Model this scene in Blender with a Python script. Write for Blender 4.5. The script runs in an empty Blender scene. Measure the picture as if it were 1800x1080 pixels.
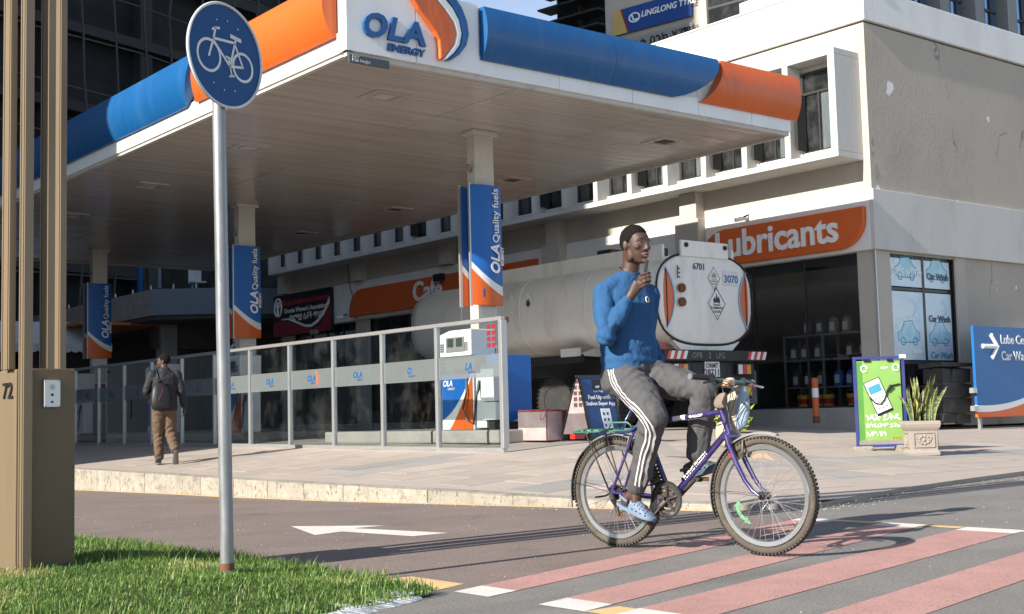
import bpy, math, random
import numpy as np
from mathutils import Vector, Matrix, noise
from mathutils.bvhtree import BVHTree
R = math.radians
rnd = random.Random(7)
scn = bpy.context.scene
col = scn.collection

# ------------------------------------------------------------------ camera
cd = bpy.data.cameras.new('camera')
cam = bpy.data.objects.new('camera', cd)
col.objects.link(cam)
cd.sensor_width = 36
cd.lens = 45.06
cd.clip_end = 2000
cd.clip_start = 0.05
CM = Matrix(((0.7791, -0.0334, -0.6260), (-0.6265, -0.0818, -0.7751), (-0.0253, 0.9961, -0.0847)))
cx = Vector((CM[0][0], CM[1][0], CM[2][0])).normalized()
cz = Vector((CM[0][2], CM[1][2], CM[2][2]))
cz = (cz - cx * cz.dot(cx)).normalized()
cy = cz.cross(cx)
cam.matrix_world = Matrix(((cx.x, cy.x, cz.x, 0), (cx.y, cy.y, cz.y, 0), (cx.z, cy.z, cz.z, .83), (0, 0, 0, 1)))
scn.camera = cam

# ------------------------------------------------------------------ sky, sun, exposure
EL = 27.5
w = bpy.data.worlds.new('World')
scn.world = w
w.use_nodes = True
nt = w.node_tree
bg = nt.nodes['Background']
sk = nt.nodes.new('ShaderNodeTexSky')
sk.sky_type = 'NISHITA'
sk.sun_disc = False
sk.sun_elevation = R(EL)
sk.sun_rotation = R(-90)
sk.altitude = 2300
sk.air_density = 1.0
sk.dust_density = 0.6
hsv = nt.nodes.new('ShaderNodeHueSaturation')
hsv.inputs['Saturation'].default_value = .76
nt.links.new(sk.outputs[0], hsv.inputs['Color'])
nt.links.new(hsv.outputs[0], bg.inputs[0])
bg.inputs[1].default_value = 0.108
sl = bpy.data.lights.new('sun', 'SUN')
sl.energy = 4.7
sl.angle = R(0.5)
sl.color = (1, .93, .82)
so = bpy.data.objects.new('sun', sl)
col.objects.link(so)
so.rotation_euler = Vector((math.cos(R(EL)), .035, -math.sin(R(EL)))).to_track_quat('-Z', 'Y').to_euler()
scn.view_settings.view_transform = 'Standard'
scn.view_settings.look = 'None'
scn.view_settings.exposure = 1.1
scn.view_settings.gamma = 1
scn.view_settings.use_curve_mapping = False
scn.render.engine = 'CYCLES'
scn.cycles.max_bounces = 7
scn.cycles.transparent_max_bounces = 16
scn.cycles.use_denoising = True
scn.cycles.sample_clamp_indirect = 6

# ------------------------------------------------------------------ materials
def mat(name, c, rough=.6, var=.12, sc=3, bump=0, bsc=60, metal=0, st=(1, 1, 1), dirt=None, dsc=2, damt=.35, coat=0,
        spec=.5, rvar=0, objrnd=0):
    m = bpy.data.materials.new(name)
    m.use_nodes = True
    n, l = m.node_tree.nodes, m.node_tree.links
    b = n['Principled BSDF']
    b.inputs['Roughness'].default_value = rough
    b.inputs['Metallic'].default_value = metal
    b.inputs['Specular IOR Level'].default_value = spec
    b.inputs['Coat Weight'].default_value = coat
    b.inputs['Coat Roughness'].default_value = .08
    tc = n.new('ShaderNodeTexCoord')
    oi = n.new('ShaderNodeObjectInfo')
    mp = n.new('ShaderNodeMapping')
    mp.inputs['Scale'].default_value = st
    ad = n.new('ShaderNodeVectorMath')
    ad.operation = 'MULTIPLY_ADD'
    l.new(oi.outputs['Random'], ad.inputs[0])
    ad.inputs[1].default_value = (17, 29, 11)
    l.new(tc.outputs['Object'], ad.inputs[2])
    l.new(ad.outputs[0], mp.inputs[0])
    nz = n.new('ShaderNodeTexNoise')
    nz.inputs['Scale'].default_value = sc
    nz.inputs['Detail'].default_value = 7
    nz.inputs['Roughness'].default_value = .62
    l.new(mp.outputs[0], nz.inputs[0])
    mr = n.new('ShaderNodeMapRange')
    mr.inputs[1].default_value = .25
    mr.inputs[2].default_value = .75
    mr.inputs[3].default_value = 1 - var
    mr.inputs[4].default_value = 1 + var
    l.new(nz.outputs[0], mr.inputs[0])
    val = mr.outputs[0]
    if objrnd:
        m2 = n.new('ShaderNodeMapRange')
        m2.inputs[3].default_value = 1 - objrnd
        m2.inputs[4].default_value = 1 + objrnd
        l.new(oi.outputs['Random'], m2.inputs[0])
        mu = n.new('ShaderNodeMath')
        mu.operation = 'MULTIPLY'
        l.new(val, mu.inputs[0])
        l.new(m2.outputs[0], mu.inputs[1])
        val = mu.outputs[0]
    vm = n.new('ShaderNodeVectorMath')
    vm.operation = 'SCALE'
    vm.inputs[0].default_value = c[:3]
    l.new(val, vm.inputs['Scale'])
    out = vm.outputs[0]
    if dirt:
        n2 = n.new('ShaderNodeTexNoise')
        n2.inputs['Scale'].default_value = dsc
        n2.inputs['Detail'].default_value = 9
        n2.inputs['Roughness'].default_value = .72
        l.new(mp.outputs[0], n2.inputs[0])
        r2 = n.new('ShaderNodeMapRange')
        r2.inputs[1].default_value = .5
        r2.inputs[2].default_value = .72
        r2.inputs[4].default_value = damt
        l.new(n2.outputs[0], r2.inputs[0])
        mx = n.new('ShaderNodeMix')
        mx.data_type = 'RGBA'
        l.new(r2.outputs[0], mx.inputs[0])
        l.new(out, mx.inputs[6])
        mx.inputs[7].default_value = (*dirt, 1)
        out = mx.outputs[2]
    l.new(out, b.inputs['Base Color'])
    m['out'] = 1
    if rvar:
        r3 = n.new('ShaderNodeMapRange')
        r3.inputs[1].default_value = .3
        r3.inputs[2].default_value = .7
        r3.inputs[3].default_value = max(0, rough - rvar)
        r3.inputs[4].default_value = rough + rvar
        l.new(nz.outputs[0], r3.inputs[0])
        l.new(r3.outputs[0], b.inputs['Roughness'])
    if bump:
        n3 = n.new('ShaderNodeTexNoise')
        n3.inputs['Scale'].default_value = bsc
        n3.inputs['Detail'].default_value = 5
        l.new(mp.outputs[0], n3.inputs[0])
        bp = n.new('ShaderNodeBump')
        bp.inputs['Strength'].default_value = min(1, bump)
        bp.inputs['Distance'].default_value = .4 / bsc
        l.new(n3.outputs[0], bp.inputs['Height'])
        l.new(bp.outputs[0], b.inputs['Normal'])
    return m

def base_link(m):
    b = m.node_tree.nodes['Principled BSDF']
    return b, b.inputs['Base Color'].links[0].from_socket

def mixin(m, fac, c, c_socket=None):
    """put colour c over the base colour where fac (a socket) is 1"""
    b, s = base_link(m)
    l = m.node_tree.links
    mx = m.node_tree.nodes.new('ShaderNodeMix')
    mx.data_type = 'RGBA'
    l.new(fac, mx.inputs[0])
    l.new(s, mx.inputs[6])
    mx.inputs[7].default_value = (*c, 1)
    l.new(mx.outputs[2], b.inputs['Base Color'])

def math_node(m, op, a, bb=None):
    nd = m.node_tree.nodes.new('ShaderNodeMath')
    nd.operation = op
    for i, x in enumerate((a, bb)):
        if x is None:
            continue
        if isinstance(x, (int, float)):
            nd.inputs[i].default_value = x
        else:
            m.node_tree.links.new(x, nd.inputs[i])
    return nd.outputs[0]

def obj_xyz(m):
    n, l = m.node_tree.nodes, m.node_tree.links
    tc = n.new('ShaderNodeTexCoord')
    sp = n.new('ShaderNodeSeparateXYZ')
    l.new(tc.outputs['Object'], sp.inputs[0])
    return sp.outputs

def noise_fac(m, scale, lo, hi, st=(1, 1, 1), detail=6):
    n, l = m.node_tree.nodes, m.node_tree.links
    tc = n.new('ShaderNodeTexCoord')
    mp = n.new('ShaderNodeMapping')
    mp.inputs['Scale'].default_value = st
    l.new(tc.outputs['Object'], mp.inputs[0])
    z = n.new('ShaderNodeTexNoise')
    z.inputs['Scale'].default_value = scale
    z.inputs['Detail'].default_value = detail
    l.new(mp.outputs[0], z.inputs[0])
    r = n.new('ShaderNodeMapRange')
    r.inputs[1].default_value = lo
    r.inputs[2].default_value = hi
    l.new(z.outputs[0], r.inputs[0])
    return r.outputs[0]

def swoosh(name, ax, a, b, cexp, wband, orange, white, blue, rough=.3):
    """blue over white over orange, split by the curve z = a + b*t + c*t^2 along local axis ax"""
    m = mat(name, blue, rough, .06, 2, spec=.25)
    s = obj_xyz(m)
    t = s[ax]
    crv = math_node(m, 'ADD', math_node(m, 'MULTIPLY', math_node(m, 'MULTIPLY', t, t), cexp),
                    math_node(m, 'ADD', math_node(m, 'MULTIPLY', t, b), a))
    low = math_node(m, 'LESS_THAN', s[2], crv)
    b2 = math_node(m, 'SUBTRACT', crv, math_node(m, 'ADD', math_node(m, 'MULTIPLY', t, wband[1]), wband[0]))
    low2 = math_node(m, 'LESS_THAN', s[2], b2)
    mixin(m, low, white)
    mixin(m, low2, orange)
    return m

ORG = (.62, .115, .018)
BLU = (.008, .085, .27)
WHT = (.74, .74, .72)
M = {}
M['asphalt'] = mat('asphalt', (.175, .165, .155), .85, .16, 1.3, bump=.8, bsc=120, dirt=(.06, .055, .05), dsc=.7, damt=.3)
M['redasphalt'] = mat('red_asphalt', (.185, .142, .125), .85, .16, 1.3, bump=.7, bsc=120, dirt=(.075, .055, .05), dsc=.9, damt=.35)
for k in ('asphalt', 'redasphalt'):
    f = noise_fac(M[k], 75, .56, .68, detail=3)
    mixin(M[k], math_node(M[k], 'MULTIPLY', f, .75), (.3, .28, .25))
    f = noise_fac(M[k], .8, .56, .7, st=(.25, 1.6, 1), detail=5)
    mixin(M[k], math_node(M[k], 'MULTIPLY', f, .35), (.075, .07, .066))
    f = noise_fac(M[k], 1.1, .66, .69, detail=3)
    mixin(M[k], math_node(M[k], 'MULTIPLY', f, .3), (.07, .065, .06))
    f = noise_fac(M[k], 62, .42, .32, detail=3)
    mixin(M[k], math_node(M[k], 'MULTIPLY', f, .7), (.03, .028, .026))
def worn(name, c, amt=.45):
    m = mat(name, c, .7, .14, 3, bump=.5, bsc=120)
    f = noise_fac(m, 90, amt + .12, amt + .22, detail=8)
    f2 = noise_fac(m, 3, .62, .74, detail=9)
    mixin(m, math_node(m, 'MAXIMUM', math_node(m, 'MULTIPLY', f, .6), math_node(m, 'MULTIPLY', f2, .55)), (.12, .11, .1))
    return m
M['pink'] = worn('pink_paint', (.44, .24, .212), .4)
M['wpaint'] = worn('white_paint', (.66, .63, .58), .46)
M['ypaint'] = worn('yellow_paint', (.62, .43, .2), .5)
M['concrete'] = mat('concrete', (.36, .335, .3), .85, .16, 2, bump=.4, bsc=60, dirt=(.2, .18, .155), dsc=1.3, damt=.5)
M['kerb'] = mat('kerb_concrete', (.29, .268, .225), .85, .18, 3, bump=.8, bsc=35, dirt=(.17, .14, .1), dsc=5, damt=.7, objrnd=.06)
f = noise_fac(M['kerb'], 4.5, .56, .7, st=(1, 1, 2.2), detail=7)
mixin(M['kerb'], math_node(M['kerb'], 'MULTIPLY', f, .55), (.12, .1, .075))
f = noise_fac(M['kerb'], 22, .6, .66, st=(1, 1, .6), detail=4)
mixin(M['kerb'], math_node(M['kerb'], 'MULTIPLY', f, .75), (.1, .08, .06))
M['slab'] = mat('paving_slab', (.375, .32, .28), .8, .1, 1.2, bump=.25, bsc=50, dirt=(.24, .21, .185), dsc=.9, damt=.6, objrnd=.07)
M['slabgrey'] = mat('paving_slab_grey', (.3, .285, .27), .8, .1, 1.2, bump=.25, bsc=50, dirt=(.2, .19, .18), dsc=.9, damt=.5, objrnd=.13)
M['beige'] = mat('beige_paint', (.44, .4, .345), .8, .07, .7, bump=.12, bsc=25, dirt=(.3, .275, .24), dsc=.8, damt=.45)
M['beigewall'] = mat('beige_weathered_paint', (.42, .37, .305), .85, .08, .5, bump=.2, bsc=20, dirt=(.3, .275, .245), dsc=.9, damt=.6, st=(1, 1, .7))
M['white'] = mat('white_wall_paint', (.72, .715, .69), .75, .05, .8, bump=.1, bsc=20, dirt=(.45, .43, .39), dsc=1.0, damt=.4, st=(1, 1, .45))
M['fascia'] = mat('white_sheet_metal', (.76, .76, .745), .35, .05, 1, dirt=(.5, .49, .46), dsc=2.5, damt=.25, st=(1, 1, .3))
M['soffit'] = mat('soffit_strip', (.5, .455, .41), .17, .1, .9, st=(.25, 6, 1), rvar=.1, dirt=(.3, .26, .23), dsc=.7, damt=.45)
M['orange'] = mat('orange_cladding', ORG, .38, .1, 1.2, coat=0, dirt=(.34, .1, .04), dsc=2.5, damt=.5, st=(1, 1, .25), bump=.12, bsc=6)
M['blue'] = mat('blue_cladding', (.006, .085, .25), .36, .1, 1.2, coat=0, dirt=(.04, .12, .25), dsc=2.5, damt=.5, st=(1, 1, .25), bump=.12, bsc=6)
M['orangesign'] = mat('orange_sign', (.6, .115, .025), .35, .06, 1)
M['blueletter'] = mat('blue_letter', (.01, .09, .27), .3, .05, 2)
M['wletter'] = mat('white_letter', (.8, .8, .79), .4, .03, 2)
M['black'] = mat('black_plastic', (.012, .012, .013), .45, .1, 3)
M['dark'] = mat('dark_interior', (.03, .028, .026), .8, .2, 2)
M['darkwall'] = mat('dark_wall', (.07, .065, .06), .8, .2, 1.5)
M['alu'] = mat('aluminium', (.42, .42, .42), .35, .08, 4, metal=.6, dirt=(.4, .39, .37), dsc=5, damt=.4)
M['galv'] = mat('galvanised_steel', (.25, .26, .27), .48, .22, 9, metal=.55, st=(1, 1, .35), dirt=(.15, .16, .17), dsc=14, damt=.6, rvar=.08)
M['darkframe'] = mat('dark_window_frame', (.025, .024, .024), .45, .1, 3)
M['rust'] = mat('rust', (.16, .07, .035), .9, .3, 8, bump=.3)

def glass(name, tint=(.8, .85, .85), refl=.9, rough=.0, dirt=0.08, dcol=(.5, .5, .5), dark=0.0, dscale=3, dlo=.45, dhi=.75):
    m = bpy.data.materials.new(name)
    m.use_nodes = True
    n, l = m.node_tree.nodes, m.node_tree.links
    n.clear()
    o = n.new('ShaderNodeOutputMaterial')
    tr = n.new('ShaderNodeBsdfTransparent')
    tr.inputs[0].default_value = (*tint, 1)
    gl = n.new('ShaderNodeBsdfGlossy')
    gl.inputs['Roughness'].default_value = rough
    gl.inputs[0].default_value = (1, 1, 1, 1)
    fr = n.new('ShaderNodeFresnel')
    ge = n.new('ShaderNodeNewGeometry')
    im = n.new('ShaderNodeMapRange')
    im.inputs[3].default_value = 1.5
    im.inputs[4].default_value = 1 / 1.5
    l.new(ge.outputs['Backfacing'], im.inputs[0])
    l.new(im.outputs[0], fr.inputs[0])
    fm = n.new('ShaderNodeMath')
    fm.operation = 'MULTIPLY'
    fm.use_clamp = True
    l.new(fr.outputs[0], fm.inputs[0])
    fm.inputs[1].default_value = refl * 1.6
    mx = n.new('ShaderNodeMixShader')
    l.new(fm.outputs[0], mx.inputs[0])
    l.new(tr.outputs[0], mx.inputs[1])
    l.new(gl.outputs[0], mx.inputs[2])
    df = n.new('ShaderNodeBsdfDiffuse')
    df.inputs[0].default_value = (*dcol, 1)
    tc = n.new('ShaderNodeTexCoord')
    nz = n.new('ShaderNodeTexNoise')
    nz.inputs['Scale'].default_value = dscale
    nz.inputs['Detail'].default_value = 9
    nz.inputs['Roughness'].default_value = .7
    l.new(tc.outputs['Object'], nz.inputs[0])
    r = n.new('ShaderNodeMapRange')
    r.inputs[1].default_value = dlo
    r.inputs[2].default_value = dhi
    r.inputs[3].default_value = dark
    r.inputs[4].default_value = dark + dirt
    l.new(nz.outputs[0], r.inputs[0])
    m3 = n.new('ShaderNodeMixShader')
    l.new(r.outputs[0], m3.inputs[0])
    l.new(mx.outputs[0], m3.inputs[1])
    l.new(df.outputs[0], m3.inputs[2])
    l.new(m3.outputs[0], o.inputs[0])
    return m
M['pane'] = glass('window_glass', (.7, .72, .74), 1.0, dirt=.06)
M['barrier'] = glass('barrier_glass', (.88, .91, .915), .7, dirt=.06, dcol=(.4, .4, .38), dscale=1.3, dlo=.5, dhi=.9)
M['frost'] = glass('frosted_film', (.8, .83, .84), .3, rough=.3, dirt=.05, dark=.38, dcol=(.23, .255, .26))
M['shopglass'] = glass('shop_glass', (.84, .85, .85), .8, dirt=.02)
M['bluepane'] = mat('blue_mirror_glass', (.2, .33, .5), .05, .1, 1, metal=.85)

# ------------------------------------------------------------------ mesh builder
def wm(o):
    m = o.matrix_basis.copy()
    return wm(o.parent) @ m if o.parent else m

class MB:
    def __init__(s):
        s.v, s.f = [], []

    def add(s, v, f):
        b = len(s.v)
        s.v += [tuple(p) for p in v]
        s.f += [tuple(i + b for i in q) for q in f]
        return s

    def box(s, x0, y0, z0, x1, y1, z1):
        if x0 > x1: x0, x1 = x1, x0
        if y0 > y1: y0, y1 = y1, y0
        if z0 > z1: z0, z1 = z1, z0
        return s.add([(x0, y0, z0), (x1, y0, z0), (x1, y1, z0), (x0, y1, z0), (x0, y0, z1), (x1, y0, z1), (x1, y1, z1), (x0, y1, z1)],
                     [(0, 3, 2, 1), (4, 5, 6, 7), (0, 1, 5, 4), (1, 2, 6, 5), (2, 3, 7, 6), (3, 0, 4, 7)])

    def prism(s, pts, a, b, ax='z'):
        """polygon extruded from a to b along axis ax"""
        def P(p, h):
            return {'z': (p[0], p[1], h), 'y': (p[0], h, p[1]), 'x': (h, p[0], p[1])}[ax]
        n = len(pts)
        v = [P(p, a) for p in pts] + [P(p, b) for p in pts]
        return s.add(v, [tuple(range(n)), tuple(range(2 * n - 1, n - 1, -1))] + [(i, i + n, (i + 1) % n + n, (i + 1) % n) for i in range(n)])

    def loft(s, rings, cap=True, closed=False):
        n = len(rings[0])
        v = [p for r in rings for p in r]
        f = []
        k = len(rings)
        for i in range(k if closed else k - 1):
            for j in range(n):
                a, b = i * n + j, i * n + (j + 1) % n
                c, d = ((i + 1) % k) * n + (j + 1) % n, ((i + 1) % k) * n + j
                f.append((a, b, c, d))
        if cap and not closed:
            f.append(tuple(range(n - 1, -1, -1)))
            f.append(tuple(range((k - 1) * n, k * n)))
        return s.add(v, f)

    def tube(s, pts, r, n=8, closed=False, cap=True, up=None):
        pts = [Vector(p) for p in pts]
        k = len(pts)
        rr = r if isinstance(r, (list, tuple)) else [r] * k
        rings = []
        prev = None
        for i, p in enumerate(pts):
            if closed:
                d = pts[(i + 1) % k] - pts[i - 1]
            else:
                d = pts[min(i + 1, k - 1)] - pts[max(i - 1, 0)]
            d.normalize()
            if prev is None:
                a = Vector(up) if up else (Vector((0, 0, 1)) if abs(d.z) < .9 else Vector((1, 0, 0)))
            else:
                a = prev
            a = (a - d * a.dot(d))
            if a.length < 1e-5:
                a = d.orthogonal()
            a.normalize()
            b = d.cross(a)
            prev = a
            q = rr[i]
            ra, rb = q if isinstance(q, (list, tuple)) else (q, q)
            rings.append([p + a * (ra * math.cos(t)) + b * (rb * math.sin(t)) for t in [2 * math.pi * j / n for j in range(n)]])
        return s.loft(rings, cap, closed)

    def ball(s, c, r, n=12, m=8, rot=None):
        c = Vector(c)
        rx, ry, rz = r if isinstance(r, (list, tuple)) else (r, r, r)
        v = [Vector((0, 0, -rz))]
        for i in range(1, m):
            ph = -math.pi / 2 + math.pi * i / m
            for j in range(n):
                t = 2 * math.pi * j / n
                v.append(Vector((rx * math.cos(ph) * math.cos(t), ry * math.cos(ph) * math.sin(t), rz * math.sin(ph))))
        v.append(Vector((0, 0, rz)))
        f = [(0, 1 + (j + 1) % n, 1 + j) for j in range(n)]
        for i in range(m - 2):
            for j in range(n):
                f.append((1 + i * n + j, 1 + i * n + (j + 1) % n, 1 + (i + 1) * n + (j + 1) % n, 1 + (i + 1) * n + j))
        top = len(v) - 1
        f += [(top, 1 + (m - 2) * n + j, 1 + (m - 2) * n + (j + 1) % n) for j in range(n)]
        if rot is not None:
            v = [rot @ p for p in v]
        return s.add([p + c for p in v], f)

    def limb(s, pts, radii, n=14, up=None):
        s.tube(pts, radii, n, up=up)
        for p, r in zip(pts, radii):
            rr = r if not isinstance(r, (list, tuple)) else min(r)
            s.ball(p, rr * .99, n, 8)
        return s

    def lathe(s, prof, n=16, o=(0, 0, 0), ax='z', cap=True):
        rings = []
        for r, h in prof:
            ring = []
            for j in range(n):
                t = 2 * math.pi * j / n
                a, b = r * math.cos(t), r * math.sin(t)
                q = {'z': (a, b, h), 'y': (b, h, a), 'x': (h, a, b)}[ax]
                ring.append((o[0] + q[0], o[1] + q[1], o[2] + q[2]))
            rings.append(ring)
        return s.loft(rings, cap)

    def xf(s, m):
        s.v = [tuple(m @ Vector(p)) for p in s.v]
        return s

    def mesh(s, name):
        me = bpy.data.meshes.new(name)
        me.from_pydata(s.v, [], s.f)
        me.validate()
        return me

    def build(s, name, m=None, par=None, smooth=False, world=True, bevel=0, subd=0):
        if par is not None and world:
            s.xf(wm(par).inverted())
        me = s.mesh(name)
        return link(name, me, m, par, smooth, bevel, subd)

def link(name, me, m=None, par=None, smooth=False, bevel=0, subd=0):
    o = bpy.data.objects.new(name, me)
    col.objects.link(o)
    if m is not None and not me.materials:
        me.materials.append(M[m] if isinstance(m, str) else m)
    if par is not None:
        o.parent = par
    if smooth:
        me.polygons.foreach_set('use_smooth', [True] * len(me.polygons))
        if smooth is not True:
            me.set_sharp_from_angle(angle=R(smooth))
    if bevel:
        b = o.modifiers.new('edge', 'BEVEL')
        b.width = bevel
        b.segments = 2
        b.limit_method = 'ANGLE'
    if subd:
        b = o.modifiers.new('sub', 'SUBSURF')
        b.levels = b.render_levels = subd
    return o

def tag(o, label, cat, group=None):
    o['label'] = label
    o['category'] = cat
    if group:
        o['group'] = group
    return o

def thing(name, label, cat, loc=(0, 0, 0), rz=0, group=None):
    o = bpy.data.objects.new(name, None)
    o.empty_display_size = .1
    col.objects.link(o)
    o.location = loc
    o.rotation_euler = (0, 0, rz)
    return tag(o, label, cat, group)

def struct(o, k='structure'):
    o['kind'] = k
    return o

def copy_tree(o, par=None):
    c = o.copy()
    col.objects.link(c)
    if par is not None:
        c.parent = par
    for ch in list(o.children):
        copy_tree(ch, c)
    return c

def each(name, m, par, boxes, bevel=0):
    for b in boxes:
        MB().box(*b).build(name, m, par, bevel=bevel)

XX, YY, ZZ = Vector((1, 0, 0)), Vector((0, 1, 0)), Vector((0, 0, 1))
_tc = {}
def text(s, size, loc, right, up, m, par, depth=.004, align='LEFT', bold=0, shear=0, name='lettering', xs=1, sp=1):
    c = bpy.data.curves.new('t', 'FONT')
    c.body = s
    c.size = size
    c.align_x = align
    c.offset = bold * size
    c.shear = shear
    c.extrude = depth
    c.resolution_u = 3
    c.space_character = sp
    o = bpy.data.objects.new('t', c)
    col.objects.link(o)
    bpy.context.view_layer.update()
    me = bpy.data.meshes.new_from_object(o.evaluated_get(bpy.context.evaluated_depsgraph_get()))
    bpy.data.objects.remove(o)
    bpy.data.curves.remove(c)
    right, up = Vector(right).normalized(), Vector(up).normalized()
    nn = right.cross(up)
    mt = Matrix.Identity(4)
    for i in range(3):
        mt[i][0], mt[i][1], mt[i][2], mt[i][3] = right[i] * xs, up[i], nn[i], loc[i]
    if par is not None:
        mt = wm(par).inverted() @ mt
    me.transform(mt)
    me.materials.clear()
    return link(name, me, m, par)
NEG_Y = dict(right=(1, 0, 0), up=(0, 0, 1))     # lettering that faces -Y
NEG_X = dict(right=(0, -1, 0), up=(0, 0, 1))    # lettering that faces -X
# ------------------------------------------------------------------ ground
def zr(y):
    return -.012 * max(0, min(y, 30) - 7)

KP = np.array([(7.46, 60), (7.46, 20.4), (7.5, 16.9), (7.45, 14.9), (7.53, 12.4), (7.69, 11), (7.83, 9.76), (7.98, 8.2), (8.14, 7.35),
               (8.45, 6.99), (8.9, 6.9), (9.6, 7.1), (10.7, 7.38), (12.2, 7.7), (14.2, 8.02), (20, 9.0), (60, 16)])
def kd(x, y):
    a, b = KP[:-1], KP[1:]
    p = np.array((x, y))
    d = b - a
    t = np.clip(((p - a) * d).sum(1) / (d * d).sum(1), 0, 1)
    q = a + d * t[:, None]
    r = np.hypot(*(p - q).T)
    i = int(r.argmin())
    return float(r[i]), q[i]
def kt(x, y):
    if x > 8.8:
        return .04
    return float(np.interp(y, [7, 9.4, 11.7, 20, 40], [.045, .055, .1, .16, .2]))
def ground(x, y):
    d, q = kd(x, y)
    return min(.575, kt(*q) + .07 * min(d, 4) + .042 * max(0, d - 4))

def sheet(name, pts, z, m, cut=1.5):
    """flat marking following the road, pts is a quad"""
    a, b, c, d = [Vector((*p, 0)) for p in pts]
    nu = max(1, int((b - a).length / cut))
    nv = max(1, int((d - a).length / cut))
    v, f = [], []
    for i in range(nu + 1):
        for j in range(nv + 1):
            u, t = i / nu, j / nv
            p = (a * (1 - u) + b * u) * (1 - t) + (d * (1 - u) + c * u) * t
            v.append((p.x, p.y, zr(p.y) + z))
    for i in range(nu):
        for j in range(nv):
            q = i * (nv + 1) + j
            f.append((q, q + nv + 1, q + nv + 2, q + 1))
    return struct(MB().add(v, f).build(name, m))

ys = [-400, -60, 0, 4, 7, 10, 14, 20, 30, 60, 400]
xs_ = [-400, -60, -10, 0, 4, 8, 12, 20, 60, 400]
v = [(x, y, zr(y)) for y in ys for x in xs_]
n = len(xs_)
f = [(j * n + i, j * n + i + 1, (j + 1) * n + i + 1, (j + 1) * n + i) for j in range(len(ys) - 1) for i in range(n - 1)]
struct(MB().add(v, f).build('road', 'asphalt'))
# reddish cycle lane beside the kerb
rows = [(6.35, 3.7, 7.8), (7, 3.7, 8.0), (8.2, 3.6, 7.96), (9.76, 3.6, 7.84), (12.4, 3.5, 7.6), (14.9, 3.4, 7.5), (20.4, 3.0, 7.5), (30, 2.5, 7.5), (60, 1, 7.5)]
v, f = [], []
for y, a, b in rows:
    y0 = y if y > 6.5 else None
    for i in range(5):
        x = a + (b - a) * i / 4
        yy = y if y0 else 5.05 + (x - 3.7) * .3
        v.append((x, yy, zr(yy) + .0012))
for j in range(len(rows) - 1):
    for i in range(4):
        q = j * 5 + i
        f.append((q, q + 1, q + 6, q + 5))
struct(MB().add(v, f).build('cycle_lane', 'redasphalt'))
# crossing stripes
def stripe(n0, n1, f0, f1):
    """near edge y pair and far edge y pair"""
    X0, XA, XB, X1 = 3.66, 3.88, 7.68, 7.9
    def Y(p, q, x):
        return p + (q - p) * (x - X0) / (X1 - X0)
    for a, b, m in ((X0, XA, 'wpaint'), (XA, XB, 'pink'), (XB, X1, 'wpaint')):
        sheet('road_marking', [(a, Y(n0, f0, a)), (b, Y(n0, f0, b)), (b, Y(n1, f1, b)), (a, Y(n1, f1, a))], .0026, m)
stripe(4.76, 5.03, 5.99, 6.32)
stripe(4.1, 4.4, 5.25, 5.6)
stripe(3.56, 3.94, 4.5, 4.93)
stripe(2.85, 3.2, 3.72, 4.12)
stripe(2.1, 2.5, 2.9, 3.3)
for a, b in ((5.6, 5.99), (4.93, 5.25), (4.12, 4.5), (3.3, 3.72)):
    sheet('road_marking', [(7.78, a), (7.9, a), (7.9, b), (7.78, b)], .0024, 'ypaint')
for a, b in ((3.94, 4.1), (3.2, 3.56)):
    sheet('road_marking', [(3.66, a), (3.86, a), (3.86, b), (3.66, b)], .0024, 'ypaint')
sheet('road_marking', [(3.62, 5.12), (3.86, 5.22), (3.86, 5.68), (3.62, 5.7)], .0026, 'ypaint')
# white arrow, one polygon
ar = [(5.24, 9.45), (5.69, 8.74), (5.40, 8.74), (5.53, 7.65), (5.22, 7.65), (5.17, 8.54), (4.88, 8.44)]
struct(MB().add([(x, y, zr(y) + .0032) for x, y in ar], [tuple(range(7))[::-1]]).build('road_marking', 'wpaint'))
# yellow line along the kerb foot
def offset(i, d):
    a = KP[max(i - 1, 0)]
    b = KP[min(i + 1, len(KP) - 1)]
    t = (b - a) / np.hypot(*(b - a))
    return KP[i] + np.array((t[1], -t[0])) * -d
v, f = [], []
for i in range(0, 9):
    for d in (-.02, -.14):
        p = offset(i, -d)
        v.append((p[0] + (2 * d + .02 if False else 0), p[1], zr(p[1]) + .008))
for i in range(8):
    f.append((2 * i, 2 * i + 1, 2 * i + 3, 2 * i + 2))
v = []
for i in range(0, 9):
    for d in (.02, .13):
        v.append((KP[i][0] - d, KP[i][1] - (.1 if i == 8 else 0) * d, zr(KP[i][1]) + .0028))
struct(MB().add(v, f).build('road_marking', 'ypaint'))

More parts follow.
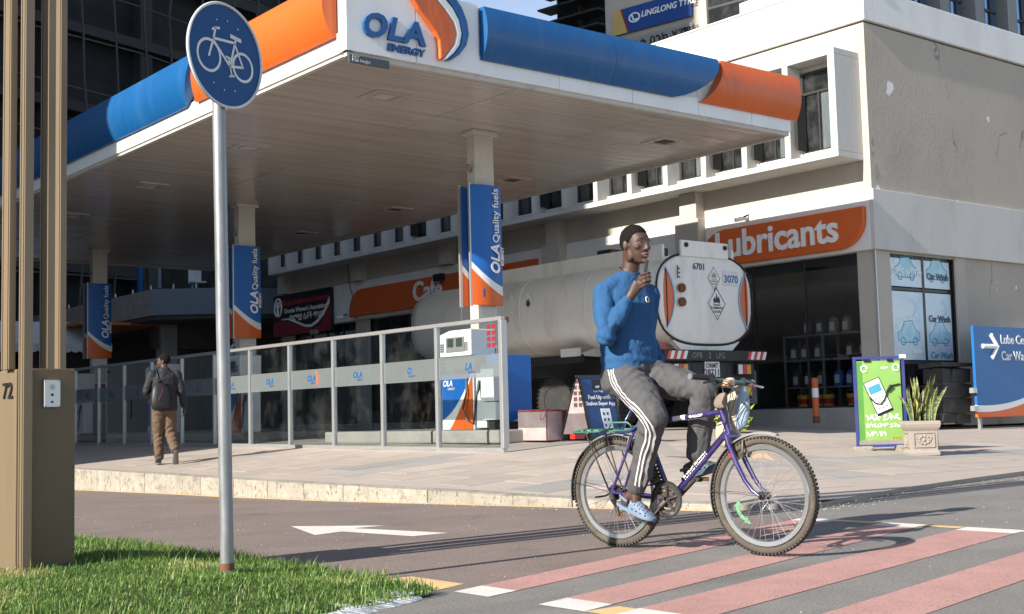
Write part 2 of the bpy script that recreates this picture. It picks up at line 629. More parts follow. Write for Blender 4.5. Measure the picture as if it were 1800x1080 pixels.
# kerb, stone by stone
kerb = struct(MB().box(8.0, 22, -.1, 8.05, 60, .17).build('kerb', 'kerb'))
seg = []
for i in range(1, 10):
    a, b = KP[i], KP[i + 1] if i < 9 else KP[i + 1]
    n = max(1, round(np.hypot(*(b - a)) / .95))
    for k in range(n):
        seg.append((a + (b - a) * k / n, a + (b - a) * (k + 1) / n))
for k in range(10):
    seg.insert(0, (np.array((7.46, 21.4 + k)), np.array((7.46, 20.4 + k))))
for a, b in seg:
    t = (b - a) / np.hypot(*(b - a))
    nn = np.array((-t[1], t[0]))
    a2, b2 = a + t * .004, b - t * .004
    e = rnd.uniform(-.004, .004)
    v = []
    for q, out in ((a2, 0), (b2, 0), (b2, .17), (a2, .17)):
        p = q + nn * (out + (e if out == 0 else 0))
        v.append((p[0], p[1], zr(p[1]) - .1))
    for q, out in ((a2, 0), (b2, 0), (b2, .17), (a2, .17)):
        p = q + nn * (out + (e if out == 0 else 0))
        v.append((p[0], p[1], kt(*q) + .07 * out + .003 + e * .5))
    MB().add(v, [(0, 3, 2, 1), (4, 5, 6, 7), (0, 1, 5, 4), (1, 2, 6, 5), (2, 3, 7, 6), (3, 0, 4, 7)]).build('kerb_stone', 'kerb', kerb, bevel=.012)

M['slabbed'] = mat('forecourt_concrete', (.36, .31, .275), .85, .1, 1, bump=.3, bsc=50, dirt=(.26, .23, .2), dsc=.9, damt=.5)
# forecourt bed
def xl(y):
    k = KP[:10][::-1]
    return float(np.interp(y, k[:, 1], k[:, 0]))
def xr(y):
    if y < 7.1:
        return 8.9 + (y - 6.9) / .2 * .7
    k = KP[10:]
    return float(np.interp(y, k[:, 1], k[:, 0])) if y < 16 else 60
ry = sorted(set([6.99, 7.1, 7.25, 7.4, 7.6, 7.8, 8.05, 8.3, 8.6, 9, 9.5, 10] + [10.5 + .5 * i for i in range(24)] + [23, 25, 28, 32, 38, 46, 60]))
N = 40
v, f = [], []
for y in ry:
    a, b = xl(y), xr(y)
    for i in range(N + 1):
        t = (i / N) ** 1.6
        x = a + (b - a) * t
        v.append((x, y, ground(x, y) - .0012))
for j in range(len(ry) - 1):
    for i in range(N):
        q = j * (N + 1) + i
        f.append((q, q + 1, q + N + 2, q + N + 1))
# low broken edge towards the street on the right
b0 = len(v)
ed = KP[9:]
for p in ed:
    v += [(p[0], p[1], .037), (p[0], p[1] + .02, -.1)]
for i in range(len(ed) - 1):
    f.append((b0 + 2 * i, b0 + 2 * i + 1, b0 + 2 * i + 3, b0 + 2 * i + 2))
fore = struct(MB().add(v, f).build('forecourt', 'slabbed', smooth=40))
# paving slabs
SX, SY = .98, .62
ns = 0
cells = []
for i in range(60):
    for j in range(60):
        x0, y0 = 7.6 + i * SX + (j % 2) * SX / 2 - .5, 7.1 + j * SY
        x1, y1 = x0 + SX, y0 + SY
        ok = True
        for x, y in ((x0, y0), (x1, y0), (x1, y1), (x0, y1)):
            if x < xl(y) + .175 or x > xr(y) or kd(x, y)[0] < .175:
                ok = False
        if not ok or y1 > 21 or (x1 > 10.75 and y1 > 13.5) or x1 > 19.5:
            continue
        cells.append((math.hypot(x0, y0), x0, y0, x1, y1, j))
cells.sort()
for _, x0, y0, x1, y1, j in cells[:296]:
    g = .005
    e = [rnd.uniform(0, .003) for _ in range(4)]
    c4 = [(x0 + g, y0 + g), (x1 - g, y0 + g), (x1 - g, y1 - g), (x0 + g, y1 - g)]
    v = [(x, y, ground(x, y) - .03) for x, y in c4] + [(x, y, ground(x, y) + .0005 + e[k] * .5) for k, (x, y) in enumerate(c4)]
    grey = j in (4, 10, 11) or rnd.random() < .05
    MB().add(v, [(4, 5, 6, 7), (0, 1, 5, 4), (1, 2, 6, 5), (2, 3, 7, 6), (3, 0, 4, 7)]).build('paving_slab', 'slabgrey' if grey else 'slab', fore)

# ------------------------------------------------------------------ grass verge
def verge_in(x, y):
    return min(3.5 + .06 * math.sin(y * 3.1) * .4 - x, (y - (4.99 + .36 * (x - 3.43))) * .94 if x > -5 else 9)
def gz(x, y):
    d = verge_in(x, y)
    return zr(y) + .03 + .085 * min(1, max(0, d) / .7) + .015 * noise.noise((x * 1.6, y * 1.6, 0))
M['soil'] = mat('soil', (.06, .075, .025), .95, .3, 8, bump=.6, bsc=30)
M['whitekerb'] = mat('white_painted_kerb', (.7, .7, .68), .8, .1, 4, bump=.5, bsc=30, dirt=(.22, .21, .18), dsc=7, damt=.9)
v, f = [], []
NX, NY = 50, 60
for j in range(NY + 1):
    for i in range(NX + 1):
        x = -6 + (3.53 + 6) * (i / NX) ** .55
        y0 = 4.97 + .36 * (x - 3.43)
        y = y0 + (16 - y0) * (j / NY) ** 1.8
        v.append((x, y, gz(x, y) if 0 < i < NX and j > 0 else zr(y) + .006))
for j in range(NY):
    for i in range(NX):
        q = j * (NX + 1) + i
        f.append((q, q + 1, q + NX + 2, q + NX + 1))
verge = struct(MB().add(v, f).build('grass_verge', 'soil', smooth=True))
m = bpy.data.materials.new('grass')
m.use_nodes = True
nn_, ll_ = m.node_tree.nodes, m.node_tree.links
at = nn_.new('ShaderNodeAttribute')
at.attribute_name = 'tone'
rp = nn_.new('ShaderNodeValToRGB')
cr = rp.color_ramp
cr.elements[0].color = (.04, .1, .016, 1)
cr.elements[1].color = (.4, .36, .15, 1)
cr.elements[1].position = 1
for pos, c in ((.45, (.10, .20, .035, 1)), (.8, (.22, .32, .075, 1)), (.9, (.24, .28, .09, 1))):
    e = cr.elements.new(pos)
    e.color = c
ll_.new(at.outputs['Fac'], rp.inputs[0])
b = nn_['Principled BSDF']
ll_.new(rp.outputs[0], b.inputs['Base Color'])
b.inputs['Roughness'].default_value = .5
b.inputs['Subsurface Weight'].default_value = 0
tl = nn_.new('ShaderNodeBsdfTranslucent')
ll_.new(rp.outputs[0], tl.inputs[0])
mxs = nn_.new('ShaderNodeMixShader')
mxs.inputs[0].default_value = .3
ll_.new(b.outputs[0], mxs.inputs[1])
ll_.new(tl.outputs[0], mxs.inputs[2])
ll_.new(mxs.outputs[0], nn_['Material Output'].inputs[0])
M['grass'] = m
g = np.random.default_rng(3)
V, T = [], []
def patch(num, x0, x1, y0, y1, hmax):
    xs, yy = g.uniform(x0, x1, num), g.uniform(y0, y1, num)
    for x, y in zip(xs, yy):
        d = verge_in(x, y)
        if d < -.05 or d < .0 and g.random() < .45:
            continue
        if 2.05 < x < 2.47 and 6.66 < y < 7.4:
            continue
        cl = noise.noise((x * 2.3, y * 2.3, 3)) + .5 * noise.noise((x * 6, y * 6, 1))
        h = hmax * g.uniform(.45, 1) * (1 + .5 * cl)
        a = g.uniform(0, 6.283)
        lean = h * g.uniform(.2, .8)
        wd = g.uniform(.0016, .0032)
        ax, ay = math.cos(a), math.sin(a)
        px, py = -ay * wd, ax * wd
        z = gz(x, y) - .008
        i = len(V)
        V.extend([(x - px, y - py, z), (x + px, y + py, z),
                  (x + ax * lean * .35 - px * .8, y + ay * lean * .35 - py * .8, z + h * .6), (x + ax * lean * .35 + px * .8, y + ay * lean * .35 + py * .8, z + h * .6),
                  (x + ax * lean, y + ay * lean, z + h * .95)])
        dry = max(0, noise.noise((x * 1.7 + 5, y * 1.7, 8)) - .08) * 1.3
        t = min(1, max(0, .42 + .3 * cl + g.normal(0, .2) + dry + (.4 if g.random() < .08 else 0)))
        T.extend([t * .75, t * .75, t, t, t + .08])
patch(76000, 1.2, 3.6, 4.0, 7.4, .04)
patch(22000, .8, 3.6, 7.4, 10.5, .05)
patch(5000, 3.2, 3.6, 5.0, 9.5, .075)
patch(2500, 1.2, 3.6, 4.4, 9.0, .1)
me = bpy.data.meshes.new('grass')
nb = len(V) // 5
idx = np.arange(nb) * 5
F = []
for i in idx:
    F.append((i, i + 1, i + 3, i + 2))
    F.append((i + 2, i + 3, i + 4))
me.from_pydata(V, [], F)
ta = me.attributes.new('tone', 'FLOAT', 'POINT')
ta.data.foreach_set('value', T)
struct(link('grass', me, 'grass'), 'stuff')
# whitewashed kerb round the tip of the verge
pts = []
for i in range(40):
    q = i / 39
    x = .2 + 3.2 * q
    pts.append((x, 3.72 + (x - .2) * .375 + .015 * noise.noise((x * 3, 1, 2)) + .05 * q ** 6))
v = []
for i, (x, y) in enumerate(pts):
    h_ = .030 + .012 * noise.noise((x * 7, 3, 1))
    v += [(x - .02, y + .1, .0), (x - .02, y + .1, h_ + .01), (x + .01, y + .02 + .006 * noise.noise((x * 4, 6, 1)), h_), (x + .03, y - .02 + .006 * noise.noise((x * 3, 9, 1)), .0)]
f = []
for i in range(len(pts) - 1):
    for k in range(3):
        f.append((4 * i + k, 4 * i + 4 + k, 4 * i + 5 + k, 4 * i + 1 + k))
e_ = 4 * (len(pts) - 1)
f.append((e_, e_ + 1, e_ + 2, e_ + 3))
struct(MB().add(v, f).build('verge_kerb', 'whitekerb', smooth=40))

# loose grit along the kerb and over the road
r_ = random.Random(21)
B = MB()
M['grit'] = mat('loose_grit', (.3, .27, .23), .9, .4, 30)
def grit(x, y, z, q):
    n0 = len(B.v)
    B.ball((0, 0, 0), (q, q * r_.uniform(.6, 1), q * .6), 5, 4, Matrix.Rotation(r_.uniform(0, 6), 3, 'Z'))
    for i in range(n0, len(B.v)):
        a = B.v[i]
        B.v[i] = (a[0] + x, a[1] + y, a[2] + z + q * .3)
for k in range(420):
    y = r_.uniform(3.2, 16)
    x = r_.uniform(3.7, 10.5)
    if x > xl(max(y, 7)) - .05 and y > 6.8:
        continue
    grit(x, y, zr(y), r_.uniform(.003, .008))
for k in range(420):
    i = r_.choice([3, 4, 5, 6, 7, 8, 9, 10, 11, 12, 13])
    q = r_.random()
    p = KP[i] * (1 - q) + KP[i + 1] * q
    d = r_.random() ** 2 * .35
    t = (KP[i + 1] - KP[i]) / np.hypot(*(KP[i + 1] - KP[i]))
    grit(p[0] + t[1] * d, p[1] - t[0] * d, zr(p[1]), r_.uniform(.004, .012))
for k in range(260):
    x, y = r_.uniform(8.5, 17), r_.uniform(8.2, 14)
    if kd(x, y)[0] > .2 and x > xl(y) and x < xr(y):
        grit(x, y, ground(x, y), r_.uniform(.004, .010))
struct(B.build('grit', 'grit'), 'stuff')
# ------------------------------------------------------------------ corner building
bl = thing('commercial_building', 'beige and white corner building with a long row of deep window hoods', 'building', (21, 14.75, .5))
M['wallcrack'] = M['beigewall']
s = obj_xyz(M['wallcrack'])
n_, l_ = M['wallcrack'].node_tree.nodes, M['wallcrack'].node_tree.links
def cracks(m, scale, width, amt, c, st=(1, 1, 1)):
    n, l = m.node_tree.nodes, m.node_tree.links
    tc = n.new('ShaderNodeTexCoord')
    mp = n.new('ShaderNodeMapping')
    mp.inputs['Scale'].default_value = st
    nz = n.new('ShaderNodeTexNoise')
    nz.inputs['Scale'].default_value = 1.7
    nz.inputs['Detail'].default_value = 6
    va = n.new('ShaderNodeVectorMath')
    va.operation = 'MULTIPLY_ADD'
    l.new(tc.outputs['Object'], mp.inputs[0])
    l.new(mp.outputs[0], nz.inputs[0])
    l.new(nz.outputs['Color'], va.inputs[0])
    va.inputs[1].default_value = (1.1, 1.1, 1.1)
    l.new(mp.outputs[0], va.inputs[2])
    vo = n.new('ShaderNodeTexVoronoi')
    vo.feature = 'DISTANCE_TO_EDGE'
    vo.inputs['Scale'].default_value = scale
    l.new(va.outputs[0], vo.inputs['Vector'])
    lt = math_node(m, 'LESS_THAN', vo.outputs['Distance'], width)
    k = noise_fac(m, .9, .5, .6)
    mixin(m, math_node(m, 'MULTIPLY', math_node(m, 'MULTIPLY', lt, k), amt), c)
cracks(M['wallcrack'], .35, .006, .7, (.16, .14, .12), (1, 1, .55))
fk = noise_fac(M['wallcrack'], 1.9, .70, .715, detail=3)
mixin(M['wallcrack'], fk, (.75, .73, .7))
M['streaky'] = mat('stained_render', (.53, .515, .48), .8, .06, .8, bump=.12, bsc=20, dirt=(.36, .34, .31), dsc=1.2, damt=.55, st=(1, 1, .35))

YC, XF, YE = 14.77, 21.0, 38.4
B = MB()
B.box(XF, YC + .3, 5.05, XF + .3, YE, 8.38)                  # upper storey front
B.build('front_wall', 'beige', bl)
B = MB()
B.box(XF + .3, YC, 5.05, 44, YC + .3, 8.38)
B.box(XF, YC, 5.05, XF + .3, YC + .3, 8.38)
B.build('side_wall', 'wallcrack', bl)
B = MB()                                                      # parapet with a recessed joint under it
B.box(XF - .06, YC - .06, 8.42, XF + .3, YE, 9.3)
B.box(XF + .3, YC - .06, 8.42, 44, YC + .3, 9.1)
B.box(XF + .35, YC + .3, 9.3, XF + .6, 18.2, 9.75)
B.box(XF - .1, YC - .1, 9.3, XF + .3, YE, 9.34)
B.build('parapet', 'white', bl, bevel=.015)
MB().box(XF + .02, YC + .02, 8.38, 44, YE, 8.42).build('roof_slab', 'darkwall', bl)
B = MB()                                                      # white band over the shops
B.box(XF - .1, YC + .0, 3.87, XF + .2, YE, 5.05)
B.build('shop_band', 'white', bl, bevel=.01)
B = MB()
B.box(XF - .1, YC - .1, 3.87, 44, YC, 5.05)
B.box(XF + .2, YC, 4.9, 44, YC + .3, 5.05)
B.build('side_band', 'streaky', bl, bevel=.01)
# window hood: long box frame with fins
HX = 20.2
HY0, HY1, HZ0, HZ1 = 14.92, 37.8, 5.65, 7.8
B = MB()
B.box(HX, HY0, HZ0, XF, HY1, HZ0 + .12)
B.box(HX, HY0, HZ1 - .13, XF, HY1, HZ1)
B.box(HX, HY0, HZ0 + .12, XF, HY0 + .16, HZ1 - .13)
B.box(HX, HY1 - .16, HZ0 + .12, XF, HY1, HZ1 - .13)
B.build('window_hood', 'streaky', bl, bevel=.012)
PB = (HY1 - HY0 - .16) / 20
finm = MB().box(0, 0, 0, .8, .14, HZ1 - HZ0 - .25).mesh('fin')
wf, wp, ws = None, None, None
fy = [HY0 + PB * i for i in range(1, 20)]
for y in fy:
    o = link('fin', finm, 'streaky', bl, bevel=.01)
    o.location = (HX - 21, y - 14.75, HZ0 + .12 - .5)
# windows sit half way back in each bay
MB().box(20.66, HY0 + .16, HZ0 + .12, XF - .001, HY1 - .16, HZ1 - .13).build('bay_wall', 'beige', bl)
fr = MB()
W, Hh = .80, 1.66
for a in ((0, 0, .05, Hh), (W - .05, 0, W, Hh), (.05, 0, W - .05, .05), (.05, Hh - .05, W - .05, Hh), (.05, 1.2, W - .05, 1.25), (.36, .05, .4, 1.2)):
    fr.box(-.06, a[0], a[1], .0, a[2], a[3])
frm = fr.mesh('window_frame')
frm.materials.append(M['darkframe'])
panm = MB().box(-.03, .05, .05, -.02, W - .05, Hh - .05).mesh('pane')
silm = MB().box(-.16, -.04, -.05, 0, W, 0).mesh('sill')
M['curtain'] = mat('pale_curtain', (.5, .52, .52), .8, .25, 8, st=(1, 3, .4))
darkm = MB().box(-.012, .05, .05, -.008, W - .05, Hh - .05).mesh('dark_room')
for i in range(20):
    yb_ = HY0 + PB * (i + 1)
    wn = bpy.data.objects.new('window', frm)
    col.objects.link(wn)
    wn.parent = bl
    wn.location = (20.655 - 21, yb_ - W - .01 - 14.75, 5.9 - .5)
    link('pane', panm, 'pane', wn)
    link('sill', silm, 'streaky', wn)
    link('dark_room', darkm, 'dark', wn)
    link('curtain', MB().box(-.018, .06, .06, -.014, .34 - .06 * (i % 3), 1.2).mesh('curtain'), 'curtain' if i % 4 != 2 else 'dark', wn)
    if i in (0, 1, 2, 4, 7, 9, 12):
        link('sash', MB().box(-.34, W - .09, .06, -.06, W - .06, 1.2).mesh('sash'), 'darkframe', wn)
# pilasters, wider where they cross the band
for k in range(5):
    y = 19.14 + 4.62 * k
    p = MB().box(20.72, y, 5.055, XF, y + .5, HZ0)
    if k < 2:
        p.box(20.66, y - .1, .4, XF - .1, y + .6, 5.05)
    else:
        p.box(20.94, y - .1, .4, XF + .05, y + .6, 3.87)
    p.build('pilaster', 'beige', bl, bevel=.015)
B = MB()                                                      # corner pier and floor plinths
B.box(XF, YC, .4, XF + .5, YC + .42, 3.87)
B.build('corner_pier', 'beige', bl, bevel=.012)
MB().box(XF - .03, YC - .03, .5, XF + .0, YC + .02, 3.9).build('downpipe', 'alu', bl)
MB().box(XF - .02, YC + .42, .4, XF + .25, 19.04, .83).build('shop_plinth', 'concrete', bl, bevel=.015)
MB().box(XF + .1, 19.74, .4, XF + .25, 38.4, .72).build('shop_plinth', 'concrete', bl, bevel=.015)
# oil shop glazing
B = MB()
for y in (15.2, 16.55, 17.9, 19.0):
    B.box(XF + .08, y - .02, .83, XF + .12, y + .02, 3.87)
B.box(XF + .08, YC + .42, .83, XF + .12, 19.04, .87)
sg = B.build('shop_window', 'darkframe', bl)
for a, b in ((15.22, 16.53), (16.57, 17.88), (17.92, 18.98)):
    MB().box(XF + .095, a, .87, XF + .105, b, 3.87).build('pane', 'shopglass', sg)
# west shopfronts under the cafe band
for k in range(4):
    y0, y1 = 19.74 + 4.62 * k, 19.04 + 4.62 * (k + 1)
    B = MB()
    nn2 = 4
    for i in range(nn2 + 1):
        y = y0 + .03 + (y1 - y0 - .06) * i / nn2
        B.box(XF + .1, y - .03, .72, XF + .16, y + .03, 3.87)
    B.box(XF + .1, y0, 2.75, XF + .16, y1, 2.83)
    wnd = B.build('shop_window', 'darkframe', bl)
    for i in range(nn2):
        a = y0 + .03 + (y1 - y0 - .06) * i / nn2 + .03
        b = y0 + .03 + (y1 - y0 - .06) * (i + 1) / nn2 - .03
        MB().box(XF + .125, a, .72, XF + .135, b, 2.75).build('pane', 'shopglass', wnd)
        MB().box(XF + .125, a, 2.83, XF + .135, b, 3.87).build('pane', 'shopglass', wnd)
# side ground floor: window wall with posters, then plain wall
B = MB()
B.box(24.02, YC, .4, 44, YC + .25, 3.87)
B.box(21.5, YC, 3.83, 24.02, YC + .25, 3.87)
B.build('side_ground_wall', 'beigewall', bl)
MB().box(23.72, YC - .03, .4, 24.1, YC + .02, 3.87).build('window_jamb', 'beige', bl, bevel=.01)
B = MB()
for x in (21.5, 22.66, 23.66):
    B.box(x, YC + .08, .9, x + .06, YC + .16, 3.83)
for z in (.85, 1.18, 1.66, 3.12, 3.77):
    B.box(21.56, YC + .09, z, 23.66, YC + .15, z + .06)
sw = B.build('side_window', 'darkframe', bl)
for a, b in ((21.56, 22.66), (22.72, 23.66)):
    for z, zz in ((.91, 1.18), (1.24, 1.66)):
        MB().box(a, YC + .11, z, b, YC + .12, zz).build('pane', 'pane', sw)
# rooms behind the glass
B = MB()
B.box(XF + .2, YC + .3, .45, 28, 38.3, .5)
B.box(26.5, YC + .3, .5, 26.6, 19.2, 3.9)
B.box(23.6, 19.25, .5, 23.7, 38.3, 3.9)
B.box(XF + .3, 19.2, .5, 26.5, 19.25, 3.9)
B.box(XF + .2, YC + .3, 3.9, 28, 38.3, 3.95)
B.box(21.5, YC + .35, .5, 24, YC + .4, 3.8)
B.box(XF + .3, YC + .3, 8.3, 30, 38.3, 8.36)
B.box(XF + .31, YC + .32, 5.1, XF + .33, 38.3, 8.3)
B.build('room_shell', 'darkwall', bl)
MB().box(XF + .31, YE - .3, .4, 40, YE, 9.3).build('end_wall', 'beige', bl)

# car wash posters fill the four panes
M['poster'] = mat('pale_blue_poster', (.6, .7, .76), .35, .08, 1.5, dirt=(.25, .55, .68), dsc=1.4, damt=.75)
M['posterblue'] = mat('poster_blue_ink', (.06, .3, .42), .4, .2, 4)
M['postercyan'] = mat('poster_cyan', (.36, .6, .7), .4, .2, 3, dirt=(.6, .75, .8), dsc=3, damt=.8)
M['ink'] = mat('navy_ink', (.02, .04, .1), .4, .05, 2)
def poster(label, x0, z0, x1, z1, big=True, extra=None):
    t = thing('window_poster', label, 'poster', (x0, YC + .08, z0), 0, 'car wash posters on the side window')
    MB().box(x0, YC + .075, z0, x1, YC + .085, z1).build('sheet', 'poster', t)
    cxm = (x0 + x1) / 2
    B = MB()
    if big:
        for k in range(3):
            pts = [(cxm + .22 * math.cos(a) + .1, YC + .081, z1 - .3 + .16 * math.sin(a)) for a in np.linspace(-1.2 + k * .1, 1.5, 8)]
            B.tube([(p[0] - .04 * k, p[1], p[2] - .02 * k) for p in pts], .008, 5)
    # washing drops, bubbles and a smiling car
    zc = z0 + (z1 - z0) * .36 if big else (z0 + z1) / 2 + .05
    car = [(-.36, -.1), (-.38, .04), (-.24, .1), (-.14, .27), (.12, .29), (.26, .1), (.36, .06), (.37, -.08), (.26, -.14), (-.26, -.14)]
    q = [(cxm + a, zc + b) for a, b in car]
    B.tube([(a, YC + .081, b) for a, b in q], .013, 5, closed=True)
    for a in (-.2, .2):
        B.tube([(cxm + a + .08 * math.cos(t), YC + .081, zc - .12 + .08 * math.sin(t)) for t in np.linspace(0, 5.7, 8)], .016, 5)
    for a, b, r in ((-.3, .36, .06), (.3, .33, .05), (.05, .42, .05), (-.1, .38, .07), (.2, .42, .06), (-.4, .2, .04)):
        B.tube([(cxm + a + r * math.cos(t), YC + .081, zc + b * .8 + r * math.sin(t)) for t in np.linspace(0, 5.5, 7)], .008, 5)
    q2 = [(cxm + a * .94, zc + b * .9) for a, b in car]
    MB().prism(q2, YC + .0725, YC + .0745, 'y').build('drawing_fill', 'postercyan', t)
    B.build('drawing', 'posterblue', t)
    return t
p1_ = poster('pale blue top left car wash window poster with bubbles and a faded Amharic line', 21.58, 3.2, 22.64, 3.76, False)
text('መኪና እጥበት', .2, (22.11, YC + .068, 3.42), m='wletter', par=p1_, align='CENTER', bold=.02, **NEG_Y)
p2_ = poster('pale blue top right car wash window poster with dark lettering beside the grey jamb', 22.74, 3.2, 23.64, 3.76, False)
text('Car Wash', .185, (23.2, YC + .066, 3.38), m='ink', par=p2_, align='CENTER', bold=.025, **NEG_Y)
p3_ = poster('tall pale car wash poster with a white arrow, lower left pane of the side window', 21.58, 1.74, 22.64, 3.1)
MB().prism([(22.2, 1.87), (22.4, 1.87), (22.4, 1.82), (22.55, 1.91), (22.4, 2.0), (22.4, 1.95), (22.2, 1.95)], YC + .06, YC + .068, 'y').build('arrow', 'wletter', p3_)
p4_ = poster('tall car wash poster with dark lettering above a drawn car, lower right pane', 22.74, 1.74, 23.64, 3.1)
text('Car Wash', .185, (23.2, YC + .066, 2.52), m='ink', par=p4_, align='CENTER', bold=.025, **NEG_Y)
text('Car Wash', .19, (23.2, YC + .066, 1.78), m='posterblue', par=p4_, align='CENTER', shear=.3, **NEG_Y)

# fascia signs on the band
def rounded_sign(name, label, y0, y1, z0, z1, r0, r1, txt, size, ty, tz):
    """orange board facing -X; left end (high y) rounded at the top, right end rounded at the bottom"""
    t = thing(name, label, 'shop sign', (20.9, y0, z0))
    pts = []
    for a in np.linspace(0, math.pi / 2, 8):
        pts.append((y1 - r1 + r1 * math.cos(a), z1 - r1 * .95 + r1 * .95 * math.sin(a)))
    pts.append((y0, z1))
    for a in np.linspace(math.pi, 1.5 * math.pi, 8):
        pts.append((y0 + r0 + r0 * math.cos(a), z0 + r0 * .9 + r0 * .9 * math.sin(a)))
    pts.append((y1, z0))
    MB().prism(pts, 20.78, 20.9, 'x').build('board', 'orangesign', t, bevel=.02)
    text(txt, size, (20.775, ty, tz), m='wletter', par=t, align='CENTER', bold=.022, depth=.02, **NEG_X)
    return t
rounded_sign('lubricants_sign', 'orange sign board with white lettering Lubricants above the oil shop window', 14.84, 19.12, 3.93, 4.72, .62, .7, 'Lubricants', .78, 17.05, 4.11)
rounded_sign('cafe_sign', 'long orange sign board with white lettering Café half hidden by the tanker', 24.75, 33.72, 3.98, 4.80, .5, .72, 'Café', .78, 29.5, 4.17)
MB().box(XF - .35, 28.65, 4.62, XF - .22, 29.05, 4.82).build('loudspeaker_box', 'black')
tag(bpy.data.objects['loudspeaker_box'], 'small black box mounted in front of the orange Café sign', 'floodlight')

# association sign at the far end of the front
t = thing('association_sign', 'black and dark red sign board with white wave, far end of the shops', 'sign', (20.8, 36.6, 3.8))
M['signblack'] = mat('sign_black', (.012, .012, .012), .4, .1, 2)
M['signred'] = mat('sign_red', (.22, .02, .03), .4, .1, 2)
MB().box(20.74, 34.75, 3.66, 20.86, 38.45, 5.02).build('board', 'signblack', t)
pts = [(38.45, 3.66), (38.45, 4.12), (38.0, 4.16)] + [(37.7 - .28 * k, 4.16 - .42 * math.sin(math.pi * min(1, k / 10) * .5) ** 1.0 + (0 if k < 6 else .012 * (k - 6) ** 3)) for k in range(11)] + [(34.75, 4.42), (34.75, 3.66)]
MB().prism([(a, max(3.66, b)) for a, b in pts], 20.73, 20.739, 'x').build('red_field', 'signred', t)
B = MB()
wv = [(37.9, 4.2, .02), (37.4, 4.17, .06), (36.8, 4.0, .08), (36.3, 3.86, .08), (35.9, 3.84, .09), (35.5, 3.95, .12), (35.1, 4.2, .16), (34.77, 4.52, .2)]
up_ = [(a, b + c) for a, b, c in wv]
MB().prism([(a, b) for a, b, c in wv] + up_[::-1], 20.722, 20.729, 'x').build('white_wave', 'wletter', t)
text('Waldaa Dubartoota Oromiyaa', .25, (20.735, 36.35, 4.66), m=mat('red_ink', (.4, .03, .04), .5), par=t, align='CENTER', bold=.02, **NEG_X)
text("Oromia Women's Association", .22, (20.735, 36.35, 4.4), m='wletter', par=t, align='CENTER', bold=.012, **NEG_X)
text('የኦሮሚያ ሴቶች ማህበር', .27, (20.735, 36.2, 4.12), m='wletter', par=t, align='CENTER', bold=.012, **NEG_X)
B = MB()
B.tube([(20.725, 38.1 + .24 * math.cos(a), 4.62 + .3 * math.sin(a)) for a in np.linspace(0, 2 * math.pi, 20)[:-1]], .03, 6, closed=True)
for k in range(5):
    a = R(30 + 30 * k)
    B.tube([(20.725, 38.1, 4.55), (20.725, 38.1 + .2 * math.cos(a), 4.6 + .24 * math.sin(a))], .018, 5)
B.tube([(20.725, 38.1, 4.36), (20.725, 38.1, 4.6)], .04, 5)
B.build('emblem', 'wletter', t)
MB().box(20.6, 35.5, 3.58, 20.74, 35.8, 3.72).build('lamp_box', 'alu', t)

# cameras and cables on the band
def cctv(y, z, label):
    t = thing('security_camera', label, 'camera', (20.85, y, z))
    B = MB().tube([(20.9, y, z + .1), (20.75, y, z + .05)], .02, 6)
    B.build('bracket', 'black', t)
    MB().tube([(20.85, y + .02, z + .04), (20.6, y + .12, z - .02)], [.05, .045], 8).build('camera_body', 'wletter', t)
cctv(17.8, 4.86, 'small camera on a bracket above the Lubricants sign')
cctv(34.0, 4.0, 'small camera on the white band beside the Café sign')
tag(MB().tube([(20.86, 33.9, 5.64), (20.86, 33.8, 5.0), (20.86, 33.6, 4.6), (20.86, 33.4, 3.9)], .012, 5).build('cable', 'black'), 'thin black cable hanging down the white band by the Café sign', 'cable')

# ------------------------------------------------------------------ canopy
cp = thing('petrol_station_canopy', 'big white canopy of the petrol station with blue and orange curved fascia and corner logo', 'canopy', (13.1, 25, 5.6))
CX0, CX1, CY0, CY1, CZ = 8.64, 17.62, 13.98, 36.6, 5.6
MB().box(CX0 + .1, CY0 + .1, CZ + .06, CX1 - .1, CY1, CZ + 1.0).build('roof_deck', 'fascia', cp)
B = MB()                                                       # soffit strips
seams = [CX0 + .08, 11.71, 14.66, CX1 - .08]
y = CY0 + .12
while y < CY1 - .1:
    for a, b in zip(seams[:-1], seams[1:]):
        e0, e1, e2, e3 = [rnd.uniform(0, .0022) for _ in range(4)]
        x0, x1, y0, y1 = a + .008, b - .008, y + .004, y + .146
        B.add([(x0, y0, CZ + e0), (x1, y0, CZ + e1), (x1, y1, CZ + e2), (x0, y1, CZ + e3),
               (x0, y0, CZ + .05), (x1, y0, CZ + .05), (x1, y1, CZ + .05), (x0, y1, CZ + .05)],
              [(0, 1, 2, 3)[::1], (0, 4, 5, 1), (1, 5, 6, 2), (2, 6, 7, 3), (3, 7, 4, 0)])
    y += .15
o = B.build('soffit_strip', 'soffit', cp)
o['kind'] = 'stuff'
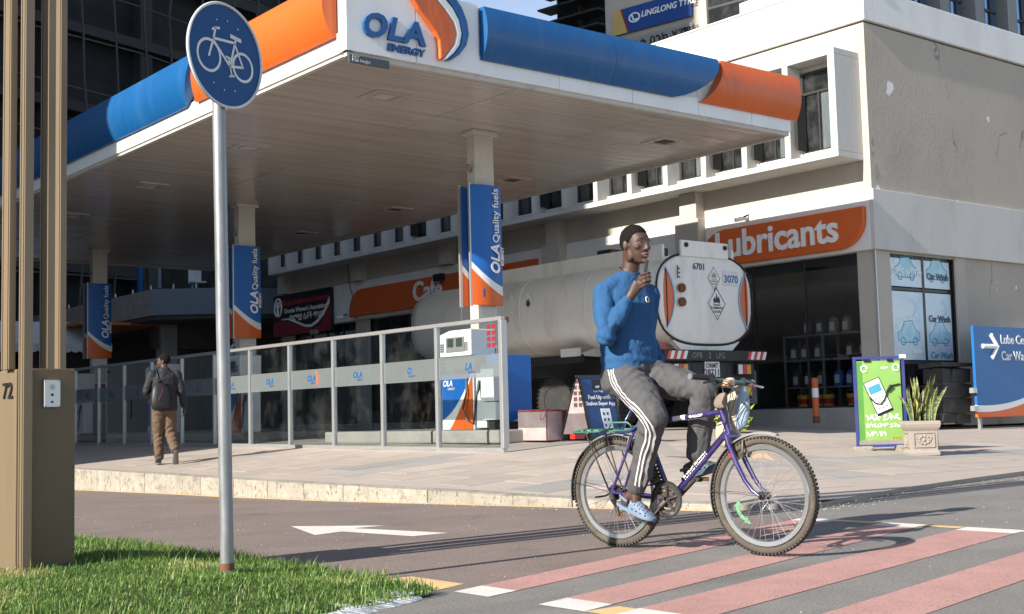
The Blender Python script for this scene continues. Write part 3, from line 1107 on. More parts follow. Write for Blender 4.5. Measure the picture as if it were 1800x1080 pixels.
# white lower fascia in sheets
def fsheet(a, b, face, z0, z1, out, m='fascia', name='fascia_sheet'):
    B = MB()
    if face == 'R':
        B.box(a + .004, CY0 - out, z0, b - .004, CY0 + .1, z1)
    else:
        B.box(CX0 - out, a + .004, z0, CX0 + .1, b - .004, z1)
    return B.build(name, m, cp, bevel=.006)
xs2 = [10.8, 12.3, 13.8, 15.3, 16.6, CX1]
for a, b in zip(xs2[:-1], xs2[1:]):
    fsheet(a, b, 'R', CZ + .02, CZ + .3, 0)
    fsheet(a, b, 'R', CZ + .3, CZ + 1.0, -.03)
fsheet(CX0 - .02, 9.73, 'R', CZ + .02, CZ + 1.02, .02)
fsheet(9.73, 10.8, 'R', CZ + .02, CZ + 1.02, .02)
y = CY0 - .02
for i in range(9):
    y2 = min(CY1, y + 2.55)
    fsheet(y + (.2 if i == 0 else 0), y2, 'L', CZ + .02, CZ + .3, 0)
    fsheet(y + (.2 if i == 0 else 0), y2, 'L', CZ + .3, CZ + 1.0, -.03)
    y = y2
fsheet(CY0 - .015, CY0 + .18, 'L', CZ + .02, CZ + 1.02, .02)
B = MB()                                                       # drip edge and rear edges
B.box(CX0 + .02, CY0 + .03, CZ - .045, CX1 - .02, CY0 + .11, CZ + .02)
B.box(CX0 + .03, CY0 + .12, CZ - .03, CX0 + .1, CY1, CZ + .02)
B.box(CX1 - .1, CY0 + .12, CZ - .06, CX1 - .02, CY1, CZ + .3)
B.box(CX0, CY1, CZ - .05, CX1, CY1 + .06, CZ + 1)
B.build('edge_trim', mat('grubby_trim', (.5, .47, .42), .6, .12, 3, dirt=(.2, .17, .14), dsc=3, damt=.7), cp)
def cladding(name, m, face, z0, h, e0, e1, bulge=.17, n=13):
    """sheet bulging out of the fascia; e0(t), e1(t) give its two ends for t 0..1 up the profile"""
    rows = []
    for k in range(n + 1):
        t = k / n
        out = .02 + bulge * math.sin(math.pi * (t * .82 + .04)) ** .8
        rows.append((t, out, z0 + h * t))
    B = MB()
    v = []
    NS = 14
    for t, out, z in rows:
        for i in range(NS + 1):
            u = e0(t) + (e1(t) - e0(t)) * i / NS
            v.append((u, CY0 - out, z) if face == 'R' else (CX0 - out, u, z))
    f = []
    for k in range(n):
        for i in range(NS):
            q = k * (NS + 1) + i
            f.append((q, q + 1, q + NS + 2, q + NS + 1))
    b = len(v)
    for i, e in ((0, e0), (NS, e1)):                            # end returns back to the fascia
        for t, out, z in rows:
            u = e(t)
            v.append((u, CY0 - .001, z) if face == 'R' else (CX0 - .001, u, z))
        s0 = b
        for k in range(n):
            f.append((k * (NS + 1) + i, (k + 1) * (NS + 1) + i, s0 + k + 1, s0 + k))
        b += n + 1
    v += [((e0(0)), CY0, z0) if face == 'R' else (CX0, e0(0), z0), (e1(0), CY0, z0) if face == 'R' else (CX0, e1(0), z0)]
    f.append((0, NS, len(v) - 1, len(v) - 2))
    v += [((e0(1)), CY0, z0 + h) if face == 'R' else (CX0, e0(1), z0 + h), (e1(1), CY0, z0 + h) if face == 'R' else (CX0, e1(1), z0 + h)]
    f.append((n * (NS + 1), n * (NS + 1) + NS, len(v) - 1, len(v) - 2))
    return B.add(v, f).build(name, m, cp, smooth=3.2)
crv = lambda a, b: (lambda t: a + (b - a) * (1 - (1 - t) ** 1.9) ** .75)
cladding('blue_cladding', 'blue', 'R', 5.83, .75, lambda t: 10.83, lambda t: 13.3)
cladding('blue_cladding', 'blue', 'R', 5.83, .75, lambda t: 13.305, crv(14.68, 15.68))
cladding('orange_cladding', 'orange', 'R', 5.83, .75, crv(15.28, 15.76), lambda t: CX1 + .12, .15)
cladding('orange_cladding', 'orange', 'L', 5.84, .78, lambda t: 14.22, crv(18.38, 18.15), .2)
cladding('blue_cladding', 'blue', 'L', 5.84, .78, lambda t: 18.75 - .45 * t ** .6, lambda t: 21.0)
cladding('blue_cladding', 'blue', 'L', 5.84, .78, lambda t: 21.005, lambda t: 25.4)
cladding('blue_cladding', 'blue', 'L', 5.84, .78, lambda t: 25.405, lambda t: CY1)
# corner logo: letters and flame
text('O', .44, (8.83, CY0 - .021, 5.86), m='blueletter', par=cp, depth=.05, bold=.035, shear=.22, name='logo_letter', xs=1.05, **NEG_Y)
text('L', .42, (9.235, CY0 - .021, 5.865), m='blueletter', par=cp, depth=.05, bold=.035, shear=.22, name='logo_letter', xs=1.1, **NEG_Y)
text('A', .42, (9.5, CY0 - .021, 5.865), m='blueletter', par=cp, depth=.05, bold=.035, shear=.12, name='logo_letter', xs=1.2, **NEG_Y)
text('ENERGY', .135, (9.24, CY0 - .021, 5.71), m='blueletter', par=cp, depth=.03, bold=.03, shear=.1, name='logo_letter', xs=1.2, **NEG_Y)
fl_o = [(10.06, 5.70), (10.06, 5.84), (10.05, 5.97), (9.98, 6.08), (9.86, 6.2), (9.72, 6.34), (9.6, 6.5), (9.56, 6.7), (9.66, 6.86), (9.8, 6.92),
        (9.84, 6.72), (9.98, 6.55), (10.16, 6.4), (10.3, 6.24), (10.34, 6.1), (10.3, 5.95), (10.2, 5.82), (10.1, 5.70)]
fl_w = [(10.11, 5.70), (10.21, 5.82), (10.31, 5.95), (10.35, 6.1), (10.31, 6.25), (10.17, 6.41), (9.99, 6.56), (9.86, 6.74), (9.83, 6.92), (9.93, 6.94),
        (10.0, 6.76), (10.15, 6.58), (10.3, 6.45), (10.4, 6.3), (10.44, 6.12), (10.4, 5.95), (10.3, 5.82), (10.17, 5.71)]
fl_b = [(10.18, 5.71), (10.31, 5.82), (10.41, 5.95), (10.45, 6.12), (10.41, 6.3), (10.31, 6.46), (10.16, 6.6), (10.02, 6.78), (9.95, 6.94), (10.05, 6.95),
        (10.15, 6.8), (10.3, 6.66), (10.45, 6.5), (10.54, 6.32), (10.57, 6.13), (10.52, 5.96), (10.4, 5.82), (10.24, 5.71)]
for nm, p, m_ in (('flame_emblem', fl_o, 'orange'), ('flame_emblem', fl_w, 'fascia'), ('flame_emblem', fl_b, 'blue')):
    MB().prism(p, CY0 - .11, CY0 - .02, 'y').build(nm, m_, cp, bevel=.03)
t = MB().box(8.68, CY0 + .0, 5.47, 9.3, CY0 + .028, 5.575)
hs = t.build('height_plate', mat('dark_plate', (.07, .075, .09), .5, .2, 5), cp)
text('Max Height', .06, (8.72, CY0 - .003, 5.49), m='wletter', par=hs, depth=.002, **NEG_Y)
text('ከፍታ', .06, (8.72, CY0 - .003, 5.535), m='wletter', par=hs, depth=.002, **NEG_Y)
# recessed lights in the soffit
M['lampglass'] = mat('lamp_glass', (.5, .48, .45), .3, .1, 5)
for x in (10.3, 16.2):
    for y in (15.65, 19.95, 24.2, 28.5, 32.8):
        B = MB()
        for a in ((-.3, -.3, .3, -.2), (-.3, .2, .3, .3), (-.3, -.2, -.2, .2), (.2, -.2, .3, .2)):
            B.box(x + a[0], y + a[1], CZ - .018, x + a[2], y + a[3], CZ + .03)
        l = B.build('ceiling_lamp', 'soffit', cp)
        B = MB().box(x - .2, y - .2, CZ + .005, x + .2, y + .2, CZ + .02)
        B.build('lamp_recess', 'soffit', l)
        MB().box(x - .13, y - .13, CZ - .012, x + .13, y + .13, CZ + .004).build('lens', 'lampglass' if x < 12 else 'darkwall', l)

# canopy columns with swoosh banners
M['colpaint'] = mat('column_paint', (.56, .53, .48), .55, .06, 1.5, dirt=(.36, .33, .3), dsc=2, damt=.4)
M['banner'] = swoosh('banner_print', 0, -.56, -.62, .75, (.13, .06), ORG, WHT, (.015, .12, .42), .3)
words = {1: 'I', 2: '3', 3: '5'}
clabels = ['first canopy column with blue and orange banner and short bar, behind the glass barrier end',
           'canopy column with blue and orange banner numbered 3, beside the sign pole',
           'farthest canopy column with blue and orange banner numbered 5']
def column(k, x, yf):
    gzv = ground(x, yf)
    t = thing('canopy_column', clabels[k], 'column', (x, yf + .21, gzv), 0, 'columns carrying the canopy')
    MB().box(x - .2, yf, gzv - .05, x + .2, yf + .22, CZ - .06).build('shaft', 'colpaint', t, bevel=.012)
    MB().box(x - .26, yf - .05, CZ - .07, x + .26, yf + .27, CZ - .002).build('cap_plate', 'colpaint', t, bevel=.006)
    for sgn in (-1, 1):
        yb = yf - .05 if sgn < 0 else yf + .27
        N_ = 10
        v = []
        for i in range(N_ + 1):
            u = -.32 + .64 * i / N_
            d = .07 * (1 - (u / .32) ** 2)
            v.append((u, sgn * d, -1.0))
            v.append((u, sgn * d, 1.0))
        f = [(2 * i, 2 * i + 2, 2 * i + 3, 2 * i + 1) for i in range(N_)]
        v2 = [(a, -sgn * .03, c) for a, b, c in v]
        B = MB().add(v, f).add(v2, [q[::-1] for q in f])
        n0 = len(v)
        f2 = []
        for i in range(N_):
            f2.append((2 * i + 1, 2 * i + 3, n0 + 2 * i + 3, n0 + 2 * i + 1))
            f2.append((2 * i, 2 * i + 2, n0 + 2 * i + 2, n0 + 2 * i))
        f2.append((0, 1, n0 + 1, n0))
        f2.append((2 * N_, 2 * N_ + 1, n0 + 2 * N_ + 1, n0 + 2 * N_))
        B.f += f2
        b = B.build('banner', 'banner', t, world=False, smooth=40)
        b.location = (0 - .03, yb - (yf + .21), 3.66 - gzv)
        if sgn > 0:
            continue
        z0 = 3.66
        yy = yb - .085
        text('Quality fuels', .18, (x + .165, yy, 3.70), m='wletter', par=b, depth=.004, bold=.008, right=(0, 0, 1), up=(-1, 0, 0))
        text('OLA', .25, (x + .17, yy, 3.17), m='wletter', par=b, depth=.004, bold=.03, shear=.2, right=(0, 0, 1), up=(-1, 0, 0))
        text('ENERGY', .085, (x + .255, yy, 3.32), m='wletter', par=b, depth=.004, bold=.02, right=(0, 0, 1), up=(-1, 0, 0))
        if k == 0:
            MB().box(x - .17, yy + .02, 2.8, x - .135, yy + .03, 2.93).build('number', 'blueletter', b)
        else:
            text(words[k + 1], .18, (x - .16, yy + .03, 2.8), m='blueletter', par=b, depth=.006, bold=.02, **NEG_Y)
    for q in (yf - .03, yf + .25):
        MB().box(x - .375, q - .02, 2.64, x - .335, q + .02, 4.68).build('banner_frame', 'alu', t)
    B = MB().tube([(x - .22, yf + .1, 4.6), (x - .42, yf + .1, 4.66)], .015, 6)
    B.tube([(x - .22, yf + .1, 4.9), (x - .3, yf + .05, 5.0)], .03, 6)
    B.build('bracket', 'galv', t)
    # no-smoking notice, red pictograms on white
    nb_ = MB().box(x - .18, yf - .012, 1.45, x + .18, yf - .002, 2.0).build('notice', 'wletter', t)
    B = MB()
    for i in range(2):
        for j in range(3):
            B.box(x - .15 + i * .16, yf - .018, 1.5 + j * .17, x - .02 + i * .16, yf - .012, 1.62 + j * .17)
    B.build('pictogram', 'signred', nb_)
for k in range(3):
    column(k, 12.97, 16.7 + 8.5 * k)
# ------------------------------------------------------------------ glass barrier
gb = thing('glass_barrier', 'white framed glass screen with a frosted band and small blue logos along the forecourt', 'glass barrier', (10.8, 21, .45))
py_ = [13.62] + [15.12 + 1.445 * i for i in range(11)]
zb0, zb1 = ground(10.8, 13.7) + .01, 2.13
B = MB()
for i, y in enumerate(py_):
    p = MB().box(10.765, y - .03, ground(10.8, y) - .02, 10.835, y + .03, zb1)
    p.build('post', 'alu', gb, bevel=.005)
MB().box(10.76, py_[0] - .035, zb1, 10.84, py_[-1] + .03, zb1 + .055).build('top_rail', 'alu', gb, bevel=.005)
MB().box(10.74, py_[0] - .02, zb1 + .0, 10.84, py_[0] - .075, .4).build('end_post', 'alu', gb, bevel=.006)
MB().box(10.84, py_[0] - .05, zb1 - .03, 10.9, py_[0] + .0, zb1 + .05).build('rusty_cap', 'rust', gb)
for i in range(len(py_) - 1):
    a, b = py_[i] + .032, py_[i + 1] - .032
    zl = ground(10.8, a) + .03
    MB().box(10.77, a - .002, zl - .03, 10.83, b + .002, zl + .03).build('bottom_rail', 'alu', gb, bevel=.005)
    p = MB().box(10.796, a, zl + .03, 10.804, b, zb1).build('pane', 'barrier', gb)
    MB().box(10.7945, a + .004, 1.37, 10.7955, b - .004, 1.685).build('frosted_band', 'frost', p)
    ym = (a + b) / 2
    full = i in (3, 7)
    s_ = ['LA', 'O', 'OLA', 'OLA', 'OLA', 'LA', 'A', 'OLA', 'O', 'OLA', 'OL'][i]
    text(s_, .14, (10.793, ym, 1.49), m='blueletter', par=p, depth=.0008, bold=.03, shear=.2, align='CENTER', **NEG_X)
    text('ENERGY', .045, (10.793, ym - .07, 1.44), m='blueletter', par=p, depth=.0008, bold=.01, align='CENTER', **NEG_X)
    if full:
        pts = [(ym - .16, 1.43), (ym - .2, 1.52), (ym - .14, 1.66), (ym - .2, 1.64), (ym - .26, 1.52), (ym - .2, 1.42)]
        MB().prism(pts, 10.7925, 10.7935, 'x').build('flame_mark', 'orangesign', p)
    if i == 0:
        B = MB()
        for k in range(4):
            for q in range(2):
                B.box(10.792, 13.74 + q * .11, 2.03 - k * .085, 10.7945, 13.82 + q * .11, 2.09 - k * .085)
        B.build('warning_pictogram', 'signred', p)

# ------------------------------------------------------------------ pump islands and pumps
M['housing'] = mat('white_housing', (.72, .72, .71), .4, .05, 3, dirt=(.5, .49, .46), dsc=5, damt=.3)
M['pumpfront'] = swoosh('pump_front_print', 1, -.05, -.9, .75, (.17, .35), ORG, WHT, (.015, .12, .42), .3)
M['pumpend'] = swoosh('pump_end_print', 0, -.42, .45, .35, (.13, .0), ORG, WHT, (.015, .13, .45), .3)
M['screen'] = mat('pump_screen', (.05, .06, .05), .15, .1, 3)
M['mat_keys'] = mat('grey_keys', (.2, .2, .2), .5, .1, 3)
def island(yc, ln, label):
    z0 = ground(12.9, yc) - .05
    t = MB().box(11.72, yc - ln / 2, z0, 14.2, yc + ln / 2, .63).build('pump_island', 'concrete', bevel=.03)
    tag(t, label, 'pump island', 'raised concrete pump islands')
island(17.4, 5.0, 'raised concrete island under the nearest pump, beside the red and white box')
island(26.1, 5.4, 'raised concrete island under the middle pumps')
island(34.4, 4.4, 'raised concrete island under the farthest pumps')
def pump(y, label, first=None):
    t = thing('fuel_pump', label, 'fuel pump', (12.12, y, .63), 0, 'fuel pumps behind the glass barrier')
    MB().box(11.92, y - .45, .63, 12.32, y + .4, 1.5).build('cabinet', 'housing', t, bevel=.01)
    o = MB().box(-.008, -.41, -.43, 0, .38, .43).build('printed_front', 'pumpfront', t, world=False)
    o.location = (11.915 - 12.12, -.02, 1.07 - .63)
    text('OLA', .13, (11.904, y + .33, 1.32), m='wletter', par=t, depth=.003, bold=.03, shear=.15, **NEG_X)
    text('ENERGY', .05, (11.904, y + .2, 1.26), m='wletter', par=t, depth=.003, **NEG_X)
    MB().box(11.98, y - .4, 1.5, 12.28, y + .35, 1.78).build('neck', 'darkwall', t)
    h = MB().prism([(y - .46, 1.78), (y + .43, 1.78), (y + .43, 2.12), (y + .1, 2.19), (y - .46, 2.19)], 11.88, 12.36, 'x').build('display_head', 'housing', t, bevel=.015)
    MB().box(11.868, y - .29, 1.85, 11.885, y + .18, 2.08).build('display_frame', 'mat_keys', h)
    for a in (-.25, -.02):
        MB().box(11.86, y + a, 1.93, 11.87, y + a + .15, 2.06).build('screen', 'screen', h)
    for a in (-.38, .24):
        B = MB()
        for i in range(3):
            for j in range(4):
                B.box(11.866, y + a + i * .035, 1.86 + j * .035, 11.885, y + a + i * .035 + .025, 1.86 + j * .035 + .025)
        B.build('keypad', 'mat_keys', h)
    MB().box(11.95, y - .72, .66, 12.2, y - .47, 1.5).build('nozzle_bay', 'housing', t, bevel=.01)
    B = MB()
    for q in (-.38, -.44):
        B.tube([(11.9, y - .3, 1.48), (11.86, y - .3 + q * .1, 1.2), (11.85, y - .26, .95), (11.86, y - .36, .78), (11.9, y - .46, .72), (11.95, y - .5, 1.2)], .014, 6)
    B.build('hose', 'black', t)
    B = MB().tube([(11.93, y - .6, 1.38), (11.9, y - .6, 1.25), (11.86, y - .6, 1.15)], [.03, .025, .012], 8)
    B.build('nozzle', 'black', t)
    return t
pump(16.2, 'nearest white and blue fuel pump seen through the first glass panes')
pump(23.9, 'fuel pump with blue and orange front behind the glass, right of the sign pole')
pump(27.7, 'fuel pump seen through the barrier just behind the walking man')
pump(32.9, 'fuel pump at the far left end of the barrier')
t = thing('pump_cabinet', 'blue cabinet with white and orange swoosh standing free at the barrier end', 'cabinet', (12.55, 15.5, .63))
o = MB().box(-.42, -.2, -.51, .16, .2, .51).build('printed_casing', 'pumpend', t, world=False, bevel=.012)
o.location = (0, 0, .1 + .53)
MB().box(12.2, 15.35, .6, 12.65, 15.65, .74).build('foot', 'darkframe', t)
t = thing('payment_box', 'white upright box mounted on the island behind the first glass pane', 'box', (12.02, 15.36, .63))
MB().box(11.9, 15.2, .78, 12.14, 15.5, 1.05).build('lower_box', 'housing', t, bevel=.01)
MB().box(11.88, 15.18, 1.06, 12.14, 15.52, 1.62).build('upper_box', 'housing', t, bevel=.01)
MB().box(11.95, 15.28, .62, 12.1, 15.42, .78).build('foot', 'darkframe', t)

# ------------------------------------------------------------------ tanker trailer
M['tank'] = mat('tank_paint', (.79, .775, .74), .36, .05, 1, dirt=(.46, .42, .36), dsc=1.8, damt=.5, st=(1, 1, .35))
M['rubber'] = mat('rubber', (.022, .021, .02), .85, .25, 6, bump=.2, bsc=40, dirt=(.09, .08, .07), dsc=5, damt=.5)
M['chassis'] = mat('chassis_black', (.022, .023, .027), .6, .2, 3, dirt=(.055, .048, .042), dsc=4, damt=.5)
M['redrefl'] = mat('red_reflector', (.5, .02, .02), .3, .05, 3)
M['amber'] = mat('amber_reflector', (.7, .3, .03), .3, .05, 3)
M['yelplate'] = mat('yellow_plate', (.75, .5, .04), .4, .05, 3)
tk = thing('tanker_trailer', 'long pale grey fuel tanker trailer parked between the canopy and the shops', 'tanker', (17.9, 20.3, .5))
TX, TZ, TA, TB = 17.9, 2.92, 1.31, .86
def tank_ring(y, sa=1.0, n=40):
    r = []
    for j in range(n):
        a = 2 * math.pi * j / n
        c, s_ = math.cos(a), math.sin(a)
        e = .68
        x = TX + sa * TA * math.copysign(abs(c) ** e, c)
        z = TZ + sa * TB * math.copysign(abs(s_) ** e, s_)
        r.append((x, y, z))
    return r
B = MB().loft([tank_ring(16.34, .90), tank_ring(16.36, .965), tank_ring(16.42, 1), tank_ring(20, 1), tank_ring(24.0, 1), tank_ring(24.35, .94), tank_ring(24.5, .8)])
tn = B.build('tank', 'tank', tk, smooth=40)
B = MB().tube([(x, 16.37, z) for x, _, z in tank_ring(0, 1.0)], .02, 6, closed=True)
B.build('rear_rim', 'rubber', tn)
for y in (18.3, 20.3, 22.3):
    MB().tube([(x, y, z) for x, _, z in tank_ring(0, 1.004)], .012, 5, closed=True).build('weld_band', 'tank', tn)
# orange side flashes on the rear end
def flash(sg):
    pts = []
    for a in np.linspace(-.62, .62, 12):
        pts.append((TX + sg * 1.2 * math.cos(a) ** .62, TZ + .78 * math.copysign(abs(math.sin(a)) ** .62, a)))
    inner = [(TX + sg * (.86 + .13 * (abs(k - 5.5) / 5.5) ** 2), TZ + .66 * (1 - k / 5.5)) for k in range(12)]
    return pts, inner
for sg in (-1, 1):
    p = [(TX + sg * 1.15, TZ + .1 * k) for k in range(-5, 6)]
    q = [(TX + sg * (1.15 - .26 * (1 - (k / 5.6) ** 2)), TZ + .11 * k) for k in range(5, -6, -1)]
    pp = [(TX + sg * (1.15 - .02 * (abs(k) / 5) ** 3 * 4), TZ + .11 * k) for k in range(-5, 6)]
    poly = pp + q
    MB().prism(poly if sg > 0 else poly[::-1], 16.325, 16.338, 'y').build('orange_flash', 'orangesign', tn)
    B = MB().tube([(a, 16.32, b) for a, b in q], .014, 5)
    B.build('blue_piping', mat('pale_blue_line', (.2, .45, .7), .4), tn)
NYp = dict(right=(1, 0, 0), up=(0, 0, 1))
text('6701', .17, (TX - .36, 16.333, TZ + .55), m='ink', par=tn, depth=.003, bold=.015, **NYp)
MB().box(TX + .46, 16.328, TZ + .28, TX + .9, 16.337, TZ + .56).build('number_plate', mat('sticker_white', (.68, .69, .72), .5), tn)
text('3070', .2, (TX + .48, 16.326, TZ + .34), m='blueletter', par=tn, depth=.003, bold=.02, **NYp)
M['faded'] = mat('faded_print', (.3, .3, .29), .6, .2, 20)
def diamond(x, z, r, m1, m2, par, yy=16.336, txt=True):
    MB().prism([(x - r, z), (x, z - r * 1.3), (x + r, z), (x, z + r * 1.3)], yy - .006, yy, 'y').build('hazard_plate', m1, par)
    B = MB().tube([(x - r * .86, yy - .008, z), (x, yy - .008, z - r * 1.12), (x + r * .86, yy - .008, z), (x, yy - .008, z + r * 1.12)], .009, 4, closed=True)
    fl = [(-.3, -.1), (-.36, .2), (-.2, .45), (-.14, .2), (0, .72), (.12, .3), (.22, .5), (.34, .15), (.28, -.1), (.1, .02), (0, -.04), (-.12, .03)]
    B.prism([(x + a * r, z + .1 * r + b * r * .9) for a, b in fl], yy - .01, yy - .007, 'y')
    B.box(x - r * .35, yy - .01, z - .12 * r, x + r * .35, yy - .007, z - .04 * r)
    B.build('hazard_mark', m2, par)
    if txt:
        text('FLAMMABLE', r * .24, (x, yy - .008, z - .36 * r), m=m2, par=par, depth=.002, align='CENTER', bold=.01, **NYp)
        text('LIQUID', r * .24, (x, yy - .008, z - .62 * r), m=m2, par=par, depth=.002, align='CENTER', bold=.01, **NYp)
        text('3', r * .24, (x, yy - .008, z - .9 * r), m=m2, par=par, depth=.002, align='CENTER', bold=.01, **NYp)
diamond(TX + .26, TZ - .08, .27, 'fascia', 'black', tn)
diamond(TX + .21, TZ + .4, .19, 'tank', 'faded', tn)
for dz in (.18, -.08):
    B = MB().lathe([(.0, 0), (.085, 0), (.085, .05), (.05, .08), (0, .08)], 12, (0, 0, 0), 'y')
    B.xf(Matrix.Translation((TX - .72, 16.34 - .08, TZ + dz)))
    B.build('valve_cap', 'rust', tn)
B = MB()
for k in range(3):
    B.tube([(TX - .78, 16.32, TZ + .38 + k * .08), (TX - .74, 16.3, TZ + .38 + k * .08)], .012, 5)
B.tube([(TX - .79, 16.31, TZ + .36), (TX - .79, 16.31, TZ + .6)], .01, 5)
B.build('gauge_rod', 'chassis', tn)
# side diamond placard
o = MB().prism([(20.0 - .18, 3.1), (20.0, 2.87), (20.18, 3.1), (20, 3.33)], TX - TA - .012, TX - TA - .002, 'x').build('side_placard', 'fascia', tn)
B = MB()
B.prism([(19.93, 3.08), (20.0, 3.02), (20.07, 3.08), (20.04, 3.2), (20.0, 3.14), (19.97, 3.2)], TX - TA - .016, TX - TA - .012, 'x')
B.build('flame_mark', 'darkwall', o)
text('OLA', .22, (TX - TA - .004, 20.9, 3.2), m='tank', par=tn, depth=.002, bold=.01, **NEG_X)
# walkway box on top and rear header
each('walkway_side', 'tank', tk, [(TX - .98, 16.5, TZ + .6, TX - .92, 22.3, TZ + 1.0), (TX + .92, 16.5, TZ + .6, TX + .98, 22.3, TZ + 1.0)], .01)
hd = MB().box(TX - .68, 16.3, TZ + .78, TX + .6, 16.36, TZ + 1.08).build('rear_header', 'tank', tk, bevel=.012)
for a in (-.56, .5):
    B = MB().lathe([(0, 0), (.045, 0), (.045, .03), (0, .03)], 10, (0, 0, 0), 'y').xf(Matrix.Translation((TX + a, 16.27, TZ + .99)))
    B.build('rubber_stop', 'rubber', hd)
for y, h in ((17.4, .35), (18.6, .5), (19.4, .3), (21.2, .22)):
    B = MB()
    B.box(TX - .3, y, TZ + .85, TX + .1, y + .4, TZ + .85 + h * .7)
    B.tube([(TX - .2, y, TZ + .85), (TX - .2, y, TZ + 1.1), (TX + .1, y + .2, TZ + 1.1), (TX + .1, y + .2, TZ + .85)], .03, 6)
    B.build('manhole_fitting', 'chassis', tk)
# cradle, chassis beams, bumper
MB().prism([(TX - .92, 2.14), (TX + .92, 2.14), (TX + .62, 1.9), (TX - .62, 1.9)], 16.38, 16.5, 'y').build('cradle_plate', 'tank', tk)
B = MB()
B.box(TX - .55, 16.4, 1.62, TX - .4, 24.2, 1.9)
B.box(TX + .4, 16.4, 1.62, TX + .55, 24.2, 1.9)
B.box(TX - 1.25, 16.9, 1.82, TX + 1.25, 17.0, 1.95)
B.box(TX - 1.2, 18.6, 1.84, TX - 1.1, 24.0, 2.0)
B.build('chassis', 'chassis', tk)
for y in (18.6, 22.6):
    B = MB().prism([(TX - 1.25, 1.98), (TX - .5, 2.2), (TX - .5, 1.95)], y, y + .12, 'y')
    B.box(TX - 1.27, y - .02, 1.96, TX - 1.2, y + .5, 2.12).build('support_bracket', 'tank', tk)
bm = MB().box(TX - 1.26, 16.26, 1.76, TX + 1.5, 16.36, 1.96).build('bumper_beam', 'chassis', tk, bevel=.01)
for x0 in (TX - 1.22, TX + .98):
    for k in range(6):
        a = x0 + k * .085
        mm = 'redrefl' if k % 2 == 0 else 'fascia'
        MB().prism([(a, 1.79), (a + .085, 1.79), (a + .145, 1.94), (a + .06, 1.94)], 16.25, 16.258, 'y').build('reflective_stripe', mm, bm)
text('OPB    2   LPG', .15, (TX - .55, 16.257, 1.81), m=mat('faded_grey', (.22, .22, .22), .7, .4, 20), par=bm, depth=.001, **NYp)
ub = MB().box(TX - 1.2, 16.42, 1.28, TX + 1.42, 16.5, 1.34).box(TX - 1.2, 16.45, 1.34, TX - .5, 16.5, 1.74).box(TX + .6, 16.45, 1.34, TX + 1.4, 16.5, 1.74)
ub.box(TX - .45, 16.38, 1.4, TX + .52, 16.42, 1.74).box(TX + .62, 16.36, 1.05, TX + 1.2, 16.42, 1.36).build('light_board', 'chassis', tk, bevel=.008)
pl = MB().box(TX - .1, 16.355, 1.47, TX + .3, 16.375, 1.75).build('number_plate', 'fascia', tk)
text('ORMT', .12, (TX + .09, 16.352, 1.635), m='black', par=pl, depth=.002, align='CENTER', bold=.02, **NYp)
text('28711', .17, (TX + .09, 16.352, 1.49), m='black', par=pl, depth=.002, align='CENTER', bold=.02, **NYp)
for x0, sg in ((TX - .95, -1), (TX + .8, 1)):
    l = MB().box(x0, 16.35, 1.5, x0 + .46, 16.45, 1.72).build('tail_lamp', 'darkframe', tk, bevel=.01)
    for k, mm in enumerate(('fascia', 'redrefl', 'amber')):
        MB().box(x0 + .02 + k * .12, 16.34, 1.52, x0 + .13 + k * .12, 16.352, 1.70).build('lamp_lens', mm, l)
pz = MB().box(TX + .72, 16.33, 1.1, TX + 1.18, 16.36, 1.3).build('rear_marker', 'redrefl', tk)
MB().box(TX + .75, 16.322, 1.12, TX + 1.15, 16.332, 1.28).build('marker_field', 'yelplate', pz)
MB().box(TX + 1.22, 16.6, .95, TX + 1.62, 16.62, 1.6).build('mud_flap', mat('grey_flap', (.14, .14, .145), .7, .15, 5), tk)
MB().box(TX - 1.25, 16.5, 1.98, TX - .95, 16.52, 2.1).build('side_sticker', 'redrefl', tk)
MB().tube([(TX - 1.1, 21.2, 1.98), (TX - 1.2, 21.2, 2.2), (TX - 1.2, 21.5, 2.2), (TX - 1.1, 21.5, 1.98)], .025, 6).build('handle', 'galv', tk)
MB().box(TX - 1.28, 20.4, 1.98, TX - 1.22, 20.5, 2.08).build('marker_lamp', 'amber', tk)
def truck_wheel(x, y, out):
    z = .53 + .5 + .0
    g_ = ground(17, y)
    z = g_ + .51
    B = MB()
    prof = [(.30, -.14), (.36, -.15), (.47, -.145), (.505, -.11), (.51, 0), (.505, .11), (.47, .145), (.36, .15), (.30, .14)]
    B.lathe(prof + [(.28, .1), (.28, -.1)], 32, (0, 0, 0), 'x', cap=False)
    ty = B.xf(Matrix.Translation((x, y, z))).build('wheel', 'rubber', tk, smooth=40)
    B = MB()
    for k in range(36):
        a = 2 * math.pi * k / 36
        B.box(-.14, -.022, .5, -.03, .022, .522)
        B.box(.03, -.022, .5, .14, .022, .522)
        q = Matrix.Translation((x, y, z)) @ Matrix.Rotation(a, 4, 'X')
        for i in range(len(B.v) - 16, len(B.v)):
            B.v[i] = tuple(q @ Vector(B.v[i]))
    B.build('tread', 'rubber', ty)['kind'] = 'stuff'
    s_ = -1 if out else 1
    B = MB().lathe([(.30, s_ * .13), (.27, s_ * .11), (.25, s_ * .02), (.14, -s_ * .0), (.13, s_ * .1), (0, s_ * .1)], 20, (0, 0, 0), 'x')
    B.xf(Matrix.Translation((x, y, z))).build('rim', 'chassis', ty, smooth=40)
    B = MB()
    for k in range(8):
        a = 2 * math.pi * k / 8
        B.ball((x + s_ * .02, y + .19 * math.cos(a), z + .19 * math.sin(a)), .02, 6, 4)
    B.build('wheel_nut', 'galv', ty)
for y in (19.45, 18.1):
    for x, o in ((16.86, True), (17.18, False), (18.6, False), (18.94, False)):
        truck_wheel(x, y, o)
each('axle', 'chassis', tk, [(16.8, 19.4, .98, 18.9, 19.5, 1.1), (16.8, 18.05, .98, 18.9, 18.15, 1.1)])
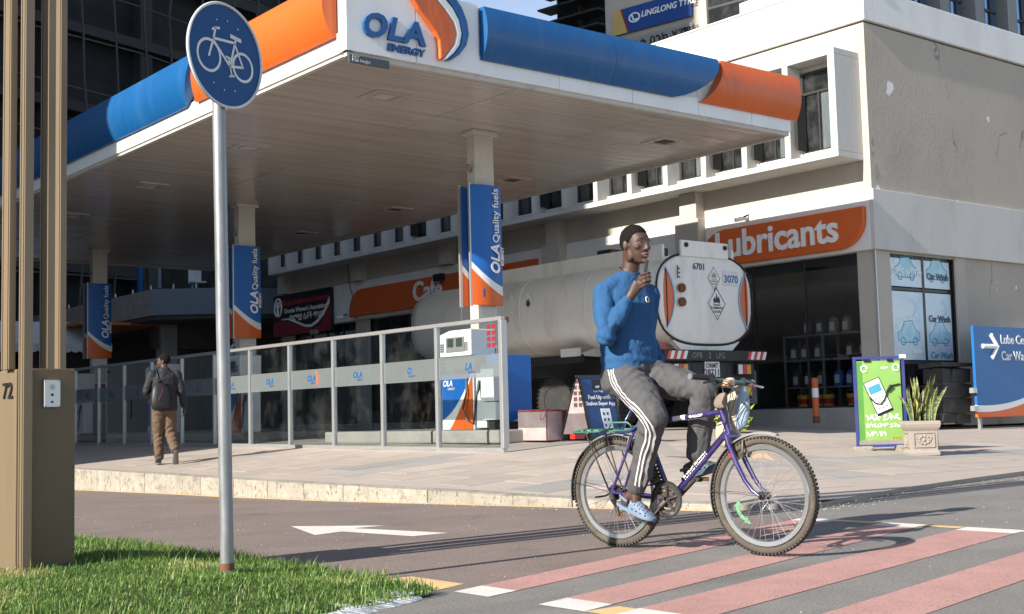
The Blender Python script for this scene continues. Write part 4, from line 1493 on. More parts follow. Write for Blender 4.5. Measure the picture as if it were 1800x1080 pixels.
each('suspension_beam', 'chassis', tk, [(17.3, 17.5, 1.2, 17.5, 20.2, 1.65), (18.2, 17.5, 1.2, 18.4, 20.2, 1.65)])
for x in (16.9, 18.7):
    MB().box(x, 22.6, .57, x + .2, 22.8, 1.7).box(x - .1, 22.5, .5, x + .3, 22.9, .57).build('landing_leg', 'chassis', tk)

# ------------------------------------------------------------------ things on the forecourt
M['redmetal'] = mat('scuffed_red_paint', (.32, .045, .04), .5, .15, 4, dirt=(.55, .42, .4), dsc=3, damt=.7)
M['pinkmetal'] = mat('scuffed_pale_paint', (.52, .36, .34), .5, .15, 4, dirt=(.6, .56, .54), dsc=3, damt=.9)
t = thing('sand_box', 'scuffed red and pale metal box on the pavement beside the blue folding board', 'box', (12.55, 14.6, ground(12.5, 14.5)))
g0 = ground(12.5, 14.5)
MB().prism([(14.38, g0 + .01), (15.0, g0 + .01), (15.0, g0 + .46), (14.38, g0 + .44)], 12.2, 12.86, 'x').build('body', 'redmetal', t, bevel=.012)
MB().box(12.19, 14.36, g0 + .44, 12.88, 15.02, g0 + .475).build('lid', 'redmetal', t, bevel=.008)
MB().box(12.185, 14.37, g0 + .02, 12.199, 15.01, g0 + .44).build('pale_panel', 'pinkmetal', t)
MB().box(12.22, 14.366, g0 + .02, 12.5, 14.379, g0 + .44).build('pale_panel', 'pinkmetal', t)

# folding A-board
M['boardblue'] = mat('board_blue_print', (.02, .055, .17), .4, .1, 2)
g0 = ground(12.7, 13.9)
t = thing('folding_board', 'blue folding pavement board advertising a super app, behind the rear wheel of the bicycle', 'signboard', (12.8, 13.9, g0))
def slant(B, x0, z0, x1, z1, off0, off1):
    """panel in the board's leaning front plane"""
    def P(x, z, o):
        return (x + (1 - z / .95) * .22 * 0 + (.28 * (1 - z / .95) * (x - 12.5) * 0), 13.9 - .24 + .24 * z / .95 + o, g0 + z)
    return B.add([P(x0, z0, off0), P(x1, z0, off0), P(x1, z1, off0), P(x0, z1, off0), P(x0, z0, off1), P(x1, z0, off1), P(x1, z1, off1), P(x0, z1, off1)],
                 [(0, 1, 2, 3), (7, 6, 5, 4), (0, 4, 5, 1), (1, 5, 6, 2), (2, 6, 7, 3), (3, 7, 4, 0)])
B = MB()
slant(B, 12.42, 0, 12.46, .95, -.01, .02); slant(B, 13.04, 0, 13.08, .95, -.01, .02)
slant(B, 12.46, .91, 13.04, .95, -.01, .02); slant(B, 12.46, .02, 13.04, .06, -.01, .02)
B.build('front_frame', 'darkframe', t)
B = MB()
slant(B, 12.46, .06, 13.04, .91, 0, .012)
pn = B.build('front_panel', 'boardblue', t)
B = MB()
B.add([(12.43, 13.9, g0 + .95), (13.07, 13.9, g0 + .95), (13.07, 14.3, g0), (12.43, 14.3, g0)], [(0, 1, 2, 3), (3, 2, 1, 0)])
B.add([(12.40, 13.93, g0 + .95), (12.40, 13.9, g0 + .95), (12.40, 14.28, g0), (12.40, 14.32, g0), (12.44, 13.93, g0 + .95), (12.44, 13.9, g0 + .95), (12.44, 14.28, g0), (12.44, 14.32, g0)],
      [(0, 1, 2, 3), (7, 6, 5, 4), (0, 4, 5, 1), (1, 5, 6, 2), (2, 6, 7, 3), (3, 7, 4, 0)])
B.build('rear_panel', 'darkframe', t)
MB().add([(12.41, 13.69, g0 + .1), (12.41, 14.25, g0 + .1), (12.41, 13.92, g0 + .9), (12.41, 13.89, g0 + .9)], [(0, 1, 2, 3), (3, 2, 1, 0)]).build('side_cloth', 'pinkmetal', t)
sl_ = Vector((0, .24, .95)).normalized()
def onb(x, z):
    return (x, 13.9 - .24 + .24 * z / .95 - .006, g0 + z)
kw = dict(right=(1, 0, 0), up=sl_)
text('Super App', .045, onb(12.75, .7), m='wletter', par=pn, depth=.002, align='CENTER', **kw)
text('Fuel Up with', .085, onb(12.75, .6), m='wletter', par=pn, depth=.002, align='CENTER', bold=.02, **kw)
text('Dashen Super App', .078, onb(12.75, .51), m='wletter', par=pn, depth=.002, align='CENTER', bold=.02, **kw)
B = MB()
slant(B, 12.66, .74, 12.84, .88, -.004, 0)
B.build('logo_patch', 'black', pn)
text('APP', .05, (onb(12.75, .76)[0], onb(12.75, .76)[1] - .004, onb(12.75, .76)[2]), m='wletter', par=pn, depth=.001, align='CENTER', **kw)
B = MB()
slant(B, 12.73, .07, 12.91, .46, -.006, 0)
ph = B.build('phone_picture', 'fascia', pn)
B = MB()
for i in range(2):
    for j in range(4):
        slant(B, 12.755 + i * .075, .11 + j * .085, 12.79 + i * .075, .15 + j * .085, -.009, -.006)
B.build('icon_dot', 'boardblue', ph)

# green advertising board
t = thing('advertising_board', 'bright green poster in a blue steel frame on concrete feet beside the planter', 'signboard', (15.27, 10.77, ground(15.2, 10.8)), R(-37))
g0 = t.location.z
M['green'] = mat('green_print', (.22, .4, .1), .45, .06, 2, dirt=(.15, .32, .07), dsc=1.2, damt=.5)
B = MB()
B.box(-.36, -.02, -.05, -.325, .02, 1.31).box(.325, -.02, -.05, .36, .02, 1.31).box(-.325, -.02, 1.275, .325, .02, 1.31).box(-.325, -.02, .05, .325, .02, .085)
B.build('frame', mat('blue_frame_paint', (.03, .045, .2), .5, .1, 4, dirt=(.12, .08, .06), dsc=6, damt=.4), t, world=False)
gp = MB().box(-.32, -.012, .14, .30, .004, 1.25).build('poster', 'green', t, world=False, bevel=.004)
MB().box(-.32, -.0135, .15, -.24, -.0125, 1.24).build('dark_stripe', mat('dark_green_print', (.09, .26, .05), .5), gp, world=False)
MB().box(-.21, -.03, 1.235, -.12, .01, 1.275).box(.12, -.03, 1.235, .2, .01, 1.275).build('hanger', 'black', t, world=False)
MB().box(.29, -.03, 1.28, .38, -.02, 1.33).build('tag', 'fascia', t, world=False)
ph = MB()
c, s_ = math.cos(R(24)), math.sin(R(24))
def rot2(a, b, x0=-.03, z0=.79):
    return (x0 + a * c - b * s_ * -1 * 1.0 * 0 + 0 - b * -s_, z0 + b * c - a * s_ * 1.0 + 0 * 1.0)
def rq(a, b, x0=-.03, z0=.76):
    return (x0 + a * c + b * -s_ * 1, z0 + a * s_ * -1 * -1 + b * c)
def rp_(a, b):      # clockwise lean to the left at the top
    th = R(22)
    return (-.03 + a * math.cos(th) - b * math.sin(th), .75 + a * math.sin(th) + b * math.cos(th))
ph.prism([rp_(-.12, -.25), rp_(.12, -.25), rp_(.12, .25), rp_(-.12, .25)], -.022, -.013, 'y')
ph = ph.build('phone_picture', 'black', gp, world=False, bevel=.003)
MB().prism([rp_(-.11, -.215), rp_(.11, -.215), rp_(.11, .24), rp_(-.11, .24)], -.0235, -.0222, 'y').build('screen', 'fascia', ph, world=False)
MB().prism([rp_(-.09, .06), rp_(.09, .06), rp_(.09, .17), rp_(-.09, .17)], -.0245, -.0237, 'y').build('picture_panel', 'posterblue', ph, world=False)
B = MB()
for i in range(3):
    for j in range(3):
        q = rp_(-.06 + i * .06, -.16 + j * .07)
        B.box(q[0] - .012, -.0245, q[1] - .012, q[0] + .012, -.0237, q[1] + .012)
B.build('icon_dot', 'alu', ph, world=False)
B = MB().tube([(-.15, -.026, .74), (-.08, -.028, .66), (.0, -.028, .64), (.06, -.028, .72), (.1, -.028, .84), (.17, -.028, .9), (.28, -.026, .92)], .011, 6)
B.tube([(.1, -.03, .82), (.16, -.03, .9)], [.02, .03], 6)
B.build('cable_picture', 'black', gp, world=False)
text('ነዳጅ ሲቀዱ', .1, (-.23, -.016, .42), m='wletter', par=gp, depth=.002, bold=.02, right=(1, 0, 0), up=(0, 0, 1)) if False else None
def wtext(s, size, x, z, par, m='wletter', bold=.015):
    mt = wm(t)
    r = mt.to_3x3() @ Vector((1, 0, 0))
    return text(s, size, mt @ Vector((x, -.0165, z)), right=r, up=(0, 0, 1), m=m, par=par, depth=.0015, bold=bold)
wtext('ነዳጅ ይቅዱ', .115, -.22, .42, gp)
wtext('በሳፋሪኮም ይክፈሉ', .08, -.22, .32, gp)
wtext('ኤም-ፔሳ', .09, -.22, .2, gp)
wtext('safari', .05, .02, 1.14, gp)
for x, z in ((-.21, 1.14), (.24, 1.15)):
    MB().tube([(x + .045 * math.cos(a), -.016, z + .045 * math.sin(a)) for a in np.linspace(0, 5.6, 10)], .01, 5).build('ring_mark', 'wletter', gp, world=False)
B = MB()
for k in range(3):
    B.lathe([(0, 0), (.014, 0), (.014, .004), (0, .004)], 8, (.16 + .045 * k, -.017, .175), 'y')
B.build('icon_row', 'orangesign', gp, world=False)
def rough_block(B, x0, y0, z0, x1, y1, z1, seed):
    r_ = random.Random(seed)
    n0 = len(B.v)
    B.box(x0, y0, z0, x1, y1, z1)
    for i in range(n0, len(B.v)):
        a = B.v[i]
        B.v[i] = tuple(q + r_.uniform(-.024, .024) for q in a)
    return B
for x in (-.42, .2):
    rough_block(MB(), x, -.12, -.06, x + .26, .14, .06, int(x * 100)).build('concrete_foot', 'kerb', t, world=False, bevel=.02)

# planter with snake plants
t = thing('stone_planter', 'square cast stone planter with relief panels beside the green board', 'planter', (15.22, 10.12, ground(15.2, 10.1) - .01), R(-43))
M['caststone'] = mat('cast_stone', (.3, .255, .22), .9, .15, 6, bump=.8, bsc=70, dirt=(.2, .17, .14), dsc=6, damt=.6)
def sq(h, z):
    return [(-h, -h, z), (h, -h, z), (h, h, z), (-h, h, z)]
B = MB().loft([sq(.20, 0), sq(.205, .045), sq(.18, .07), sq(.185, .33), sq(.2, .35), sq(.215, .38), sq(.225, .42), sq(.22, .46), sq(.2, .465), sq(.175, .46), sq(.17, .40)])
B.build('pot', 'caststone', t, world=False, bevel=.008)
for rz in range(4):
    B = MB()
    for a in ((-.14, .11, .14, .122), (-.14, .298, .14, .31), (-.14, .122, -.128, .298), (.128, .122, .14, .298)):
        B.box(a[0], -.197, a[1], a[2], -.178, a[3])
    for k in range(9):
        a = 2 * math.pi * k / 9
        B.ball((.065 * math.cos(a), -.186, .21 + .05 * math.sin(a)), (.024, .012, .02), 7, 5)
    B.ball((0, -.186, .21), (.025, .014, .025), 8, 5)
    for k in (-1, 1):
        B.tube([(k * .03, -.187, .17), (k * .08, -.187, .19), (k * .1, -.187, .25)], .009, 5)
    B.xf(Matrix.Rotation(rz * math.pi / 2, 4, 'Z'))
    B.build('relief_panel', 'caststone', t, world=False, smooth=50)
MB().box(-.172, -.172, .4, .172, .172, .43).build('potting_soil', 'soil', t, world=False)
m = mat('snake_leaf', (.035, .07, .03), .4, .15, 8)
n_, l_ = m.node_tree.nodes, m.node_tree.links
sp = obj_xyz(m)
wv_ = noise_fac(m, 26, .52, .56, st=(.5, .5, 2.6), detail=4)
mixin(m, math_node(m, 'MULTIPLY', wv_, .7), (.2, .26, .13))
uv = n_.new('ShaderNodeAttribute')
uv.attribute_name = 'edge'
mixin(m, uv.outputs['Fac'], (.42, .36, .09))
M['snake'] = m
pt = thing('snake_plant', 'clump of stiff yellow edged snake plant leaves in the stone planter', 'plant', t.location + Vector((0, 0, .43)), R(-43))
r2 = random.Random(11)
for k in range(46):
    x, y = r2.uniform(-.15, .15), r2.uniform(-.15, .15)
    h = r2.uniform(.24, .56) * (1.18 if abs(x) < .08 else .95)
    wd = r2.uniform(.018, .034)
    a = r2.uniform(0, math.pi)
    lx, ly = x * .7 + r2.uniform(-.06, .06), y * .7 + r2.uniform(-.06, .06)
    yel = r2.choice([0, 0, 0, 0, .2, .4, .85])
    v, f, ed = [], [], []
    S = 7
    for i in range(S + 1):
        q = i / S
        ww = wd * (.55 + .9 * q - 1.0 * q * q) * (1.35 if q < .95 else .0) + .001
        tw = a + q * r2.uniform(.2, .9)
        cxq, cyq = x + lx * q * q, y + ly * q * q
        z = h * q * (1 - .0)
        ca, sa_ = math.cos(tw), math.sin(tw)
        for o_ in (-1, -.55, .55, 1):
            dep_ = .35 * ww * (1 if abs(o_) < .9 else 0)
            v.append((cxq + ca * ww * o_ - sa_ * dep_, cyq + sa_ * ww * o_ + ca * dep_, z))
            ed.append(max(yel * (q > .35) * (.4 + q * .6), .7 if abs(o_) > .9 else 0.0))
    for i in range(S):
        for j in range(3):
            c_ = i * 4 + j
            f.append((c_, c_ + 1, c_ + 5, c_ + 4))
    me = MB().add(v, f).mesh('leaf')
    at_ = me.attributes.new('edge', 'FLOAT', 'POINT')
    at_.data.foreach_set('value', ed)
    link('leaf', me, 'snake', pt, smooth=True)

# black stone pier
M['basalt'] = mat('dark_stone', (.045, .043, .042), .85, .25, 5, bump=.9, bsc=22, dirt=(.1, .09, .085), dsc=5, damt=.5)
t = thing('stone_pier', 'low pier of rough black stone blocks beside the blue direction board', 'wall', (22.6, 14.3, .5))
MB().box(22.3, 14.3, .45, 23.1, 14.64, 1.5).build('core', 'concrete', t)
zz = .46
for r_i, h in enumerate((.2, .3, .29, .3)):
    xa = 22.2 - (.05 if r_i == 0 else 0)
    xe = 23.2
    cuts = [xa] + [xa + (xe - xa) * q for q in ((.5,), (.42,), (.6,), (.36,))[r_i]] + [xe]
    for a, b in zip(cuts[:-1], cuts[1:]):
        for y0, y1 in ((14.22, 14.45), (14.455, 14.66)):
            rough_block(MB(), a + .016, y0, zz + .014, b - .016, y1, zz + h - .014, int(a * 100) + r_i).build('stone', 'basalt', t, bevel=.012)
    zz += h + .004
rough_block(MB(), 22.15, 14.18, zz, 23.25, 14.7, zz + .1, 5).build('capstone', 'basalt', t, bevel=.015)

# blue direction board
M['lubeprint'] = swoosh('direction_board_print', 0, -.66, -.05, .07, (.13, -.01), ORG, WHT, (.012, .115, .33), .35)
t = thing('direction_board', 'large blue board with white arrow to lube center and car wash at the right edge', 'sign', (22.82, 13.9, .5))
o = MB().box(0, -.03, -.9, 3.2, .03, .9).build('panel', 'lubeprint', t, world=False, bevel=.01)
o.location = (0, 0, .97)
B = MB()
B.tube([(23.1, 13.86, 1.97), (23.58, 13.86, 1.97)], .045, 8)
B.tube([(23.42, 13.86, 2.2), (23.64, 13.86, 1.97), (23.42, 13.86, 1.74)], .045, 8)
B.build('arrow', 'wletter', t)
text('Lube Center', .26, (23.78, 13.865, 2.03), m='wletter', par=t, depth=.003, bold=.012, **NEG_Y)
text('Car Wash', .26, (23.78, 13.865, 1.7), m='wletter', par=t, depth=.003, bold=.012, **NEG_Y)
each('leg', 'galv', t, [(x, 13.93, .3, x + .06, 13.99, 2.3) for x in (23.0, 25.8)])
for z in (.7, 1.05):
    MB().box(22.7, 13.86, z, 22.83, 13.95, z + .1).build('hinge', 'alu', t)

# bollard, gas cylinder, small shrub at the kerb of the shop
t = thing('bollard', 'orange bollard with a white band and rusty foot before the shop window', 'bollard', (20.3, 15.8, .55))
MB().lathe([(.07, 0), (.07, .14)], 12, (20.3, 15.8, .54)).build('rusty_foot', 'rust', t, smooth=40)
MB().lathe([(.065, .14), (.065, .86), (.05, .88), (0, .885)], 12, (20.3, 15.8, .54)).build('post', mat('bollard_orange', (.55, .12, .03), .55, .15, 5, dirt=(.3, .1, .05), dsc=5, damt=.6), t, smooth=40)
MB().lathe([(.0675, .5), (.0675, .68)], 12, (20.3, 15.8, .54), cap=False).build('white_band', 'wletter', t, smooth=True)
t = thing('gas_cylinder', 'dark red gas cylinder standing by the shop, behind the bicycle handlebar', 'cylinder', (19.9, 17.3, .55))
MB().lathe([(.13, 0), (.15, .03), (.15, .5), (.12, .58), (.05, .62), (.05, .68), (0, .68)], 16, (19.9, 17.35, .55)).build('body', mat('cylinder_red', (.22, .012, .012), .4, .1, 3), t, smooth=40)
MB().tube([(19.82, 17.35, 1.17), (19.82, 17.35, 1.28), (19.98, 17.35, 1.28), (19.98, 17.35, 1.17)], .015, 6).build('collar', 'rust', t)

# shelf with oil cans inside the shop
t = thing('display_shelf', 'grey steel shelf with three boards inside the shop window', 'shelf', (22.0, 16.6, .83))
sh_y0, sh_y1 = 14.98, 17.68
for y in (sh_y0, 16.62, sh_y1 - .05):
    for x in (21.7, 22.2):
        MB().box(x, y, .5, x + .04, y + .05, 2.37).build('upright', 'galv', t)
lv = [1.25, 1.82, 2.34]
for z in lv:
    MB().box(21.72, sh_y0, z, 22.22, sh_y1, z + .03).build('board', 'galv', t)
M['canlabel'] = mat('can_label', (.55, .58, .6), .5, .2, 20)
def oilcan(label, grp, body, y, z):
    t = thing('oil_can', label, 'oil can', (21.85, y, z), 0, grp)
    MB().prism([(-.09, 0), (.09, 0), (.1, .08), (.1, .2), (.03, .3), (-.04, .32), (-.1, .24)], -.06, .06, 'x').build('body', body, t, world=False, bevel=.02)
    MB().tube([(0, .11, .27), (0, -.02 - .06, .31), (0, -.1, .2), (0, -.1, .1)], .014, 6).build('handle', body, t, world=False)
    MB().lathe([(.022, .3), (.022, .35), (0, .35)], 10, (0, .02, 0)).build('cap', body, t, world=False)
    MB().box(-.066, -.05, .06, -.061, .06, .23).build('label', 'canlabel', t, world=False)
    return t
M['candark'] = mat('can_charcoal', (.05, .052, .06), .4, .1, 3)
M['canblue'] = mat('can_blue', (.02, .12, .4), .35, .1, 3)
M['canbrown'] = mat('can_bronze', (.25, .17, .1), .35, .1, 3)
rows_ = {2: [(17.1, 'candark'), (16.78, 'candark'), (16.45, 'canbrown'), (16.12, 'canbrown'), (15.45, 'candark')],
         1: [(17.48, 'candark'), (17.2, 'candark'), (16.85, 'candark'), (16.05, 'candark'), (15.72, 'candark')],
         0: [(17.45, 'candark'), (17.15, 'candark'), (16.82, 'candark'), (16.38, 'canblue'), (16.08, 'canblue'), (15.7, 'canblue')]}
cname = {'candark': 'charcoal', 'canbrown': 'bronze', 'canblue': 'bright blue'}
bname = {2: 'top', 1: 'middle', 0: 'lowest'}
oname = ['first', 'second', 'third', 'fourth', 'fifth', 'sixth']
protos = {}
for bd, items in rows_.items():
    for i, (y, cm) in enumerate(items):
        lab = '%s oil can, %s from the left on the %s board of the shop shelf' % (cname[cm], oname[i], bname[bd])
        if cm in protos:
            o = copy_tree(protos[cm])
            o.location = (21.85, y, lv[bd] + .03)
            o['label'] = lab
        else:
            protos[cm] = oilcan(lab, 'oil cans on the display shelf', cm, y, lv[bd] + .03)
M['yellow'] = mat('yellow_plastic', (.65, .42, .03), .4, .1, 3)
t = thing('grease_bucket', 'yellow bucket with red label, first from the left under the display shelf', 'bucket', (21.7, 17.2, .85), 0, 'yellow buckets under the shelf')
MB().lathe([(.1, 0), (.125, .24), (.13, .24), (.13, .26), (0, .26)], 14).build('body', 'yellow', t, world=False, smooth=40)
MB().lathe([(.1085, .07), (.1205, .18)], 14, cap=False).build('label', 'redrefl', t, world=False, smooth=True)
MB().tube([(0, -.125, .24), (-.06, -.09, .32), (-.08, 0, .36), (-.06, .09, .32), (0, .125, .24)], .006, 5).build('handle', 'galv', t, world=False)
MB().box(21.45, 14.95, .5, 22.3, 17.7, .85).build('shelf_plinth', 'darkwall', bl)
for i, y in enumerate((16.85, 16.55, 15.95, 15.5)):
    o = copy_tree(t)
    o.location = (21.7, y, .85)
    o['label'] = 'yellow bucket with red label, %s from the left under the display shelf' % oname[i + 1]
# ------------------------------------------------------------------ backdrop buildings
# cafe block with balcony behind the forecourt
t = thing('cafe_building', 'shaded concrete building with a balcony terrace and dark shop fronts behind the forecourt', 'building', (18, 42, .5))
M['roughconc'] = mat('rough_concrete', (.3, .29, .28), .9, .2, 3, bump=.6, bsc=14, dirt=(.16, .155, .15), dsc=2, damt=.6)
M['bluegrey'] = mat('blue_grey_paint', (.15, .18, .22), .7, .06, 1, dirt=(.1, .12, .14), dsc=1.5, damt=.4)
A, Bp, Cp = (18.0, 42.0), (20.6, 40.0), (22.6, 40.0)
MB().prism([(18.0, 42.0), (18.0, 62), (18.4, 62), (18.4, 42.1)], 4.6, 5.5, 'z').build('balcony_front', 'roughconc', t)
MB().prism([(18.0, 42.0), (18.2, 42.3), (20.75, 40.32), (23, 40.3), (23, 40), (20.6, 40)], 4.6, 5.5, 'z').build('balcony_front', 'bluegrey', t)
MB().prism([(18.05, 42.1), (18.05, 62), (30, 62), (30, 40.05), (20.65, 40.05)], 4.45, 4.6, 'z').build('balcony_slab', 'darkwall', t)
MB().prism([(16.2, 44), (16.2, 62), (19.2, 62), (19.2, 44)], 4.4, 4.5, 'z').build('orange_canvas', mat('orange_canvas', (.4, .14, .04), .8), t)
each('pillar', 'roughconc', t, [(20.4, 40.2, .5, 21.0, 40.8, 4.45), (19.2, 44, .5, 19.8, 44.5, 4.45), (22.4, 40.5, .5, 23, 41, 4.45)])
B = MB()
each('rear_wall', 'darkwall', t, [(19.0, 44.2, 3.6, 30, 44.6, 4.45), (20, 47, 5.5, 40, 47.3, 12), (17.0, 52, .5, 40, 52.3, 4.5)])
B = MB()
B.box(20.3, 46.9, 5.6, 30, 46.95, 8.2)
B.build('window_band', 'pane', t)
each('mullion', 'bluegrey', t, [(20.3 + i * 1.4, 46.8, 5.5, 20.42 + i * 1.4, 46.98, 8.3) for i in range(7)])
each('shop_mullion', 'darkframe', t, [(19.9 + i * 1.1, 44.5, .6, 20.0 + i * 1.1, 44.6, 3.6) for i in range(5)])
MB().box(19.8, 44.62, .6, 30, 44.66, 3.6).build('shop_glazing', 'pane', t)
each('rail_stub', 'fascia', t, [(18.15, 42.5 + i * 1.6, 5.5, 18.19, 42.54 + i * 1.6, 5.68) for i in range(6)] + [(18.6 + i * .62, 41.65 - i * .48, 5.5, 18.64 + i * .62, 41.69 - i * .48, 5.68) for i in range(4)])
MB().box(19.6, 47.0, 5.5, 19.75, 47.2, 8).build('blue_post', 'blueletter', t)
M['fabricwhite'] = mat('chair_fabric', (.5, .5, .52), .8, .1, 4)
for i, (x, y) in enumerate(((20.6, 44), (22.1, 43.4))):
    c = thing('terrace_chair', ('pale fabric chair nearer the corner of the shaded terrace', 'pale fabric chair farther along the shaded terrace')[i], 'chair', (x, y, 5.6), .3 * i, 'chairs on the terrace')
    MB().box(-.25, -.25, .42, .25, .25, .48).build('seat', 'fabricwhite', c, world=False)
    MB().box(-.25, .2, .48, .25, .25, 1.0).build('backrest', 'fabricwhite', c, world=False)
    for a in (-.22, .22):
        for b in (-.22, .22):
            MB().box(a - .02, b - .02, -1.0 * 0, a + .02, b + .02, .42).build('leg', 'darkframe', c, world=False)
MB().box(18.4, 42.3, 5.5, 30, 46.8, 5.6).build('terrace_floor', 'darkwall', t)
# round sign on its pillar, with a gold star under it
t = thing('round_shop_sign', 'small white and blue round shop sign hanging on the cafe pillar', 'sign', (20.3, 40.1, 3.4))
B = MB().lathe([(0, 0), (.26, 0), (.26, .06), (0, .06)], 18, (0, 0, 0), 'y').xf(Matrix.Translation((20.2, 40.05, 3.3)))
B.build('disc', 'fascia', t)
MB().tube([(20.2 + .17 * math.cos(a), 40.04, 3.3 + .17 * math.sin(a)) for a in np.linspace(0, 6.28, 14)[:-1]], .03, 5, closed=True).build('blue_ring', 'posterblue', t)
MB().prism([(20.08, 3.6), (20.32, 3.6), (20.2, 4.0)], 40.05, 40.1, 'y').build('pointed_top', 'fascia', t)
MB().tube([(20.2, 40.1, 3.5), (20.6, 40.25, 3.5)], .02, 5).build('arm', 'darkframe', t)
M['gold'] = mat('gold_tinsel', (.6, .42, .12), .3, .3, 30, metal=.7)
def star(x, y, z, r, label):
    t = thing('gold_star', label, 'ornament', (x, y, z))
    pts = []
    for k in range(12):
        a = math.pi * k / 6
        q = r if k % 2 == 0 else r * .35
        pts.append((q * math.cos(a), q * math.sin(a)))
    MB().prism(pts, -.03, .03, 'y').build('star', 'gold', t, world=False, bevel=.01)
    MB().tube([(0, 0, r), (0, 0, r + .5)], .008, 4).build('string', 'black', t, world=False)
star(20.3, 39.0, 3.05, .3, 'gold tinsel star hanging left of the black and red sign')
star(20.2, 39.95, 2.4, .24, 'gold tinsel star hanging below the round shop sign')
# awning at the far left
t = thing('awning', 'pale grey striped awning with scalloped edge glimpsed between the bronze posts', 'awning', (15.5, 46, 3.6))
B = MB()
B.add([(13.5, 46, 4.6), (17.6, 46, 4.6), (17.6, 44.6, 3.75), (13.5, 44.6, 3.75), (13.5, 46, 4.56), (17.6, 46, 4.56), (17.6, 44.6, 3.71), (13.5, 44.6, 3.71)],
      [(0, 3, 2, 1), (4, 5, 6, 7), (0, 1, 5, 4), (1, 2, 6, 5), (2, 3, 7, 6), (3, 0, 4, 7)])
M['canvas'] = mat('awning_canvas', (.5, .51, .52), .85, .1, 3)
B.build('canvas', 'canvas', t)
for k in range(14):
    x = 13.5 + k * .293
    MB().prism([(x, 3.72), (x, 3.5), (x + .07, 3.44), (x + .22, 3.44), (x + .285, 3.5), (x + .285, 3.72)], 44.57, 44.6, 'y').build('scallop', 'canvas', t)
# dark shrubs in the shade beyond
M['leafdark'] = mat('leaf_dark', (.03, .06, .02), .6, .3, 5, objrnd=.15)
def shrub(name, label, cat, x, y, z, rx, rz_, n, seed, m='leafdark', ls=.09, group=None):
    t = thing(name, label, cat, (x, y, z), 0, group)
    r_ = random.Random(seed)
    B = MB()
    for k in range(n):
        u = Vector((r_.gauss(0, 1), r_.gauss(0, 1), r_.gauss(0, 1))).normalized() * (r_.random() ** .4)
        c_ = Vector((u.x * rx, u.y * rx, rz_ + u.z * rz_))
        d = Vector((r_.uniform(-1, 1), r_.uniform(-1, 1), r_.uniform(-.2, 1))).normalized() * ls * r_.uniform(.6, 1.4)
        s_ = d.orthogonal().normalized() * ls * .28
        B.add([c_ - s_ * .3, c_ + d * .5 - s_, c_ + d, c_ + d * .5 + s_], [(0, 1, 2, 3)])
    B.build('foliage', m, t, world=False)
    B = MB()
    for k in range(5):
        a = k * 1.26
        B.tube([(0, 0, -.05), (.2 * rx * math.cos(a), .2 * rx * math.sin(a), rz_ * .7), (.5 * rx * math.cos(a), .5 * rx * math.sin(a), rz_ * 1.3)], [.03, .02, .008], 5)
    B.build('stem', 'rust', t, world=False)
    return t
shrub('shrub', 'dark leafy shrub in the shade at the far left under the awning', 'shrub', 13.9, 41.5, .5, .9, .9, 900, 1, ls=.16)
shrub('shrub', 'dark leafy shrub in the shade behind the gold star by the shop row', 'shrub', 19.6, 38.6, .5, .5, .8, 500, 2, ls=.14)
M['leafyellow'] = mat('leaf_yellow_green', (.2, .3, .03), .5, .25, 5)
shrub('shrub', 'yellow green spiky shrub standing beside the red gas cylinder', 'shrub', 17.3, 15.3, ground(17.3, 15.3), .34, .28, 260, 4, 'leafyellow', .16)

# building under construction with scaffolding, far behind on the left
t = thing('scaffolded_building', 'dark unfinished tower wrapped in netting and scaffold poles behind the canopy', 'building', (25, 57, 0))
an = R(-17)
t.rotation_euler = (0, 0, R(17))
M['netting'] = mat('dark_netting', (.018, .02, .022), .9, .35, .6, st=(1, 1, 2), dirt=(.032, .034, .036), dsc=.9, damt=.7)
M['slabdark'] = mat('raw_slab', (.045, .045, .046), .9, .2, 1)
M['pole'] = mat('scaffold_pole', (.075, .07, .064), .8, .2, 5)
MB().box(-24, .8, 0, 19, 14, 46).build('netted_wall', 'netting', t, world=False)
B = MB()
for k in range(12):
    z = 4 + 3.6 * k
    MB().box(-24, -.1, z, 19, .8, z + .45).build('floor_slab', 'slabdark', t, world=False)
for k in range(8):
    x = -22 + 5.2 * k
    MB().box(x, .2, 0, x + .7, .79, 46).build('wall_column', 'slabdark', t, world=False)
r_ = random.Random(5)
for k in range(25):
    x = -23 + 1.75 * k + r_.uniform(-.2, .2)
    a = r_.uniform(0, 9)
    MB().tube([(x + .18 * math.sin(z * .5 + a) + .1 * math.sin(z * 1.7 + a), -1.2, z) for z in np.linspace(0, 46, 24)], .06, 5).build('scaffold_pole', 'pole', t, world=False)
for k in range(20):
    z = 3 + 2.1 * k
    MB().tube([(-24 + 43 * q, -1.15, z + r_.uniform(-.2, .2)) for q in np.linspace(0, 1, 9)], .045, 5).build('scaffold_rail', 'pole', t, world=False)

# tower with tyre and bank signs behind the corner building
t = thing('office_tower', 'beige tower with dark louvred glass behind the parapet, carrying two company signs', 'building', (24.2, 23.45, 9), R(9.5))
MB().box(0, -3.4, -9, 8, 1.75, 14).build('wall', 'beige', t, world=False)
MB().box(.3, 1.75, -9, 8, 3.7, 9).build('dark_glass', 'darkframe', t, world=False)
MB().box(.27, 1.8, -2, .29, 3.7, 9).build('glass_skin', 'pane', t, world=False)
for k in range(12):
    MB().box(-.3, 1.78, .4 + k * .42, .3, 3.95, .45 + k * .42).build('louvre', 'darkframe', t, world=False)
MB().box(.1, 2.7, -2, .26, 2.78, 9).build('mullion', 'darkframe', t, world=False)
wdw = MB().box(-.05, -2.75, .9, .02, -1.55, 3.4).build('window', 'darkframe', t, world=False)
MB().box(-.07, -2.68, .98, -.06, -1.62, 2.15).build('pane', 'pane', wdw, world=False)
MB().box(-.07, -2.68, 2.22, -.06, -1.62, 3.35).build('pane', 'pane', wdw, world=False)
